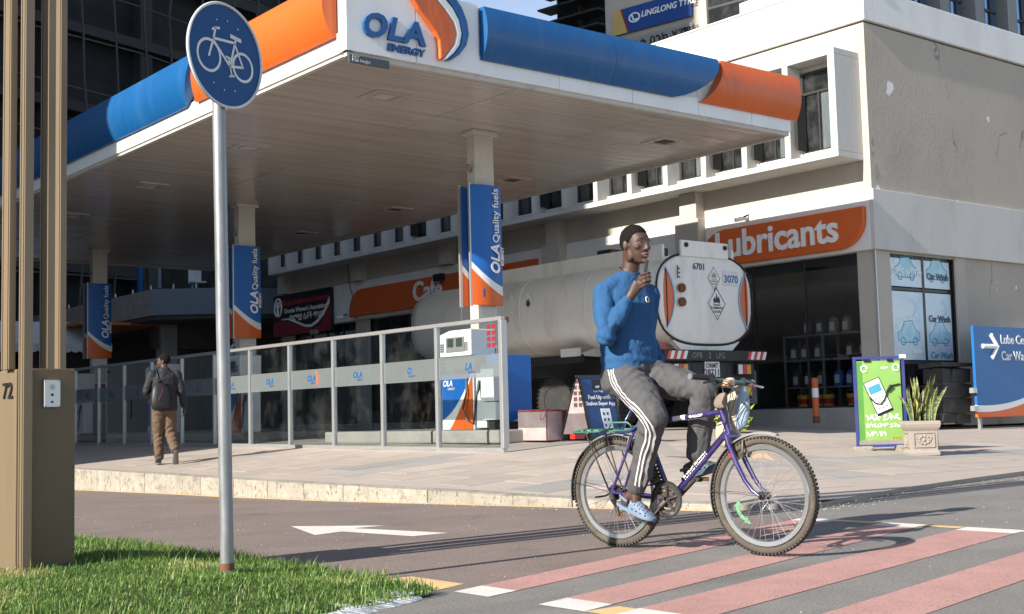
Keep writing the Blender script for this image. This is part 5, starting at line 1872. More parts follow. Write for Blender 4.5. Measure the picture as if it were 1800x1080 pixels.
MB().box(-.14, -2.85, .8, .02, -1.45, .9).build('sill', 'white', t, world=False)
def tsign(name, label, y0, y1, z0, z1):
    s_ = thing(name, label, 'sign', (24.2, 23.45, 9), R(9.5))
    return s_
s1 = tsign('tyre_sign', 'blue and gold tyre company sign with white capitals on the beige tower', 0, 0, 0, 0)
s2 = tsign('bank_sign', 'silver bank sign with black Amharic lettering below the blue tyre sign', 0, 0, 0, 0)
mt = wm(s1)
rr_, nn2 = mt.to_3x3() @ Vector((0, -1, 0)), mt.to_3x3() @ Vector((-1, 0, 0))
TZ0 = 2.0
MB().box(-.12, -1.12, 2.1, -.02, 1.4, 2.78).build('panel', mat('tyre_blue', (.015, .06, .25), .4, .05, 2), s1, world=False)
MB().prism([(1.4, 2.1), (1.4, 2.78), (1.15, 2.78), (.92, 2.1)], -.13, -.121, 'x').build('gold_corner', mat('dull_gold', (.5, .36, .12), .4), s1, world=False)
MB().prism([(1.15, 2.78), (1.09, 2.78), (.86, 2.1), (.92, 2.1)], -.13, -.121, 'x').build('red_stripe', 'signred', s1, world=False)
text('LINGLONG TYRE', .225, mt @ Vector((-.125, .46, 2.42)), right=rr_, up=(0, 0, 1), m='wletter', par=s1, depth=.005, bold=.02, shear=.2)
B = MB().tube([(-.13, .68 + .17 * math.cos(a), 2.46 + .12 * math.sin(a)) for a in np.linspace(0, 6.28, 16)[:-1]], .025, 5, closed=True)
B.tube([(-.13, .76, 2.54), (-.13, .71, 2.4), (-.13, .57, 2.4)], .025, 5)
B.build('emblem', 'wletter', s1, world=False)
MB().box(-.12, -1.12, 1.25, -.02, 1.3, 1.93).build('panel', 'alu', s2, world=False)
text('ሲንቄ ባንክ አ.ማ', .36, mt @ Vector((-.125, 1.0, 1.56)), right=rr_, up=(0, 0, 1), m='black', par=s2, depth=.005, bold=.015)
text('SIINQEE BANK S.C', .2, mt @ Vector((-.125, .8, 1.3)), right=rr_, up=(0, 0, 1), m='black', par=s2, depth=.005, bold=.015)
text('አዳማ ቅርንጫፍ', .15, mt @ Vector((-.125, -.5, 1.72)), right=rr_, up=(0, 0, 1), m='black', par=s2, depth=.005)
# blue glass block, upper right
t = thing('glass_office_block', 'grey office block with blue mirror glass strips rising behind the side parapet', 'building', (34, 24, 0))
MB().box(31, 21.0, .5, 66, 30, 26).build('wall', mat('grey_cladding', (.13, .13, .13), .6, .08, 1), t)
for k in range(14):
    x = 31.2 + k * 1.9
    MB().box(x, 20.6, 9, x + .5, 21, 26).build('pier', mat('grey_pier', (.2, .2, .2), .6, .05, 1) if k == 0 else 'grey_pier', t)
    M['grey_pier'] = M.get('grey_pier') or bpy.data.materials['grey_pier']
    g_ = MB().box(x + .7, 20.95, 9, x + 1.7, 21.0, 26).build('window_strip', 'bluepane', t)
    B = MB()
    for z in range(10, 26):
        B.box(x + .7, 20.9, z, x + 1.7, 20.95, z + .07)
    B.box(x + 1.0, 20.9, 9, x + 1.05, 20.95, 26).box(x + 1.35, 20.9, 9, x + 1.4, 20.95, 26)
    B.build('mullion', 'darkframe', g_)

# the street across the way: tall block that shades the far forecourt, lower row behind
def street_block(label, x0, y0, x1, y1, h, m, floors, bays):
    t = thing('street_block', label, 'building', (x0, y0, 0))
    MB().box(x0, y0, -.5, x1, y1, h).build('wall', m, t)
    MB().box(x0 - .2, y0 - .2, h, x1 + .2, y1 + .2, h + .6).build('roof_edge', 'concrete', t)
    wm_ = MB().box(0, 0, 0, .06, 1.6, 1.7).mesh('window')
    for i in range(floors):
        for j in range(bays):
            y = y0 + 1 + (y1 - y0 - 2) * (j + .5) / bays - .8
            o = link('window', wm_, 'pane' if False else 'darkframe', t)
            o.location = (x1 - x0, y - y0, 1.2 + i * (h - 1) / floors)
    return t
M['ochre'] = mat('ochre_paint', (.36, .29, .2), .8, .1, 1)
M['greyrender'] = mat('grey_render', (.3, .29, .27), .8, .1, 1)
street_block('tall grey office block across the street, outside the left edge, shading the far forecourt', -22, 21.0, -8, 84, 36, 'greyrender', 9, 9)
street_block('low ochre building across the street behind the camera', -50, -34, -36, -6, 6.5, 'ochre', 2, 8)
street_block('low grey building across the street behind the camera', -48, -5, -35, 19, 6, 'greyrender', 2, 7)
# ------------------------------------------------------------------ bronze entrance pylon on the verge
M['bronze'] = mat('bronze_paint', (.215, .16, .1), .42, .1, 2, metal=.2, st=(1, 1, .12), dirt=(.17, .13, .085), dsc=6, damt=.5)
M['bronzedark'] = mat('bronze_panel', (.14, .1, .057), .5, .1, 2, metal=.2, dirt=(.11, .085, .05), dsc=3.5, damt=.6)
t = thing('bronze_pylon', 'tall bronze pylon of upright fins with number 72 and an intercom panel', 'pylon', (2.3, 6.8, gz(2.0, 6.8)))
g0 = gz(2.2, 6.55) - .05
MB().box(2.2, 6.655, g0, 2.43, 7.15, 1.135).build('intercom_panel', 'bronzedark', t, bevel=.006)
MB().box(2.12, 6.635, g0, 2.19, 7.2, 1.13).build('number_panel', 'bronze', t, bevel=.006)
def fin(x0, x1, y0, y1, z0, z1):
    B = MB()
    B.box(x0, y0, z0, x1, y1, z1)
    B.box(x0 - .006, y0 + .008, z0, x0, y0 + .02, z1)
    B.box(x0 - .006, y1 - .02, z0, x0, y1 - .008, z1)
    return B.build('fin', 'bronze', t, bevel=.004)
fin(2.132, 2.178, 6.56, 6.63, g0, 5.6)
fin(2.405, 2.44, 6.82, 6.97, 1.135, 5.6)
fin(2.285, 2.325, 6.665, 6.775, 1.135, 5.6)
fin(2.09, 2.125, 6.665, 6.775, 1.13, 5.6)
fin(2.2, 2.24, 7.03, 7.12, 1.135, 5.6)
for x in (2.212, 2.418):
    for z in (1.11, .62, .2):
        MB().lathe([(0, 0), (.0055, 0), (.004, .003), (0, .003)], 8, (x, 6.652, z), 'y').build('bolt', 'rust', t)
ic = MB().box(2.262, 6.635, .935, 2.345, 6.655, 1.075).build('intercom', mat('brushed_plate', (.66, .66, .66), .35, .05, 8, metal=.4), t, bevel=.003)
B = MB()
for i in range(7):
    for j in range(7):
        if (i - 3) ** 2 + (j - 3) ** 2 <= 9:
            B.lathe([(0, 0), (.0016, 0), (.0016, .001), (0, .001)], 5, (2.303 + (i - 3) * .005, 6.6335, 1.038 + (j - 3) * .005), 'y')
B.build('speaker_grille', 'black', ic)
MB().lathe([(0, 0), (.007, 0), (.007, .004), (0, .004)], 12, (2.303, 6.631, .999), 'y').build('lens', 'black', ic)
MB().lathe([(0, 0), (.006, 0), (.006, .004), (0, .004)], 12, (2.303, 6.631, .962), 'y').build('call_button', 'darkwall', ic)
B = MB()
for x in (2.268, 2.339):
    for z in (.941, 1.069):
        B.lathe([(0, 0), (.003, 0), (.003, .002), (0, .002)], 6, (x, 6.633, z), 'y')
B.build('screw', 'black', ic)
text('72', .115, (2.116, 6.755, .985), m='black', par=t, depth=.003, bold=.012, align='CENTER', xs=1.45, **NEG_X)

# ------------------------------------------------------------------ cycle route sign
px, py = 2.865, 5.80
t = thing('cycle_sign', 'round blue cycle route sign with white bicycle on a galvanised pole in the grass', 'road sign', (px, py, gz(px, py) - .03), math.atan2(.353, .935))
gh = t.location.z
t.rotation_mode = 'QUATERNION'
t.rotation_quaternion = Vector((-.024, .019, 2.6)).to_track_quat('Z', 'Y').to_matrix().to_quaternion() if False else (Vector((0, 0, 1)).rotation_difference(Vector((-.024, .019, 2.6)).normalized()) @ Matrix.Rotation(math.atan2(.353, .935), 3, 'Z').to_quaternion())
top = 2.86 - gh
MB().lathe([(.033, -.1), (.033, top - .1), (.0, top - .1)], 20).build('pole', 'galv', t, world=False, smooth=40)
MB().lathe([(.0345, .05), (.0345, .085)], 20, cap=False).build('rust_ring', 'rust', t, world=False, smooth=True)
zc = 2.664 - gh
M['signblue'] = mat('sign_blue', (.003, .055, .18), .5, .06, 3, dirt=(.008, .07, .2), dsc=5, damt=.3, spec=.25)
M['signgrey'] = mat('sign_rim', (.6, .6, .58), .4, .08, 5, dirt=(.35, .34, .32), dsc=6, damt=.5)
RS = .262
dsk = MB().lathe([(0, 0), (RS, 0), (RS, .012), (0, .012)], 56, (0, -.05, 0), 'y')
dsk.xf(Matrix.Translation((0, 0, zc)))
d = dsk.build('disc', 'signblue', t, world=False, smooth=40)
B = MB().tube([(RS * math.cos(a), -.052, zc + RS * math.sin(a)) for a in np.linspace(0, 2 * math.pi, 57)[:-1]], [(.008)] * 56, 6, closed=True)
B.build('rim', 'signgrey', d, world=False, smooth=True)
B = MB()
def flat_ring(cx_, cz_, r0, r1, n=28):
    v, f = [], []
    for j in range(n):
        a = 2 * math.pi * j / n
        v += [(cx_ + r0 * math.cos(a), -.052, zc + cz_ + r0 * math.sin(a)), (cx_ + r1 * math.cos(a), -.052, zc + cz_ + r1 * math.sin(a))]
    for j in range(n):
        k = (j + 1) % n
        f.append((2 * j, 2 * k, 2 * k + 1, 2 * j + 1))
    B.add(v, f)
def bar(x0, z0, x1, z1, w_):
    d_ = Vector((x1 - x0, z1 - z0)).normalized() * w_ / 2
    n_ = (-d_.y, d_.x)
    B.add([(x0 - d_.x + n_[0], -.0525, zc + z0 - d_.y + n_[1]), (x0 - d_.x - n_[0], -.0525, zc + z0 - d_.y - n_[1]),
           (x1 + d_.x - n_[0], -.0525, zc + z1 + d_.y - n_[1]), (x1 + d_.x + n_[0], -.0525, zc + z1 + d_.y + n_[1])], [(0, 1, 2, 3)])
flat_ring(-.118, -.022, .072, .086)
flat_ring(.124, -.036, .064, .078)
for b_ in ((-.118, -.022, -.085, .07, .013), (-.085, .07, -.07, .125, .013), (-.07, .125, -.045, .13, .012), (-.07, .125, -.09, .115, .012), (-.085, .07, .06, .078, .013),
           (-.082, .055, .03, -.05, .014), (.03, -.05, .075, .1, .013), (.045, .108, .105, .1, .02), (.03, -.05, .124, -.036, .013), (.124, -.036, .066, .075, .012),
           (.03, -.05, .02, -.012, .01), (.005, -.005, .03, -.008, .01), (.03, -.05, .042, -.095, .01), (.028, -.1, .056, -.094, .01)):
    bar(*b_)
B.build('bicycle_pictogram', 'signgrey', d, world=False)
for a in (60, 85, 110, 240, 265, 290):
    B = MB().lathe([(0, 0), (.004, 0), (.003, .003), (0, .003)], 8, (.18 * math.cos(R(a)), -.054, zc + .18 * math.sin(R(a))), 'y')
    B.build('rivet', 'signgrey', d, world=False)
B = MB().box(-.06, -.04, zc - .06, .06, .04, zc - .03).box(-.06, -.04, zc + .05, .06, .04, zc + .08)
B.build('clamp', 'galv', t, world=False)

# ------------------------------------------------------------------ bicycle (local axes: x forward, y left, z up)
bk = thing('bicycle', 'old purple bicycle with knobbly tyres and a green rear rack on the pink crossing', 'bicycle', (5.56, 5.88, .008), math.atan2(-.9866, .163))
M['purple'] = mat('purple_paint', (.028, .017, .115), .3, .15, 4, coat=.5, dirt=(.12, .1, .2), dsc=9, damt=.5)
M['chrome'] = mat('worn_chrome', (.6, .6, .6), .22, .12, 8, metal=1, dirt=(.3, .27, .24), dsc=9, damt=.4)
M['rimalu'] = mat('rim_aluminium', (.45, .45, .46), .28, .08, 8, metal=.85)
M['tyre'] = mat('dusty_tyre', (.04, .036, .032), .9, .2, 9, dirt=(.14, .115, .09), dsc=4, damt=.8)
M['tyrewall'] = mat('dusty_sidewall', (.07, .06, .048), .9, .2, 9, dirt=(.17, .145, .11), dsc=4, damt=.7)
M['spoke'] = mat('spoke_steel', (.6, .6, .6), .3, .05, 4, metal=.8)
M['drive'] = mat('greasy_drive_parts', (.05, .045, .04), .5, .3, 14, metal=.4, dirt=(.22, .15, .09), dsc=14, damt=.6)
M['fender'] = mat('fender_metal', (.5, .49, .46), .35, .1, 6, metal=.5, dirt=(.3, .25, .2), dsc=6, damt=.5)
M['fenderblk'] = mat('fender_dark', (.035, .03, .028), .6, .2, 6, dirt=(.11, .09, .075), dsc=4, damt=.6)
M['greenpaint'] = mat('green_rack_paint', (.05, .17, .12), .4, .2, 6, dirt=(.1, .13, .11), dsc=9, damt=.5)
RW = .335
def wheel(x, name='wheel'):
    B = MB()
    RB, rb = RW - .0235, .0215
    n, m_ = 72, 10
    rings = []
    for i in range(n):
        a = 2 * math.pi * i / n
        ring = []
        for j in range(m_):
            b = 2 * math.pi * j / m_
            r = RB + rb * math.cos(b)
            ring.append((x + r * math.sin(a), rb * math.sin(b) * .95, RW + r * math.cos(a)))
        rings.append(ring)
    B.loft(rings, closed=True)
    ty = B.build('wheel', 'tyrewall', bk, world=False, smooth=True)
    B = MB()                                                   # tread blocks
    for i in range(88):
        a = 2 * math.pi * i / 88
        for y0, y1, rr0, rr1, sh in ((-.0255, -.015, RW - .010, RW - .0005, 0), (.015, .0255, RW - .010, RW - .0005, 0), (-.012, .012, RW - .004, RW + .003, .5)):
            a0 = a + sh * math.pi / 88
            n0 = len(B.v)
            B.box(-.0065, y0, rr0 - RW * 0, .0065, y1, rr1)
            q = Matrix.Translation((x, 0, RW)) @ Matrix.Rotation(a0, 4, 'Y')
            for k in range(n0, len(B.v)):
                B.v[k] = tuple(q @ Vector(B.v[k]))
    B.build('tread', 'tyre', ty, world=False)['kind'] = 'stuff'
    B = MB()
    prof = [(.279, -.012), (.285, -.014), (.266, -.011), (.262, 0), (.266, .011), (.285, .014), (.279, .012)]
    prof = [(.287, -.0145), (.262, -.0125), (.256, 0), (.262, .0125), (.287, .0145), (.283, 0)]
    rings = [[(x + r * math.sin(a), y, RW + r * math.cos(a)) for r, y in prof] for a in np.linspace(0, 2 * math.pi, 61)[:-1]]
    B.loft(rings, closed=True)
    B.build('rim', 'rimalu', ty, world=False, smooth=40)
    B = MB()
    for i in range(36):
        a = 2 * math.pi * i / 36
        sg = 1 if i % 2 else -1
        off = 1.15 * (1 if (i // 2) % 2 else -1)
        h = (x + .024 * math.sin(a + off), sg * .03, RW + .024 * math.cos(a + off))
        B.tube([h, (x + .262 * math.sin(a), sg * .003, RW + .262 * math.cos(a))], .0013, 4)
    B.build('spoke', 'spoke', ty, world=False)['kind'] = 'stuff'
    B = MB().lathe([(.008, -.065), (.008, -.045), (.016, -.045), (.026, -.034), (.026, -.028), (.016, -.026), (.016, .026), (.026, .028), (.026, .034), (.016, .045), (.008, .045), (.008, .065)], 14, (x, 0, RW), 'y')
    B.build('hub', 'drive', ty, world=False, smooth=40)
    return ty
rw = wheel(0)
fw = wheel(1.046)
BBX, BBZ = .405, .3
HT, HB = (.775, 0, .835), (.832, 0, .685)                      # head tube
ST = (.20, 0, .80)                                             # seat tube top
def tubes(name, specs, m='purple', n=10):
    o = None
    for pts, r in specs:
        MB().tube(pts, r, n).build(name, m, bk, world=False, smooth=40)
tubes('frame_tube', [([HT, HB], .0195), ([(.782, 0, .815), (.215, 0, .755)], .0155), ([(.825, 0, .705), (BBX, 0, BBZ)], .0175), ([(.195, 0, .815), (BBX, 0, BBZ)], .0155)])
for s_ in (-1, 1):
    tubes('frame_tube', [([(BBX, s_ * .03, BBZ), (.25, s_ * .05, .31), (0, s_ * .062, RW)], .0095), ([(.213, s_ * .02, .77), (.17, s_ * .045, .7), (0, s_ * .062, RW)], .0085)])
    MB().prism([(-.02, RW - .03), (.02, RW - .02), (.03, RW + .01), (0, RW + .03), (-.02, RW + .015)], s_ * .058, s_ * .066, 'y').build('dropout', 'purple', bk, world=False)
MB().tube([(BBX, -.04, BBZ), (BBX, .04, BBZ)], .022, 12).build('bottom_bracket', 'drive', bk, world=False, smooth=40)
# fork
FO = (1.046, 0, RW)
fk_ = MB().tube([(.838, -.055, .67), (.838, .055, .67)], .02, 10).build('fork_crown', 'purple', bk, world=False, smooth=40)
for s_ in (-1, 1):
    tubes('fork_blade', [([(.838, s_ * .05, .675), (.852, s_ * .053, .63), (.90, s_ * .054, .52), (.955, s_ * .055, .42), (1.0, s_ * .056, .365), (1.046, s_ * .058, RW)], [.017, .0165, .015, .013, .0115, .010])])
    MB().box(.862, s_ * .05 - .018, .55, .885, s_ * .05 + .018, .575).build('fork_band', 'redrefl', bk, world=False)
dt = Vector((BBX - .825, 0, BBZ - .705)).normalized()
u_ = -dt
mtb = wm(bk)
def btext(s, size, p, right, up, xs=1, bold=.02):
    return text(s, size, mtb @ Vector(p), right=mtb.to_3x3() @ Vector(right), up=mtb.to_3x3() @ Vector(up), m='wletter', par=bk, depth=.0006, bold=bold, xs=xs, name='frame_lettering')
btext('FLYING PIGEON', .031, (BBX + u_.x * .17 - .008, -.0178, BBZ + u_.z * .17 - .002), u_, (-u_.z, 0, u_.x), 1.0, .03)
tt_ = Vector((.567, 0, .06)).normalized()
btext('GALLOP', .022, (.56, -.0158, .783), tt_, (-tt_.z, 0, tt_.x), 1.2)
MB().tube([(.44, 0, .7785), (.53, 0, .788)], .0163, 10, cap=False).build('frame_band', 'wletter', bk, world=False, smooth=True)
MB().tube([(.28, 0, .7615), (.42, 0, .7765)], .0163, 10, cap=False).build('frame_band', 'black', bk, world=False, smooth=True)
# stem, bar, grips, levers
tubes('stem', [([HT, (.768, 0, .855)], .022)], 'black')
tubes('stem', [([(.770, 0, .85), (.742, 0, .93), (.755, 0, .965), (.82, 0, .99), (.835, 0, .992)], .0135)], 'black')
bar_ = [(.795, -.33, 1.02), (.83, -.2, 1.01), (.85, -.1, .995), (.845, 0, .99), (.85, .1, .985), (.83, .2, .985), (.80, .32, .985)]
bh = MB().tube(bar_, .0125, 10).build('handlebar', 'greenpaint', bk, world=False, smooth=40)
for s_, a, b in ((-1, (.794, -.335, 1.02), (.828, -.21, 1.011)), (1, (.797, .33, .985), (.828, .21, .985))):
    MB().tube([a, b], .0165, 12).build('grip', 'black', bh, world=False, smooth=40)
    MB().tube([tuple(Vector(a) - (Vector(b) - Vector(a)) * .02), tuple(Vector(a) + (Vector(b) - Vector(a)) * .05)], .0185, 12).build('grip_end', 'galv', bh, world=False, smooth=40)
    e = Vector(b)
    MB().tube([e + Vector((0, 0, 0)), e + Vector((.035, s_ * -.02, -.01)), e + Vector((.05, s_ * .02, -.02)), e + Vector((.045, s_ * .11, -.03))], [.013, .01, .006, .007], 8).build('brake_lever', 'chrome' if s_ > 0 else 'black', bk, world=False, smooth=40)
    MB().tube([e + Vector((-.01, -s_ * .02, 0)), e + Vector((.01, -s_ * .05, .012))], .019, 10).build('shifter', 'black', bk, world=False, smooth=40)
MB().tube([(.815, .22, .975), (.80, .34, .965)], .012, 8).build('red_tape', 'redrefl', bk, world=False)
B = MB()
for pts in ([(.83, -.2, 1.0), (.9, -.12, .99), (.92, -.04, .93), (.86, -.03, .8), (.85, -.02, .71)], [(.83, .2, .98), (.93, .13, .98), (.94, .05, .9), (.85, .03, .78), (.7, .02, .76)],
            [(.83, -.17, 1.0), (.92, -.1, .96), (.85, -.03, .84), (.8, -.02, .7), (.42, -.02, .33)], [(.29, -.018, .745), (.5, -.018, .768), (.77, -.018, .79)]):
    MB().tube(pts, .0028, 5).build('cable', 'black', bk, world=False, smooth=True)
MB().tube([(.8, -.022, .98), (.83, -.022, .85), (.86, -.03, .71)], .0028, 5).build('cable', 'chrome', bk, world=False, smooth=True)
# lamp block on the bar
MB().box(.84, -.1, .955, .9, -.04, 1.0).build('front_lamp', mat('faded_lamp', (.4, .24, .14), .5), bk, world=False, bevel=.01)
# seat post and saddle
tubes('seat_post', [([(.197, 0, .81), (.17, 0, .92)], .0125)], 'chrome')
sd = []
for i in range(9):
    q = i / 8
    x = .02 + .27 * q
    wv2 = .075 * (1 - q) ** .8 + .02
    z = .955 + .012 * (1 - q) - .018 * math.sin(q * math.pi)
    sd.append([(x, -wv2, z - .02), (x, -wv2 * .8, z + .005), (x, 0, z + .012), (x, wv2 * .8, z + .005), (x, wv2, z - .02), (x, 0, z - .03)])
MB().loft(sd).build('saddle', 'black', bk, world=False, smooth=50)
for s_ in (-1, 1):
    MB().tube([(.08, s_ * .02, .935), (.17, s_ * .022, .92), (.25, s_ * .02, .935)], .004, 6).build('saddle_rail', 'chrome', bk, world=False)
# blue lock looped under the saddle
MB().tube([(.17, .0, .9), (.06, .03, .78), (.08, -.05, .7), (.16, -.06, .71), (.22, -.04, .76), (.24, 0, .86), (.2, .02, .9)], .01, 8, closed=True).build('cable_lock', mat('blue_lock', (.015, .04, .16), .3, coat=.5), bk, world=False, smooth=True)
# rear rack
B = MB()
MB().tube([(-.30, -.055, .705), (-.30, .055, .705), (.12, .05, .715), (.12, -.05, .715)], .006, 7, closed=True).build('rack_rail', 'greenpaint', bk, world=False, smooth=True)
for y in (-.025, 0, .025):
    MB().tube([(-.30, y, .705), (.12, y, .715)], .005, 6).build('rack_rail', 'greenpaint', bk, world=False, smooth=True)
MB().tube([(-.02, -.055, .71), (.0, -.055, .76), (.03, -.055, .765), (.13, -.055, .765), (.15, -.05, .75), (.16, -.04, .715)], .006, 6).build('rack_spring', 'greenpaint', bk, world=False, smooth=True)
for s_ in (-1, 1):
    MB().tube([(-.2, s_ * .055, .705), (-.012, s_ * .075, RW + .015)], .0055, 6).build('rack_stay', 'fenderblk', bk, world=False)
    MB().tube([(-.04, s_ * .055, .705), (.05, s_ * .06, .44)], .005, 6).build('rack_stay', 'fenderblk', bk, world=False)
MB().box(-.33, -.05, .665, -.29, .05, .70).build('rear_reflector', 'redrefl', bk, world=False)
B = MB()
for k in range(5):
    B.tube([(-.29 + .05 * k, -.05, .715), (-.26 + .07 * k, .05, .725)], .006, 5)
    B.tube([(-.28 + .08 * k, .05, .712), (-.22 + .06 * k, -.05, .722)], .005, 5)
B.build('tied_cord', 'greenpaint', bk, world=False, smooth=True)
# fenders
def fender(x, a0, a1, r, m_, w=.03, name='fender'):
    rings = []
    for a in np.linspace(R(a0), R(a1), 22):
        ring = []
        for k in range(7):
            q = -1 + 2 * k / 6
            rr = r - .012 * q * q
            ring.append((x + rr * math.sin(a), w * q, RW + rr * math.cos(a)))
        for k in range(6, -1, -1):
            q = -1 + 2 * k / 6
            rr = r - .003 - .012 * q * q
            ring.append((x + rr * math.sin(a), (w - .002) * q, RW + rr * math.cos(a)))
        rings.append(ring)
    return MB().loft(rings).build(name, m_, bk, world=False, smooth=50)
fender(0, -50, 42, .367, 'fender')
fender(0, -100, -48, .366, 'fenderblk', .029)
fender(1.046, -36, 16, .363, 'fender', .028)
fender(1.046, -112, -34, .36, 'fenderblk', .028)
MB().tube([(-.36, -.028, .40), (0, -.072, RW)], .0022, 5).build('fender_stay', 'chrome', bk, world=False)
MB().tube([(-.36, .028, .40), (0, .072, RW)], .0022, 5).build('fender_stay', 'chrome', bk, world=False)
MB().tube([(.69, -.028, .355), (1.046, -.066, RW)], .0022, 5).build('fender_stay', 'chrome', bk, world=False)
MB().tube([(.69, .028, .355), (1.046, .066, RW)], .0022, 5).build('fender_stay', 'chrome', bk, world=False)
# brakes
def brake(x, z, a):
    for s_ in (-1, 1):
        B = MB().tube([(x, s_ * .035, z - .05), (x + a * .01, s_ * .045, z), (x + a * .005, s_ * .03, z + .05)], [.009, .008, .006], 7)
        B.box(x - .03, s_ * .016 - .006, z - .035, x + .03, s_ * .016 + .006, z - .02)
        B.build('brake_arm', 'drive', bk, world=False, smooth=40)
    MB().tube([(x + a * .005, -.03, z + .05), (x + a * .005, .03, z + .055)], .002, 5).build('brake_cable', 'chrome', bk, world=False)
brake(.93, .60, 1)
brake(.13, .625, -1)
# drive train on the right side
cr = MB()
def ringy(B, x, z, r0, r1, y0, y1, n=40, teeth=False):
    v, f = [], []
    for j in range(n):
        a = 2 * math.pi * j / n
        ro = r1 + (.004 if teeth and j % 2 else 0)
        for r, y in ((r0, y0), (ro, y0), (ro, y1), (r0, y1)):
            v.append((x + r * math.cos(a), y, z + r * math.sin(a)))
    for j in range(n):
        k = (j + 1) % n
        for q in range(4):
            f.append((4 * j + q, 4 * j + (q + 1) % 4, 4 * k + (q + 1) % 4, 4 * k + q))
    B.add(v, f)
B = MB()
ringy(B, BBX, BBZ, .08, .1, -.052, -.048, 72, True)
B.build('chainring', 'chrome', bk, world=False)
B = MB()
ringy(B, BBX, BBZ, .06, .075, -.045, -.041, 56, True)
B.build('chainring', 'drive', bk, world=False)
B = MB()
for k in range(5):
    a = k * 1.2566 + .3
    B.tube([(BBX + .015 * math.cos(a), -.05, BBZ + .015 * math.sin(a)), (BBX + .085 * math.cos(a), -.05, BBZ + .085 * math.sin(a))], [.013, .009], 6)
B.build('spider', 'drive', bk, world=False)
B = MB()
ringy(B, BBX, BBZ, .098, .112, -.054, -.0525, 40)
B.build('chain_guard', 'black', bk, world=False)
MB().lathe([(0, -.044), (.052, -.044), (.052, -.04), (0, -.04)], 24, (BBX, 0, BBZ), 'y').build('chainring', 'drive', bk, world=False)
ca_ = math.atan2(-.115, -.125)
pr = Vector((BBX + .165 * math.cos(ca_), 0, BBZ + .165 * math.sin(ca_)))
pL = Vector((BBX - .165 * math.cos(ca_), 0, BBZ - .165 * math.sin(ca_)))
MB().tube([(BBX, -.07, BBZ), (pr.x, -.08, pr.z)], [.017, .013], 8).build('crank', 'chrome', bk, world=False, smooth=40)
MB().tube([(BBX, .06, BBZ), (pL.x, .075, pL.z)], [.015, .012], 8).build('crank', 'drive', bk, world=False, smooth=40)
for p, y0, y1 in ((pr, -.17, -.085), (pL, .08, .165)):
    B = MB().box(p.x - .04, y0, p.z - .012, p.x + .04, y0 + .012, p.z + .012).box(p.x - .04, y1 - .012, p.z - .012, p.x + .04, y1, p.z + .012)
    B.box(p.x - .045, y0 + .012, p.z - .006, p.x - .033, y1 - .012, p.z + .006).box(p.x + .033, y0 + .012, p.z - .006, p.x + .045, y1 - .012, p.z + .006)
    B.tube([(p.x, y0, p.z), (p.x, y1, p.z)], .01, 8)
    B.build('pedal', 'drive', bk, world=False)
MB().box(pL.x + .046, .09, pL.z - .008, pL.x + .05, .155, pL.z + .008).build('pedal_reflector', 'amber', bk, world=False)
B = MB()
for k, r in enumerate((.02, .025, .03, .036, .042, .048)):
    ringy(B, 0, RW, .01, r, -.052 + .005 * k, -.05 + .005 * k, 30, True)
B.build('sprocket', 'drive', bk, world=False)
def chain(pts, r=.0045):
    MB().tube(pts, [(r, .003)] * len(pts), 6).build('chain', 'drive', bk, world=False)
chain([(BBX + .02, -.05, BBZ + .1), (BBX, -.05, BBZ + .103), (.2, -.048, .372), (0, -.045, RW + .04), (-.03, -.045, RW + .02)])
chain([(BBX, -.05, BBZ - .1), (.2, -.048, .235), (.07, -.046, .22), (.03, -.045, .2)])
B = MB().tube([(.0, -.07, RW - .01), (.02, -.08, RW - .04), (.03, -.06, RW - .08)], [.016, .018, .014], 8)
B.tube([(.025, -.055, RW - .08), (.045, -.055, RW - .14)], [.014, .01], 8)
B.build('derailleur', 'drive', bk, world=False, smooth=40)
for z in (RW - .08, RW - .14):
    B = MB()
    ringy(B, .03 + (.015 if z < .23 else 0), z, .004, .018, -.05, -.042, 20, True)
    B.build('jockey_wheel', 'rust', bk, world=False)
MB().tube([(0, -.06, RW), (-.02, -.1, RW - .02), (-.1, -.1, RW - .03)], .006, 6).build('axle_stand', 'black', bk, world=False)
B = MB().tube([(.28, -.03, .42), (.31, -.045, .40), (.35, -.045, .42)], [.016, .02, .012], 8)
B.build('front_derailleur', 'drive', bk, world=False, smooth=40)
# small bits in the front wheel
def flat(pts, y, name, m_):
    MB().prism([(a, b) for a, b in pts], y - .004, y, 'y').build(name, m_, fw, world=False)
gr = mat('green_ribbon', (.11, .27, .14), .6)
arc = [(.86 + .155 * math.cos(a) - .0, .24 + .13 * math.sin(a)) for a in (2.7, 3.0, 3.3, 3.6, 3.9, 4.2)]
flat([(.836 + (a - .755) * .69, .168 + (b - .07) * .6) for a, b in [(.80, .30), (.825, .245), (.80, .25), (.808, .2), (.83, .16), (.868, .125), (.862, .155), (.895, .105), (.915, .07), (.845, .085), (.862, .1), (.82, .12), (.785, .17), (.772, .21), (.775, .235), (.755, .235), (.78, .27)]], .012, 'wheel_ribbon', gr)
flat([(.96, .54), (.975, .56), (1.02, .575), (1.07, .57), (1.1, .55), (1.135, .53), (1.1, .535), (1.05, .55), (1.0, .545), (.98, .53)], .006, 'wheel_reflector', mat('faded_orange', (.3, .2, .13), .5))
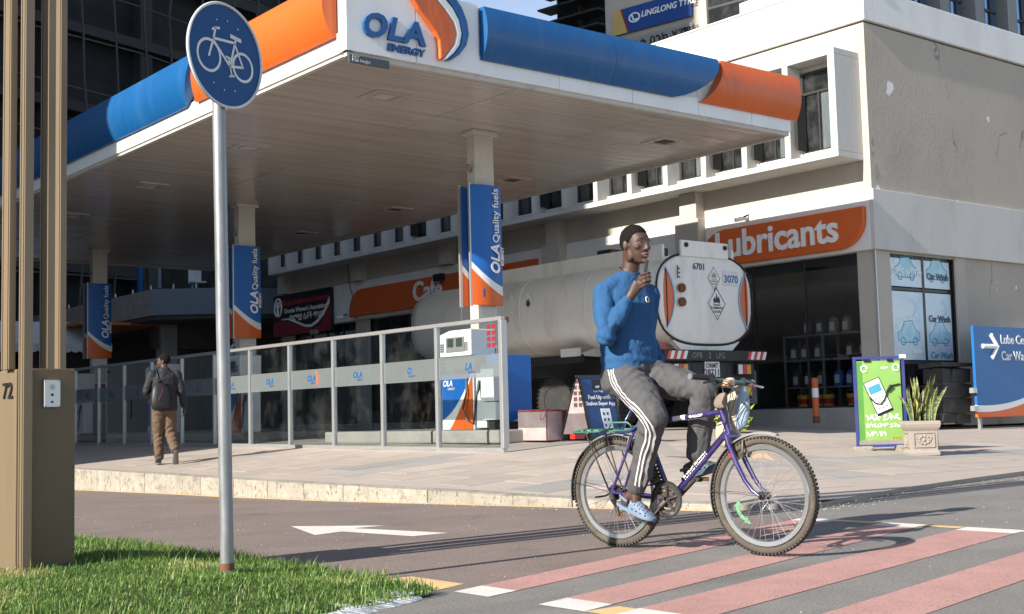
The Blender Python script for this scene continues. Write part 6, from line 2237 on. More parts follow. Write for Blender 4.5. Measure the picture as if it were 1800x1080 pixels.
# ------------------------------------------------------------------ shopping bag on the bar
def cloth(B, seed):
    return B
bg_ = thing('cloth_bag', 'beige and faded blue cloth bag hanging from the bicycle handlebar', 'bag', bk.location, bk.rotation_euler.z)
def bag(name, m_, c, zs, seed, kx=1):
    r_ = random.Random(seed)
    rings = []
    for z, rx, ry, dx in zs:
        ring = []
        for j in range(18):
            a = 2 * math.pi * j / 18
            q = 1 + .16 * math.sin(3 * a + z * 22 + seed) + .1 * math.sin(7 * a + z * 9)
            ring.append((c[0] + dx + rx * q * math.cos(a), c[1] + ry * q * math.sin(a), z))
        rings.append(ring)
    return MB().loft(rings).build(name, m_, bg_, world=False, smooth=True, subd=1)
M['bagcloth'] = mat('beige_cloth', (.42, .37, .28), .85, .12, 8, bump=.5, bsc=30, dirt=(.27, .22, .16), dsc=6, damt=.5)
M['bagblue'] = mat('faded_blue_cloth', (.28, .36, .44), .85, .12, 8, bump=.5, bsc=30, dirt=(.18, .22, .28), dsc=6, damt=.5)
bag('bag_body', 'bagcloth', (.80, .10, 0), [(.97, .02, .015, .04), (.93, .05, .03, .03), (.86, .075, .04, .0), (.76, .09, .045, -.03), (.68, .085, .05, -.04), (.62, .07, .045, -.04), (.6, .03, .02, -.04)], 1)
bag('blue_fold', 'bagblue', (.855, .09, 0), [(.97, .015, .015, .02), (.9, .035, .03, .02), (.84, .05, .035, .02), (.76, .045, .035, .0), (.7, .02, .02, -.01)], 4)
bag('knotted_top', 'bagcloth', (.85, .0, 0), [(1.015, .02, .022, 0), (1.0, .032, .03, 0), (.97, .028, .028, 0), (.95, .02, .02, 0)], 7)
bag('hanging_fold', mat('brown_cloth', (.2, .16, .12), .85, .15, 8), (.79, -.02, 0), [(.93, .02, .015, .03), (.9, .04, .025, .01), (.86, .045, .03, 0), (.83, .03, .02, 0)], 9)
# ------------------------------------------------------------------ people
def fuse(B, voxel, name, it=2, fac=.5):
    """one continuous surface out of overlapping closed shapes"""
    me = B.mesh(name)
    o = bpy.data.objects.new(name, me)
    col.objects.link(o)
    r = o.modifiers.new('r', 'REMESH')
    r.mode = 'VOXEL'
    r.voxel_size = voxel
    s_ = o.modifiers.new('s', 'SMOOTH')
    s_.iterations = it
    s_.factor = fac
    bpy.context.view_layer.update()
    out = bpy.data.meshes.new_from_object(o.evaluated_get(bpy.context.evaluated_depsgraph_get()))
    bpy.data.objects.remove(o)
    out.name = name
    return out

def fold(me, amp, fr, seed=0, ext=None):
    me.calc_loop_triangles()
    co = np.empty(len(me.vertices) * 3)
    me.vertices.foreach_get('co', co)
    co = co.reshape(-1, 3)
    no = np.empty(len(me.vertices) * 3)
    me.vertices.foreach_get('normal', no)
    no = no.reshape(-1, 3)
    d = np.empty(len(co))
    for i, p in enumerate(co):
        q = Vector((p[0] * fr[0] + seed, p[1] * fr[1], p[2] * fr[2]))
        w_ = Vector((noise.noise(q * .5), noise.noise(q * .5 + Vector((9, 1, 4))), 0)) * 1.3
        a = noise.noise(q + w_)
        b = 1 - abs(noise.noise(q * 1.9 + w_ + Vector((3, 7, 2)))) * 2.2
        c = 1 - abs(noise.noise(q * 3.7 + w_ * .6)) * 2.4
        d[i] = amp * (.7 * a + .7 * max(b, -.4) + .3 * max(c, -.3))
        if ext:
            d[i] += ext(p)
    co += no * d[:, None]
    me.vertices.foreach_set('co', co.ravel())
    me.update()
    return me

M['skin'] = mat('dark_skin', (.06, .03, .021), .55, .12, 9, bump=.15, bsc=160, dirt=(.12, .062, .042), dsc=14, damt=.5)
M['lips'] = mat('lips', (.17, .075, .065), .4, .1, 9)
M['eyewhite'] = mat('eye_white', (.16, .14, .125), .55, .02, 3)
M['iris'] = mat('dark_iris', (.01, .006, .004), .12, .02, 3)
M['hair'] = mat('cropped_black_hair', (.011, .0095, .0085), .9, .3, 60, bump=1, bsc=170, spec=.08)
def head_shapes(B, mh, s=1.0):
    """head in its own axes: x face, y left, z up, centre at ear height"""
    H = MB()
    H.ball((-.012, 0, .035), (.094, .074, .088), 26, 16)
    rings = []
    for z, x, rx, ry in ((.07, .012, .07, .06), (.05, .02, .074, .066), (.02, .024, .072, .067), (-.01, .026, .07, .066), (-.04, .03, .064, .061), (-.065, .034, .058, .055), (-.09, .04, .047, .044), (-.108, .048, .035, .033), (-.118, .055, .02, .02)):
        rings.append([(x + rx * math.cos(a), ry * math.sin(a), z) for a in np.linspace(0, 2 * math.pi, 27)[:-1]])
    H.loft(rings)
    for sg in (-1, 1):
        H.ball((.073, sg * .03, .027), (.018, .027, .009), 12, 8)          # brow
        H.ball((.064, sg * .046, -.018), (.021, .02, .017), 12, 8)         # cheekbone
        H.ball((.092, sg * .014, -.034), (.012, .010, .009), 10, 6)        # nostril wing
        H.ball((.077, sg * .031, .0095), (.0125, .018, .0055), 10, 6)         # upper lid
        H.ball((.075, sg * .032, -.010), (.0125, .018, .005), 10, 6)         # lower lid
        H.ball((-.012, sg * .075, -.004), (.019, .009, .031), 12, 8, Matrix.Rotation(sg * -.35, 3, 'Z'))
        H.ball((.0, sg * .05, -.06), (.03, .016, .045), 12, 8)             # jaw corner
    H.limb([(.088, 0, .018), (.1, 0, -.01), (.107, 0, -.028)], [.010, .011, .0135], 10)
    H.ball((.083, 0, -.066), (.022, .03, .016), 14, 8)                     # mouth mound
    H.ball((.082, 0, -.104), (.018, .019, .015), 12, 8)                    # chin
    H.xf(mh)
    B.v, B.f = B.v + H.v, B.f + [tuple(i + len(B.v) for i in q) for q in H.f]
def head_parts(par, mh, beard=False, hairline=1.0):
    for sg in (-1, 1):
        e = MB().ball((.0775, sg * .031, .0), (.0095, .0125, .0062), 14, 8).xf(mh).build('eyeball', 'eyewhite', par, world=False, smooth=True)
        MB().ball((.0858, sg * .029, .0005), (.0025, .0058, .0058), 10, 6).xf(mh).build('iris', 'iris', e, world=False, smooth=True)
        MB().tube([(.082, sg * .012, .027), (.089, sg * .026, .033), (.08, sg * .046, .031), (.07, sg * .056, .024)], [(.004, .003), (.005, .003), (.004, .003), (.002, .002)], 6).xf(mh).build('eyebrow', 'hair', par, world=False, smooth=True)
        MB().tube([(.084, sg * .017, .003), (.0885, sg * .03, .0065), (.08, sg * .045, .003)], .0016, 5).xf(mh).build('eyelid', 'hair', par, world=False, smooth=True)
    MB().tube([(.088, -.025, -.062), (.101, -.01, -.0575), (.103, 0, -.0595), (.101, .01, -.0575), (.088, .025, -.062)], [(.003, .003), (.0065, .006), (.0065, .006), (.0065, .006), (.003, .003)], 8).xf(mh).build('upper_lip', 'lips', par, world=False, smooth=True)
    MB().tube([(.087, -.022, -.07), (.099, -.009, -.0765), (.1, .009, -.0765), (.087, .022, -.07)], [(.003, .003), (.0075, .007), (.0075, .007), (.003, .003)], 8).xf(mh).build('lower_lip', 'lips', par, world=False, smooth=True)
    MB().tube([(.09, -.018, -.0665), (.1, 0, -.0675), (.09, .018, -.0665)], [.002, .004, .002], 6).xf(mh).build('mouth_gap', 'iris', par, world=False, smooth=True)
    # hair cap: part of an ellipsoid above the hairline
    B = MB()
    n, m_ = 80, 52
    v, keep, f = [], [], []
    for i in range(m_ + 1):
        ph = math.pi / 2 - math.pi * .78 * i / m_
        for j in range(n):
            a = 2 * math.pi * j / n
            cx_, cy_, cz_ = math.cos(ph) * math.cos(a), math.cos(ph) * math.sin(a), math.sin(ph)
            x, y, z = -.012 + .0995 * cx_, .0795 * cy_, .035 + .0955 * cz_
            if x > .02 and abs(y) < .06:
                pass
            line = np.interp(x, [-.12, -.06, -.03, -.005, .012, .03, .05, .08], [-.06, -.055, -.03, -.012, .006, .03, .055, .068]) + .006 * noise.noise((x * 70, y * 70, 3)) + .003 * noise.noise((x * 200, y * 200, 5))
            q = z - line * hairline
            jit = 1 + .022 * noise.noise((x * 110, y * 110, z * 110)) + .012 * noise.noise((x * 40, y * 40, z * 40))
            sh = min(1, max(0, q / .02))
            k = .93 + .07 * sh
            v.append(((x + .012) * k * jit - .012, y * k * jit, (z - .035) * k * jit + .035))
            keep.append(q > -.004)
    for i in range(m_):
        for j in range(n):
            q = (i * n + j, (i + 1) * n + j, (i + 1) * n + (j + 1) % n, i * n + (j + 1) % n)
            if all(keep[k] for k in q):
                f.append(q)
    B.add(v, f).xf(mh).build('hair', 'hair', par, world=False, smooth=True)

def finger(B, pts, r0=.0098, r1=.0078):
    n = len(pts)
    B.limb(pts, [r0 + (r1 - r0) * i / (n - 1) for i in range(n)], 9)

def ring(c, d, w_, yaw, n=30, ex=.85):
    out = []
    cy_, sy_ = math.cos(yaw), math.sin(yaw)
    for j in range(n):
        a = 2 * math.pi * j / n
        x = d * math.copysign(abs(math.cos(a)) ** ex, math.cos(a))
        y = w_ * math.copysign(abs(math.sin(a)) ** ex, math.sin(a))
        out.append((c[0] + x * cy_ - y * sy_, c[1] + x * sy_ + y * cy_, c[2]))
    return out

# ---- the cyclist
cyc = thing('person', 'young man in a blue sweater and grey striped trousers riding the purple bicycle', 'person', bk.location, bk.rotation_euler.z)
HEAD = Vector((.205, -.012, 1.862))
mh = Matrix.Translation(HEAD) @ Matrix.Rotation(R(-8), 4, 'Z') @ Matrix.Rotation(R(2), 4, 'Y')
B = MB()
head_shapes(B, mh)
B.limb([(.168, 0, 1.84), (.165, 0, 1.76), (.142, 0, 1.67), (.13, 0, 1.6)], [.056, .055, .06, .07], 18)
B.ball((.197, -.004, 1.745), (.012, .012, .014), 8, 6)
for sg in (-1, 1):
    B.limb([(.14, sg * .03, 1.70), (.12 + sg * .015, sg * .1, 1.625), (.115 + sg * .045, sg * .165, 1.56)], [.03, .034, .045], 14)
B.loft([ring((.12, 0, 1.02), .11, .15, 0), ring((.125, 0, 1.15), .1, .14, R(-8)), ring((.115, 0, 1.35), .11, .16, R(-14)), ring((.115, 0, 1.5), .115, .18, R(-18)), ring((.12, 0, 1.6), .08, .14, R(-18)), ring((.13, 0, 1.66), .05, .06, R(-18))])
RS_, RE, RWR = Vector((.068, -.168, 1.565)), Vector((.150, -.268, 1.29)), Vector((.236, -.142, 1.518))
LS, LE, LW = Vector((.165, .165, 1.56)), Vector((.09, .225, 1.30)), Vector((.205, .215, 1.12))
B.limb([RS_, RS_.lerp(RE, .5), RE, RE.lerp(RWR, .4), RWR], [.055, .046, .04, .04, .027], 14)
B.limb([LS, LS.lerp(LE, .5), LE, LE.lerp(LW, .4), LW], [.055, .046, .04, .04, .027], 14)
# right hand closing round the phone
fw_ = (Vector((.302, -.108, 1.612)) - RWR).normalized()
B.limb([RWR, Vector((.262, -.13, 1.553)), Vector((.283, -.121, 1.585)), Vector((.303, -.116, 1.614))], [.026, (.031, .02), (.037, .019), (.036, .016)], 14, up=(0, -.2, 1))
kn = [Vector((.300, -.119, 1.642)), Vector((.311, -.122, 1.624)), Vector((.318, -.121, 1.604)), Vector((.320, -.116, 1.585))]
tips = [((.333, -.124, 1.664), (.362, -.107, 1.672), (.363, -.085, 1.668)), ((.347, -.126, 1.640), (.37, -.103, 1.648), (.364, -.081, 1.644)),
        ((.35, -.123, 1.617), (.369, -.1, 1.624), (.362, -.079, 1.621)), ((.345, -.115, 1.595), (.36, -.096, 1.601), (.354, -.078, 1.598))]
for k_, t_ in zip(kn, tips):
    finger(B, [k_, *[Vector(q) for q in t_]])
finger(B, [Vector((.262, -.112, 1.565)), Vector((.278, -.092, 1.602)), Vector((.296, -.08, 1.64)), Vector((.318, -.076, 1.668))], .0125, .0085)
# left hand resting on the thigh
B.limb([LW, LW + Vector((.03, -.01, -.03)), LW + Vector((.075, -.015, -.045))], [.026, (.022, .034), (.017, .038)], 12, up=(0, 0, 1))
for k in range(4):
    p = LW + Vector((.078, -.042 + .019 * k, -.047))
    finger(B, [p, p + Vector((.032, -.002, -.008)), p + Vector((.056, -.002, -.026)), p + Vector((.066 - .004 * k, 0, -.05))])
finger(B, [LW + Vector((.03, -.035, -.035)), LW + Vector((.055, -.06, -.045)), LW + Vector((.08, -.068, -.06))], .0115, .0085)
# legs and feet
RH, RK, RC, RA = Vector((.165, -.09, 1.03)), Vector((.465, -.215, .80)), Vector((.37, -.185, .575)), Vector((.238, -.145, .345))
LH, LK, LC, LA = Vector((.18, .09, 1.04)), Vector((.575, .145, .955)), Vector((.545, .135, .75)), Vector((.512, .12, .505))
B.limb([RH, RH.lerp(RK, .5), RK, RC, RC.lerp(RA, .55), RA], [.085, .07, .055, .052, .04, .034], 16)
B.limb([LH, LH.lerp(LK, .5), LK, LC, LC.lerp(LA, .55), LA], [.085, .07, .055, .052, .04, .034], 16)
def foot_frame(heel, toe, y):
    d = Vector((toe[0] - heel[0], 0, toe[1] - heel[1])).normalized()
    up = Vector((-d.z, 0, d.x))
    return Vector((heel[0], y, heel[1])), d, up
FR = foot_frame((.115, .258), (.385, .158), -.148)
FL = foot_frame((.425, .395), (.695, .475), .12)
for (o_, d_, u2), an_ in ((FR, RA), (FL, LA)):
    hb = o_ + d_ * .045 + u2 * .05
    B.limb([an_, hb + u2 * .02], [.034, .034], 12)
    B.ball(tuple(hb), (.036, .031, .036), 12, 8)
    B.limb([an_ + d_ * .01, o_ + d_ * .12 + u2 * .055, o_ + d_ * .2 + u2 * .045], [.036, .036, .03], 12)
body = link('body', fuse(B, .0055, 'body', 2, .45), 'skin', cyc, smooth=True)
head_parts(cyc, mh)

M['sweater'] = mat('blue_sweater', (.027, .085, .195), .92, .1, 5, bump=.3, bsc=240, spec=.15, dirt=(.038, .112, .24), dsc=6, damt=.25)
S = MB()
S.loft([ring((.125, 0, 1.095), .145, .178, R(-4)), ring((.125, 0, 1.13), .15, .188, R(-6)), ring((.12, 0, 1.22), .145, .182, R(-10)), ring((.115, 0, 1.35), .138, .178, R(-14)), ring((.113, 0, 1.47), .135, .185, R(-18)),
        ring((.115, 0, 1.55), .12, .185, R(-18)), ring((.12, 0, 1.61), .095, .14, R(-18)), ring((.13, 0, 1.655), .078, .105, R(-18)), ring((.138, 0, 1.69), .066, .072, R(-18))])
S.limb([RS_, RS_.lerp(RE, .5) + Vector((-.005, 0, 0)), RE + Vector((0, 0, -.005)), RE.lerp(RWR, .45) + Vector((0, 0, -.008)), RE.lerp(RWR, .85)], [.066, .062, .06, .055, .043], 16)
for sg in (-1, 1):
    S.limb([(.138, sg * .045, 1.672), (.12 + sg * .018, sg * .11, 1.625), (.115 + sg * .045, sg * .165, 1.57)], [.036, .048, .062], 14)
S.limb([LS, LS.lerp(LE, .5), LE, LE.lerp(LW, .45), LE.lerp(LW, .85)], [.074, .066, .062, .056, .043], 16)
def sw_ext(p):
    # bunching at the elbow and blousing over the waistband
    e = 0
    d = (Vector(p) - RE).length
    if d < .13:
        e += .006 * math.sin(p[2] * 130 + p[0] * 60) * (1 - d / .13)
    if p[2] < 1.24:
        e += .006 * math.sin(p[2] * 95 + p[1] * 12) * (1 - (p[2] - 1.09) / .15)
    return e
sme = fold(fuse(S, .008, 'sweater', 3, .5), .0055, (11, 11, 8), 2, sw_ext)
swo = link('sweater', sme, 'sweater', cyc, smooth=True)
MB().tube([(.138 + .062 * math.cos(a) * math.cos(R(-18)) - .068 * math.sin(a) * math.sin(R(-18)), .062 * math.cos(a) * math.sin(R(-18)) + .068 * math.sin(a) * math.cos(R(-18)), 1.694 + .012 * -math.cos(a)) for a in np.linspace(0, 2 * math.pi, 25)[:-1]], .009, 8, closed=True).build('collar_rib', 'sweater', swo, world=False, smooth=True)
c0 = RE.lerp(RWR, .80)
MB().tube([c0, RE.lerp(RWR, .99)], [.043, .034], 16, cap=False).build('cuff_rib', 'sweater', swo, world=False, smooth=True)
c0 = LE.lerp(LW, .80)
MB().tube([c0, LE.lerp(LW, .99)], [.043, .034], 16, cap=False).build('cuff_rib', 'sweater', swo, world=False, smooth=True)
M['trouser'] = mat('grey_marl_fleece', (.078, .077, .081), .9, .16, 30, bump=.3, bsc=220, spec=.2, dirt=(.085, .083, .086), dsc=40, damt=.5)
T_ = MB()
T_.loft([ring((.13, 0, .93), .1, .13, 0), ring((.12, 0, .98), .15, .18, 0), ring((.12, 0, 1.06), .155, .185, 0), ring((.123, 0, 1.15), .14, .175, R(-6)), ring((.125, 0, 1.18), .13, .165, R(-6))])
T_.limb([RH, RH.lerp(RK, .5) + Vector((.0, .01, 0)), RK + Vector((-.02, 0, -.005)), RC + Vector((-.01, 0, .03)), RC.lerp(RA, .55), RC.lerp(RA, .84)], [.115, .102, .084, .07, .06, .055], 18)
T_.limb([LH, LH.lerp(LK, .5), LK + Vector((-.01, 0, -.01)), LC + Vector((0, 0, .03)), LC.lerp(LA, .4), LC.lerp(LA, .72)], [.115, .102, .086, .076, .07, .066], 18)
def tr_ext(p):
    e = 0
    q = Vector(p)
    for k_, a in ((RK, 1), (LK, 1)):
        d = (q - k_ - Vector((-.06, 0, -.04))).length
        if d < .16:
            e += .007 * math.sin((p[0] + p[2]) * 85 + p[1] * 20) * (1 - d / .16)
    d = abs(p[0] - .27)
    if p[2] > .9 and d < .12:
        e += .007 * math.sin(p[0] * 90 - p[2] * 60) * (1 - d / .12)
    return e
tme = fold(fuse(T_, .0085, 'trousers', 3, .5), .009, (8, 8, 5), 5, tr_ext)
tro = link('trousers', tme, 'trouser', cyc, smooth=True)
# three stripes lie on the outside of the right leg
bvh = BVHTree.FromPolygons([v_.co for v_ in tme.vertices], [p_.vertices for p_ in tme.polygons])
path = [(.085, 1.16), (.10, 1.09), (.15, 1.0), (.225, .92), (.33, .855), (.405, .80), (.428, .74), (.405, .66), (.365, .575), (.325, .48), (.30, .42), (.287, .392)]
P_ = [Vector((a, 0, b)) for a, b in path]
def cr(ps, m_=6):
    out = []
    for i in range(len(ps) - 1):
        p0, p1, p2, p3 = ps[max(i - 1, 0)], ps[i], ps[i + 1], ps[min(i + 2, len(ps) - 1)]
        for k in range(m_):
            t_ = k / m_
            out.append(.5 * ((2 * p1) + (p2 - p0) * t_ + (2 * p0 - 5 * p1 + 4 * p2 - p3) * t_ ** 2 + (3 * p1 - p0 - 3 * p2 + p3) * t_ ** 3))
    return out + [ps[-1]]
fine = cr(P_)
M['stripe'] = mat('white_stripe', (.62, .6, .6), .8, .1, 20, bump=.2, bsc=100)
SIDE = Vector((-.1, 1, .05)).normalized()
for k in range(3):
    off = (k - 1) * .021
    v, f = [], []
    for i, p in enumerate(fine):
        d = (fine[min(i + 1, len(fine) - 1)] - fine[max(i - 1, 0)]).normalized()
        nrm = Vector((d.z, 0, -d.x))
        for e in (-.0046, .0046):
            q = p + nrm * (off + e)
            h = bvh.ray_cast(q - SIDE * 1.0, SIDE)
            c_ = h[0] + h[1] * .0025 if h[0] is not None else None
            v.append(c_)
    last = None
    for i in range(len(v)):
        if v[i] is None:
            v[i] = v[i - 2] if i > 1 and v[i - 2] is not None else Vector((.1, -.2, 1.0))
    for i in range(len(fine) - 1):
        a, b, c_, d_ = v[2 * i], v[2 * i + 1], v[2 * i + 3], v[2 * i + 2]
        if (a - d_).length < .07:
            f.append((2 * i, 2 * i + 1, 2 * i + 3, 2 * i + 2))
    MB().add(v, f).build('side_stripe', 'stripe', tro, world=False, smooth=True)
# clogs
M['clog'] = mat('blue_grey_foam', (.125, .18, .27), .6, .12, 8, dirt=(.1, .12, .15), dsc=9, damt=.6)
M['clogdark'] = mat('navy_foam', (.05, .075, .11), .6, .12, 8, dirt=(.1, .11, .12), dsc=9, damt=.5)
def clog(fr, m_):
    o_, d_, u2 = fr
    yv = Vector((0, 1, 0))
    L = .285
    def P(s_, a, h):
        return o_ + d_ * (s_ * L - .01) + yv * a + u2 * h
    wd = lambda s_: float(np.interp(s_, [0, .06, .2, .4, .6, .78, .9, .97, 1], [.018, .032, .039, .040, .047, .051, .044, .03, .016]))
    hh = lambda s_: float(np.interp(s_, [.36, .45, .6, .75, .88, .96, 1], [.098, .096, .084, .07, .052, .038, .026]))
    rings = []
    for s_ in np.linspace(0, 1, 16):
        w_ = wd(s_)
        lift = .012 * max(0, s_ - .75) / .25 + .006 * max(0, .2 - s_) / .2
        rings.append([P(s_, w_ * math.cos(a), lift + .013 + .013 * math.copysign(abs(math.sin(a)) ** .4, math.sin(a))) for a in np.linspace(0, 2 * math.pi, 17)[:-1]])
    c = MB().loft(rings).build('clog', m_, cyc, world=False, smooth=45)
    rings = []
    for s_ in np.linspace(.36, 1, 16):
        w_, h = wd(s_) * .97, hh(s_)
        up_ = [P(s_ + .05 * (1 - s_) * 0, w_ * math.cos(a), .02 + (h - .02) * max(0, math.sin(a)) ** .65) for a in np.linspace(0, math.pi, 13)]
        dn = [P(s_, (w_ - .005) * math.cos(a), .02 + (h - .027) * max(0, math.sin(a)) ** .65) for a in np.linspace(math.pi, 0, 13)]
        rings.append(up_ + dn)
    up = MB().loft(rings).build('upper', m_, c, world=False, smooth=45)
    st = []
    for a in np.linspace(-1.35, 1.35, 14):
        q = P(.40 - .40 * math.cos(a) * 1.0, .042 * math.sin(a) * 1.05, .062 + .012 * math.cos(a))
        st.append(q)
    MB().tube(st, [(.009, .0025)] * 14, 8, up=tuple(u2)).build('heel_strap', m_, c, world=False, smooth=True)
    B = MB()
    for s_, aa in ((.5, (.5, .8, 1.15, 1.57, 2.0, 2.35, 2.65)), (.58, (.65, 1.0, 1.4, 1.8, 2.2, 2.5)), (.66, (.5, .85, 1.2, 1.57, 1.95, 2.3, 2.65)), (.74, (.7, 1.05, 1.4, 1.75, 2.1, 2.45)), (.82, (.6, 1.0, 1.57, 2.1, 2.55))):
        for a in aa:
            w_, h = wd(s_) * .97, hh(s_)
            p = P(s_, w_ * math.cos(a), .02 + (h - .02) * math.sin(a) ** .65)
            nrm = (yv * math.cos(a) + u2 * (math.sin(a) + .15)).normalized()
            t1 = d_.cross(nrm).normalized()
            t2 = nrm.cross(t1)
            B.add([p + nrm * .0012 + (t1 * math.cos(q) + t2 * math.sin(q)) * .0042 for q in np.linspace(0, 2 * math.pi, 9)[:-1]], [tuple(range(8))])
    for sg in (-1, 1):
        for s_ in (.48, .6, .72, .84):
            w_ = wd(s_)
            p = P(s_, sg * (w_ * .985), .036)
            B.add([p + yv * sg * .0015 + (d_ * .006 * math.cos(q) + u2 * .004 * math.sin(q)) for q in np.linspace(0, 2 * math.pi, 9)[:-1]], [tuple(range(8))])
    B.build('vent_hole', 'iris', up, world=False)
clog(FR, 'clog')
clog(FL, 'clogdark')
# chest badge
mc = wm(cyc).inverted()
bv2 = BVHTree.FromPolygons([v_.co for v_ in sme.vertices], [p_.vertices for p_ in sme.polygons])
h = bv2.ray_cast(Vector((.8, -.35, 1.52)), Vector((-.52, .36, 0.0)).normalized())
if h[0] is not None:
    nrm = h[1]
    t1 = nrm.cross(ZZ).normalized()
    t2 = nrm.cross(t1)
    B = MB().tube([h[0] + nrm * .003 + (t1 * math.cos(q) * .014 + t2 * math.sin(q) * .017) for q in np.linspace(0, 2 * math.pi, 13)[:-1]], .004, 6, closed=True)
    B.build('chest_badge', 'stripe', swo, world=False)
# cord at the neck
MB().tube([(.14 + .056 * math.cos(a), .056 * math.sin(a), 1.715 + .02 * -math.cos(a)) for a in np.linspace(0, 2 * math.pi, 21)[:-1]], .0022, 5, closed=True).build('neck_cord', 'hair', cyc, world=False)
# the phone
phn = thing('mobile_phone', 'small black mobile phone held upright in the cyclist\'s right hand at his chin', 'phone', cyc.location, cyc.rotation_euler.z)
B = MB().box(-.008, -.026, -.062, .008, .026, .07)
pm = Matrix.Translation((.340, -.099, 1.682)) @ Matrix.Rotation(R(12), 4, 'Y') @ Matrix.Rotation(R(26), 4, 'Z')
B.xf(pm).build('case', 'black', phn, world=False, bevel=.003)
MB().box(-.0088, -.022, -.055, -.0081, .022, .06).xf(pm).build('screen', 'screen', phn, world=False)
MB().box(-.004, -.012, .0695, .005, .012, .074).xf(pm).build('metal_top', 'chrome', phn, world=False)

# ---- the walking man
WX, WY = 8.36, 19.05
wk = thing('person', 'man in dark jacket and brown trousers walking away along the glass barrier', 'person', (WX, WY, ground(WX, WY) + .005), R(74))
mh2 = Matrix.Translation((.05, .005, 1.595)) @ Matrix.Rotation(R(62), 4, 'Z') @ Matrix.Rotation(R(4), 4, 'Y')
B = MB()
head_shapes(B, mh2)
B.limb([(.035, 0, 1.58), (.03, 0, 1.5), (.02, 0, 1.42)], [.053, .054, .07], 16)
B.loft([ring((0, 0, .86), .1, .15, 0), ring((0, 0, 1.0), .1, .14, 0), ring((.01, 0, 1.2), .11, .16, 0), ring((.01, 0, 1.35), .11, .18, 0), ring((.015, 0, 1.42), .07, .13, 0), ring((.02, 0, 1.46), .05, .06, 0)])
J = dict(RS=(.01, -.185, 1.385), RE=(-.045, -.255, 1.12), RW=(.01, -.305, .88), LS=(.01, .185, 1.385), LE=(.0, .275, 1.13), LW=(.18, .205, 1.16))
J = {k: Vector(q) for k, q in J.items()}
for s_ in 'RL':
    a, b_, c_ = J[s_ + 'S'], J[s_ + 'E'], J[s_ + 'W']
    B.limb([a, a.lerp(b_, .5), b_, b_.lerp(c_, .4), c_], [.056, .047, .041, .04, .028], 14)
hw = J['RW']
B.limb([hw, hw + Vector((.01, -.005, -.045)), hw + Vector((.02, -.005, -.085))], [.026, (.032, .02), (.034, .018)], 12, up=(1, 0, 0))
for k in range(4):
    p = hw + Vector((.048 - .019 * k, -.005, -.088))
    finger(B, [p, p + Vector((.006, .006, -.032)), p + Vector((.004, .022, -.05)), p + Vector((0, .036, -.056 + .003 * k))])
finger(B, [hw + Vector((.03, 0, -.035)), hw + Vector((.05, .012, -.06)), hw + Vector((.048, .022, -.088))], .0115, .0085)
hl = J['LW']
B.limb([hl, hl + Vector((.04, -.02, .012)), hl + Vector((.075, -.03, .02))], [.026, (.02, .032), (.018, .034)], 12, up=(0, 0, 1))
for k in range(4):
    p = hl + Vector((.078, -.032, .045 - .018 * k))
    finger(B, [p, p + Vector((.028, -.012, 0)), p + Vector((.035, -.035, 0)), p + Vector((.015, -.045, 0))])
finger(B, [hl + Vector((.035, -.02, .035)), hl + Vector((.06, -.04, .05)), hl + Vector((.08, -.055, .045))], .0115, .0085)
WL = dict(LH=(0, .085, .87), LK=(.075, .085, .47), LA=(.03, .08, .10), RH=(0, -.085, .87), RK=(.02, -.095, .46), RA=(-.26, -.125, .215))
WL = {k: Vector(q) for k, q in WL.items()}
for s_ in 'RL':
    a, b_, c_ = WL[s_ + 'H'], WL[s_ + 'K'], WL[s_ + 'A']
    cf = b_.lerp(c_, .35) + Vector((-.02, 0, 0))
    B.limb([a, a.lerp(b_, .5), b_, cf, c_], [.085, .075, .056, .052, .036], 14)
B.limb([WL['LA'], WL['LA'] + Vector((.0, 0, -.05)), WL['LA'] + Vector((.13, 0, -.065))], [.036, .034, .03], 12)
B.limb([WL['RA'], WL['RA'] + Vector((-.04, 0, -.04)), WL['RA'] + Vector((.02, 0, -.17))], [.036, .034, .03], 12)
link('body', fuse(B, .007, 'body', 2, .45), 'skin', wk, smooth=True)
head_parts(wk, mh2)
MB().lathe([(0, -.125), (.03, -.12), (.045, -.1), (.05, -.085), (.045, -.075), (0, -.07)], 14).xf(mh2 @ Matrix.Translation((.045, 0, 0)) @ Matrix.Scale(1.05, 4)).build('beard', 'hair', wk, world=False, smooth=True)
M['jacket'] = mat('dark_navy_jacket', (.009, .010, .014), .75, .15, 6, bump=.2, bsc=120)
S = MB()
S.loft([ring((0, 0, .83), .14, .185, 0), ring((0, 0, .9), .14, .19, 0), ring((.0, 0, 1.05), .13, .185, 0), ring((.005, 0, 1.2), .135, .195, 0), ring((.01, 0, 1.33), .13, .205, 0), ring((.012, 0, 1.4), .1, .18, 0), ring((.018, 0, 1.45), .072, .1, 0), ring((.025, 0, 1.5), .066, .07, 0)])
for s_ in 'RL':
    a, b_, c_ = J[s_ + 'S'], J[s_ + 'E'], J[s_ + 'W']
    S.limb([a, a.lerp(b_, .5), b_, b_.lerp(c_, .5), b_.lerp(c_, .94)], [.08, .068, .06, .053, .044], 14)
link('jacket', fold(fuse(S, .011, 'jacket', 3, .5), .009, (8, 8, 8), 8), 'jacket', wk, smooth=True)
M['brown'] = mat('brown_cotton', (.1, .062, .037), .85, .12, 8, bump=.3, bsc=90)
T_ = MB()
T_.loft([ring((0, 0, .77), .1, .13, 0), ring((0, 0, .84), .135, .17, 0), ring((0, 0, .93), .125, .165, 0)])
for s_ in 'RL':
    a, b_, c_ = WL[s_ + 'H'], WL[s_ + 'K'], WL[s_ + 'A']
    cf = b_.lerp(c_, .4) + Vector((-.015, 0, 0))
    T_.limb([a, a.lerp(b_, .5), b_, cf, b_.lerp(c_, .93)], [.108, .095, .082, .075, .066], 16)
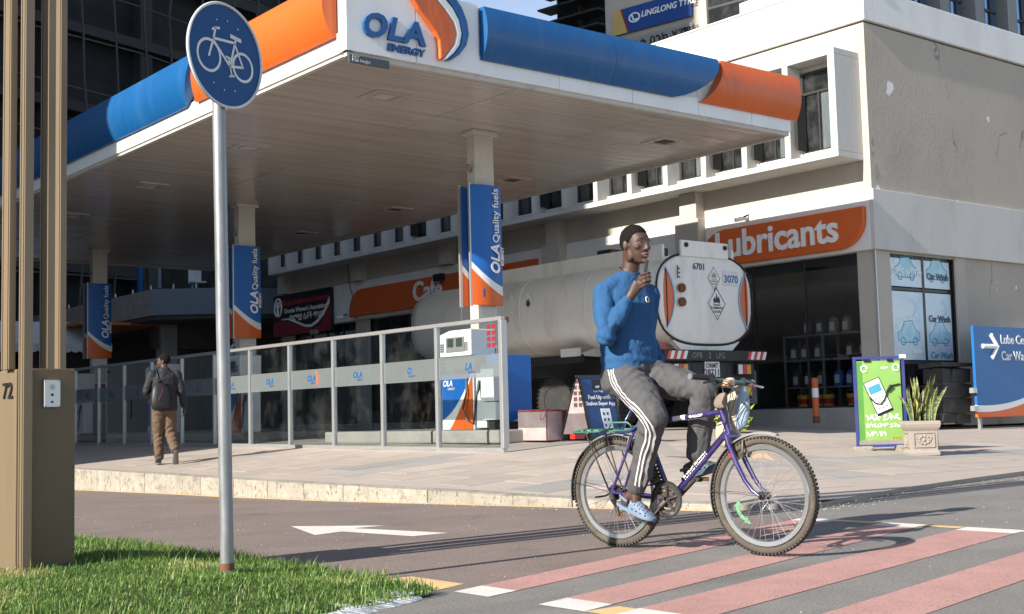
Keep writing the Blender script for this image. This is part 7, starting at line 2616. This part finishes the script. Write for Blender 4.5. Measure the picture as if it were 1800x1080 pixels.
def wk_ext(p):
    return .005 * math.sin(p[2] * 62 + p[1] * 40 + p[0] * 30 + 3 * noise.noise(Vector(p) * 6)) * (1 if p[2] < .6 else .15)
link('trousers', fold(fuse(T_, .011, 'trousers', 3, .5), .010, (9, 9, 12), 3, wk_ext), 'brown', wk, smooth=True)
M['boot'] = mat('black_leather', (.015, .014, .014), .35, .2, 9, bump=.2, bsc=60)
M['sole'] = mat('grey_sole', (.12, .11, .105), .8, .15, 9)
def boot(o_, d_, u2, ank):
    yv = Vector(d_).cross(Vector(u2)) * -1
    def P(s_, a, h):
        return Vector(o_) + Vector(d_) * s_ + yv * a + Vector(u2) * h
    wd = lambda s_: float(np.interp(s_, [0, .03, .1, .18, .25, .28], [.02, .035, .036, .044, .038, .015]))
    hh = lambda s_: float(np.interp(s_, [0, .05, .1, .14, .2, .26, .28], [.11, .125, .125, .105, .075, .055, .035]))
    r1 = [[P(s_, wd(s_) * math.cos(a), .005 + .03 + (hh(s_) - .03) * max(-.25, math.sin(a))) for a in np.linspace(0, 2 * math.pi, 17)[:-1]] for s_ in np.linspace(0, .28, 12)]
    b_ = MB().loft(r1).limb([P(.06, 0, .07), Vector(ank), Vector(ank) + (Vector(ank) - P(.06, 0, .07)) * .6], [.043, .046, .048], 14).build('boot', 'boot', wk, world=False, smooth=50)
    r2_ = [[P(s_ * 1.02 - .002, wd(s_) * 1.08 * math.cos(a), .013 + .013 * math.copysign(abs(math.sin(a)) ** .4, math.sin(a))) for a in np.linspace(0, 2 * math.pi, 17)[:-1]] for s_ in np.linspace(0, .28, 12)]
    MB().loft(r2_).build('sole', 'sole', b_, world=False, smooth=50)
boot((-.025, .08, 0), (1, 0, 0), (0, 0, 1), WL['LA'])
dv = Vector((.30, 0, -.954)).normalized()
boot(tuple(WL['RA'] + Vector((-.10, 0, -.005))), tuple(dv), (.954, 0, .30), WL['RA'])
# his backpack
bp = thing('backpack', 'black backpack with a red zip slung on the walking man\'s left shoulder', 'backpack', wk.location, wk.rotation_euler.z)
rings = []
for z, d, w_, x in ((.84, .03, .09, -.17), (.87, .07, .125, -.185), (.95, .085, .14, -.19), (1.05, .082, .14, -.185), (1.15, .07, .125, -.18), (1.22, .05, .10, -.165), (1.26, .02, .05, -.15)):
    rings.append(ring((x, .085 + .02 * (1.2 - z), z), d, w_, .1, 22, .75))
link('pack_body', fold(MB().loft(rings).mesh('pack_body'), .008, (10, 10, 10), 4), mat('black_nylon', (.014, .014, .016), .5, .15, 7, bump=.2, bsc=90), bp, smooth=True, subd=1)
MB().tube([(-.262, .06, 1.17), (-.283, .09, 1.08), (-.285, .13, .98)], .004, 5).build('red_zip', 'signred', bp, world=False)
MB().tube([(-.15, .10, 1.24), (-.06, .13, 1.42), (.04, .12, 1.475), (.12, .13, 1.38), (.155, .15, 1.2), (.05, .2, 1.0), (-.1, .17, .92)], [(.022, .006)] * 7, 8).build('shoulder_strap', 'black', bp, world=False, smooth=True)
MB().tube([(-.15, .05, 1.25), (-.17, .06, 1.3), (-.17, .1, 1.3), (-.15, .11, 1.25)], .008, 6).build('carry_loop', 'black', bp, world=False, smooth=True)
MB().tube([(-.24, .16, 1.1), (-.25, .19, 1.0), (-.22, .2, .9)], .006, 5).build('side_zip', 'alu', bp, world=False)
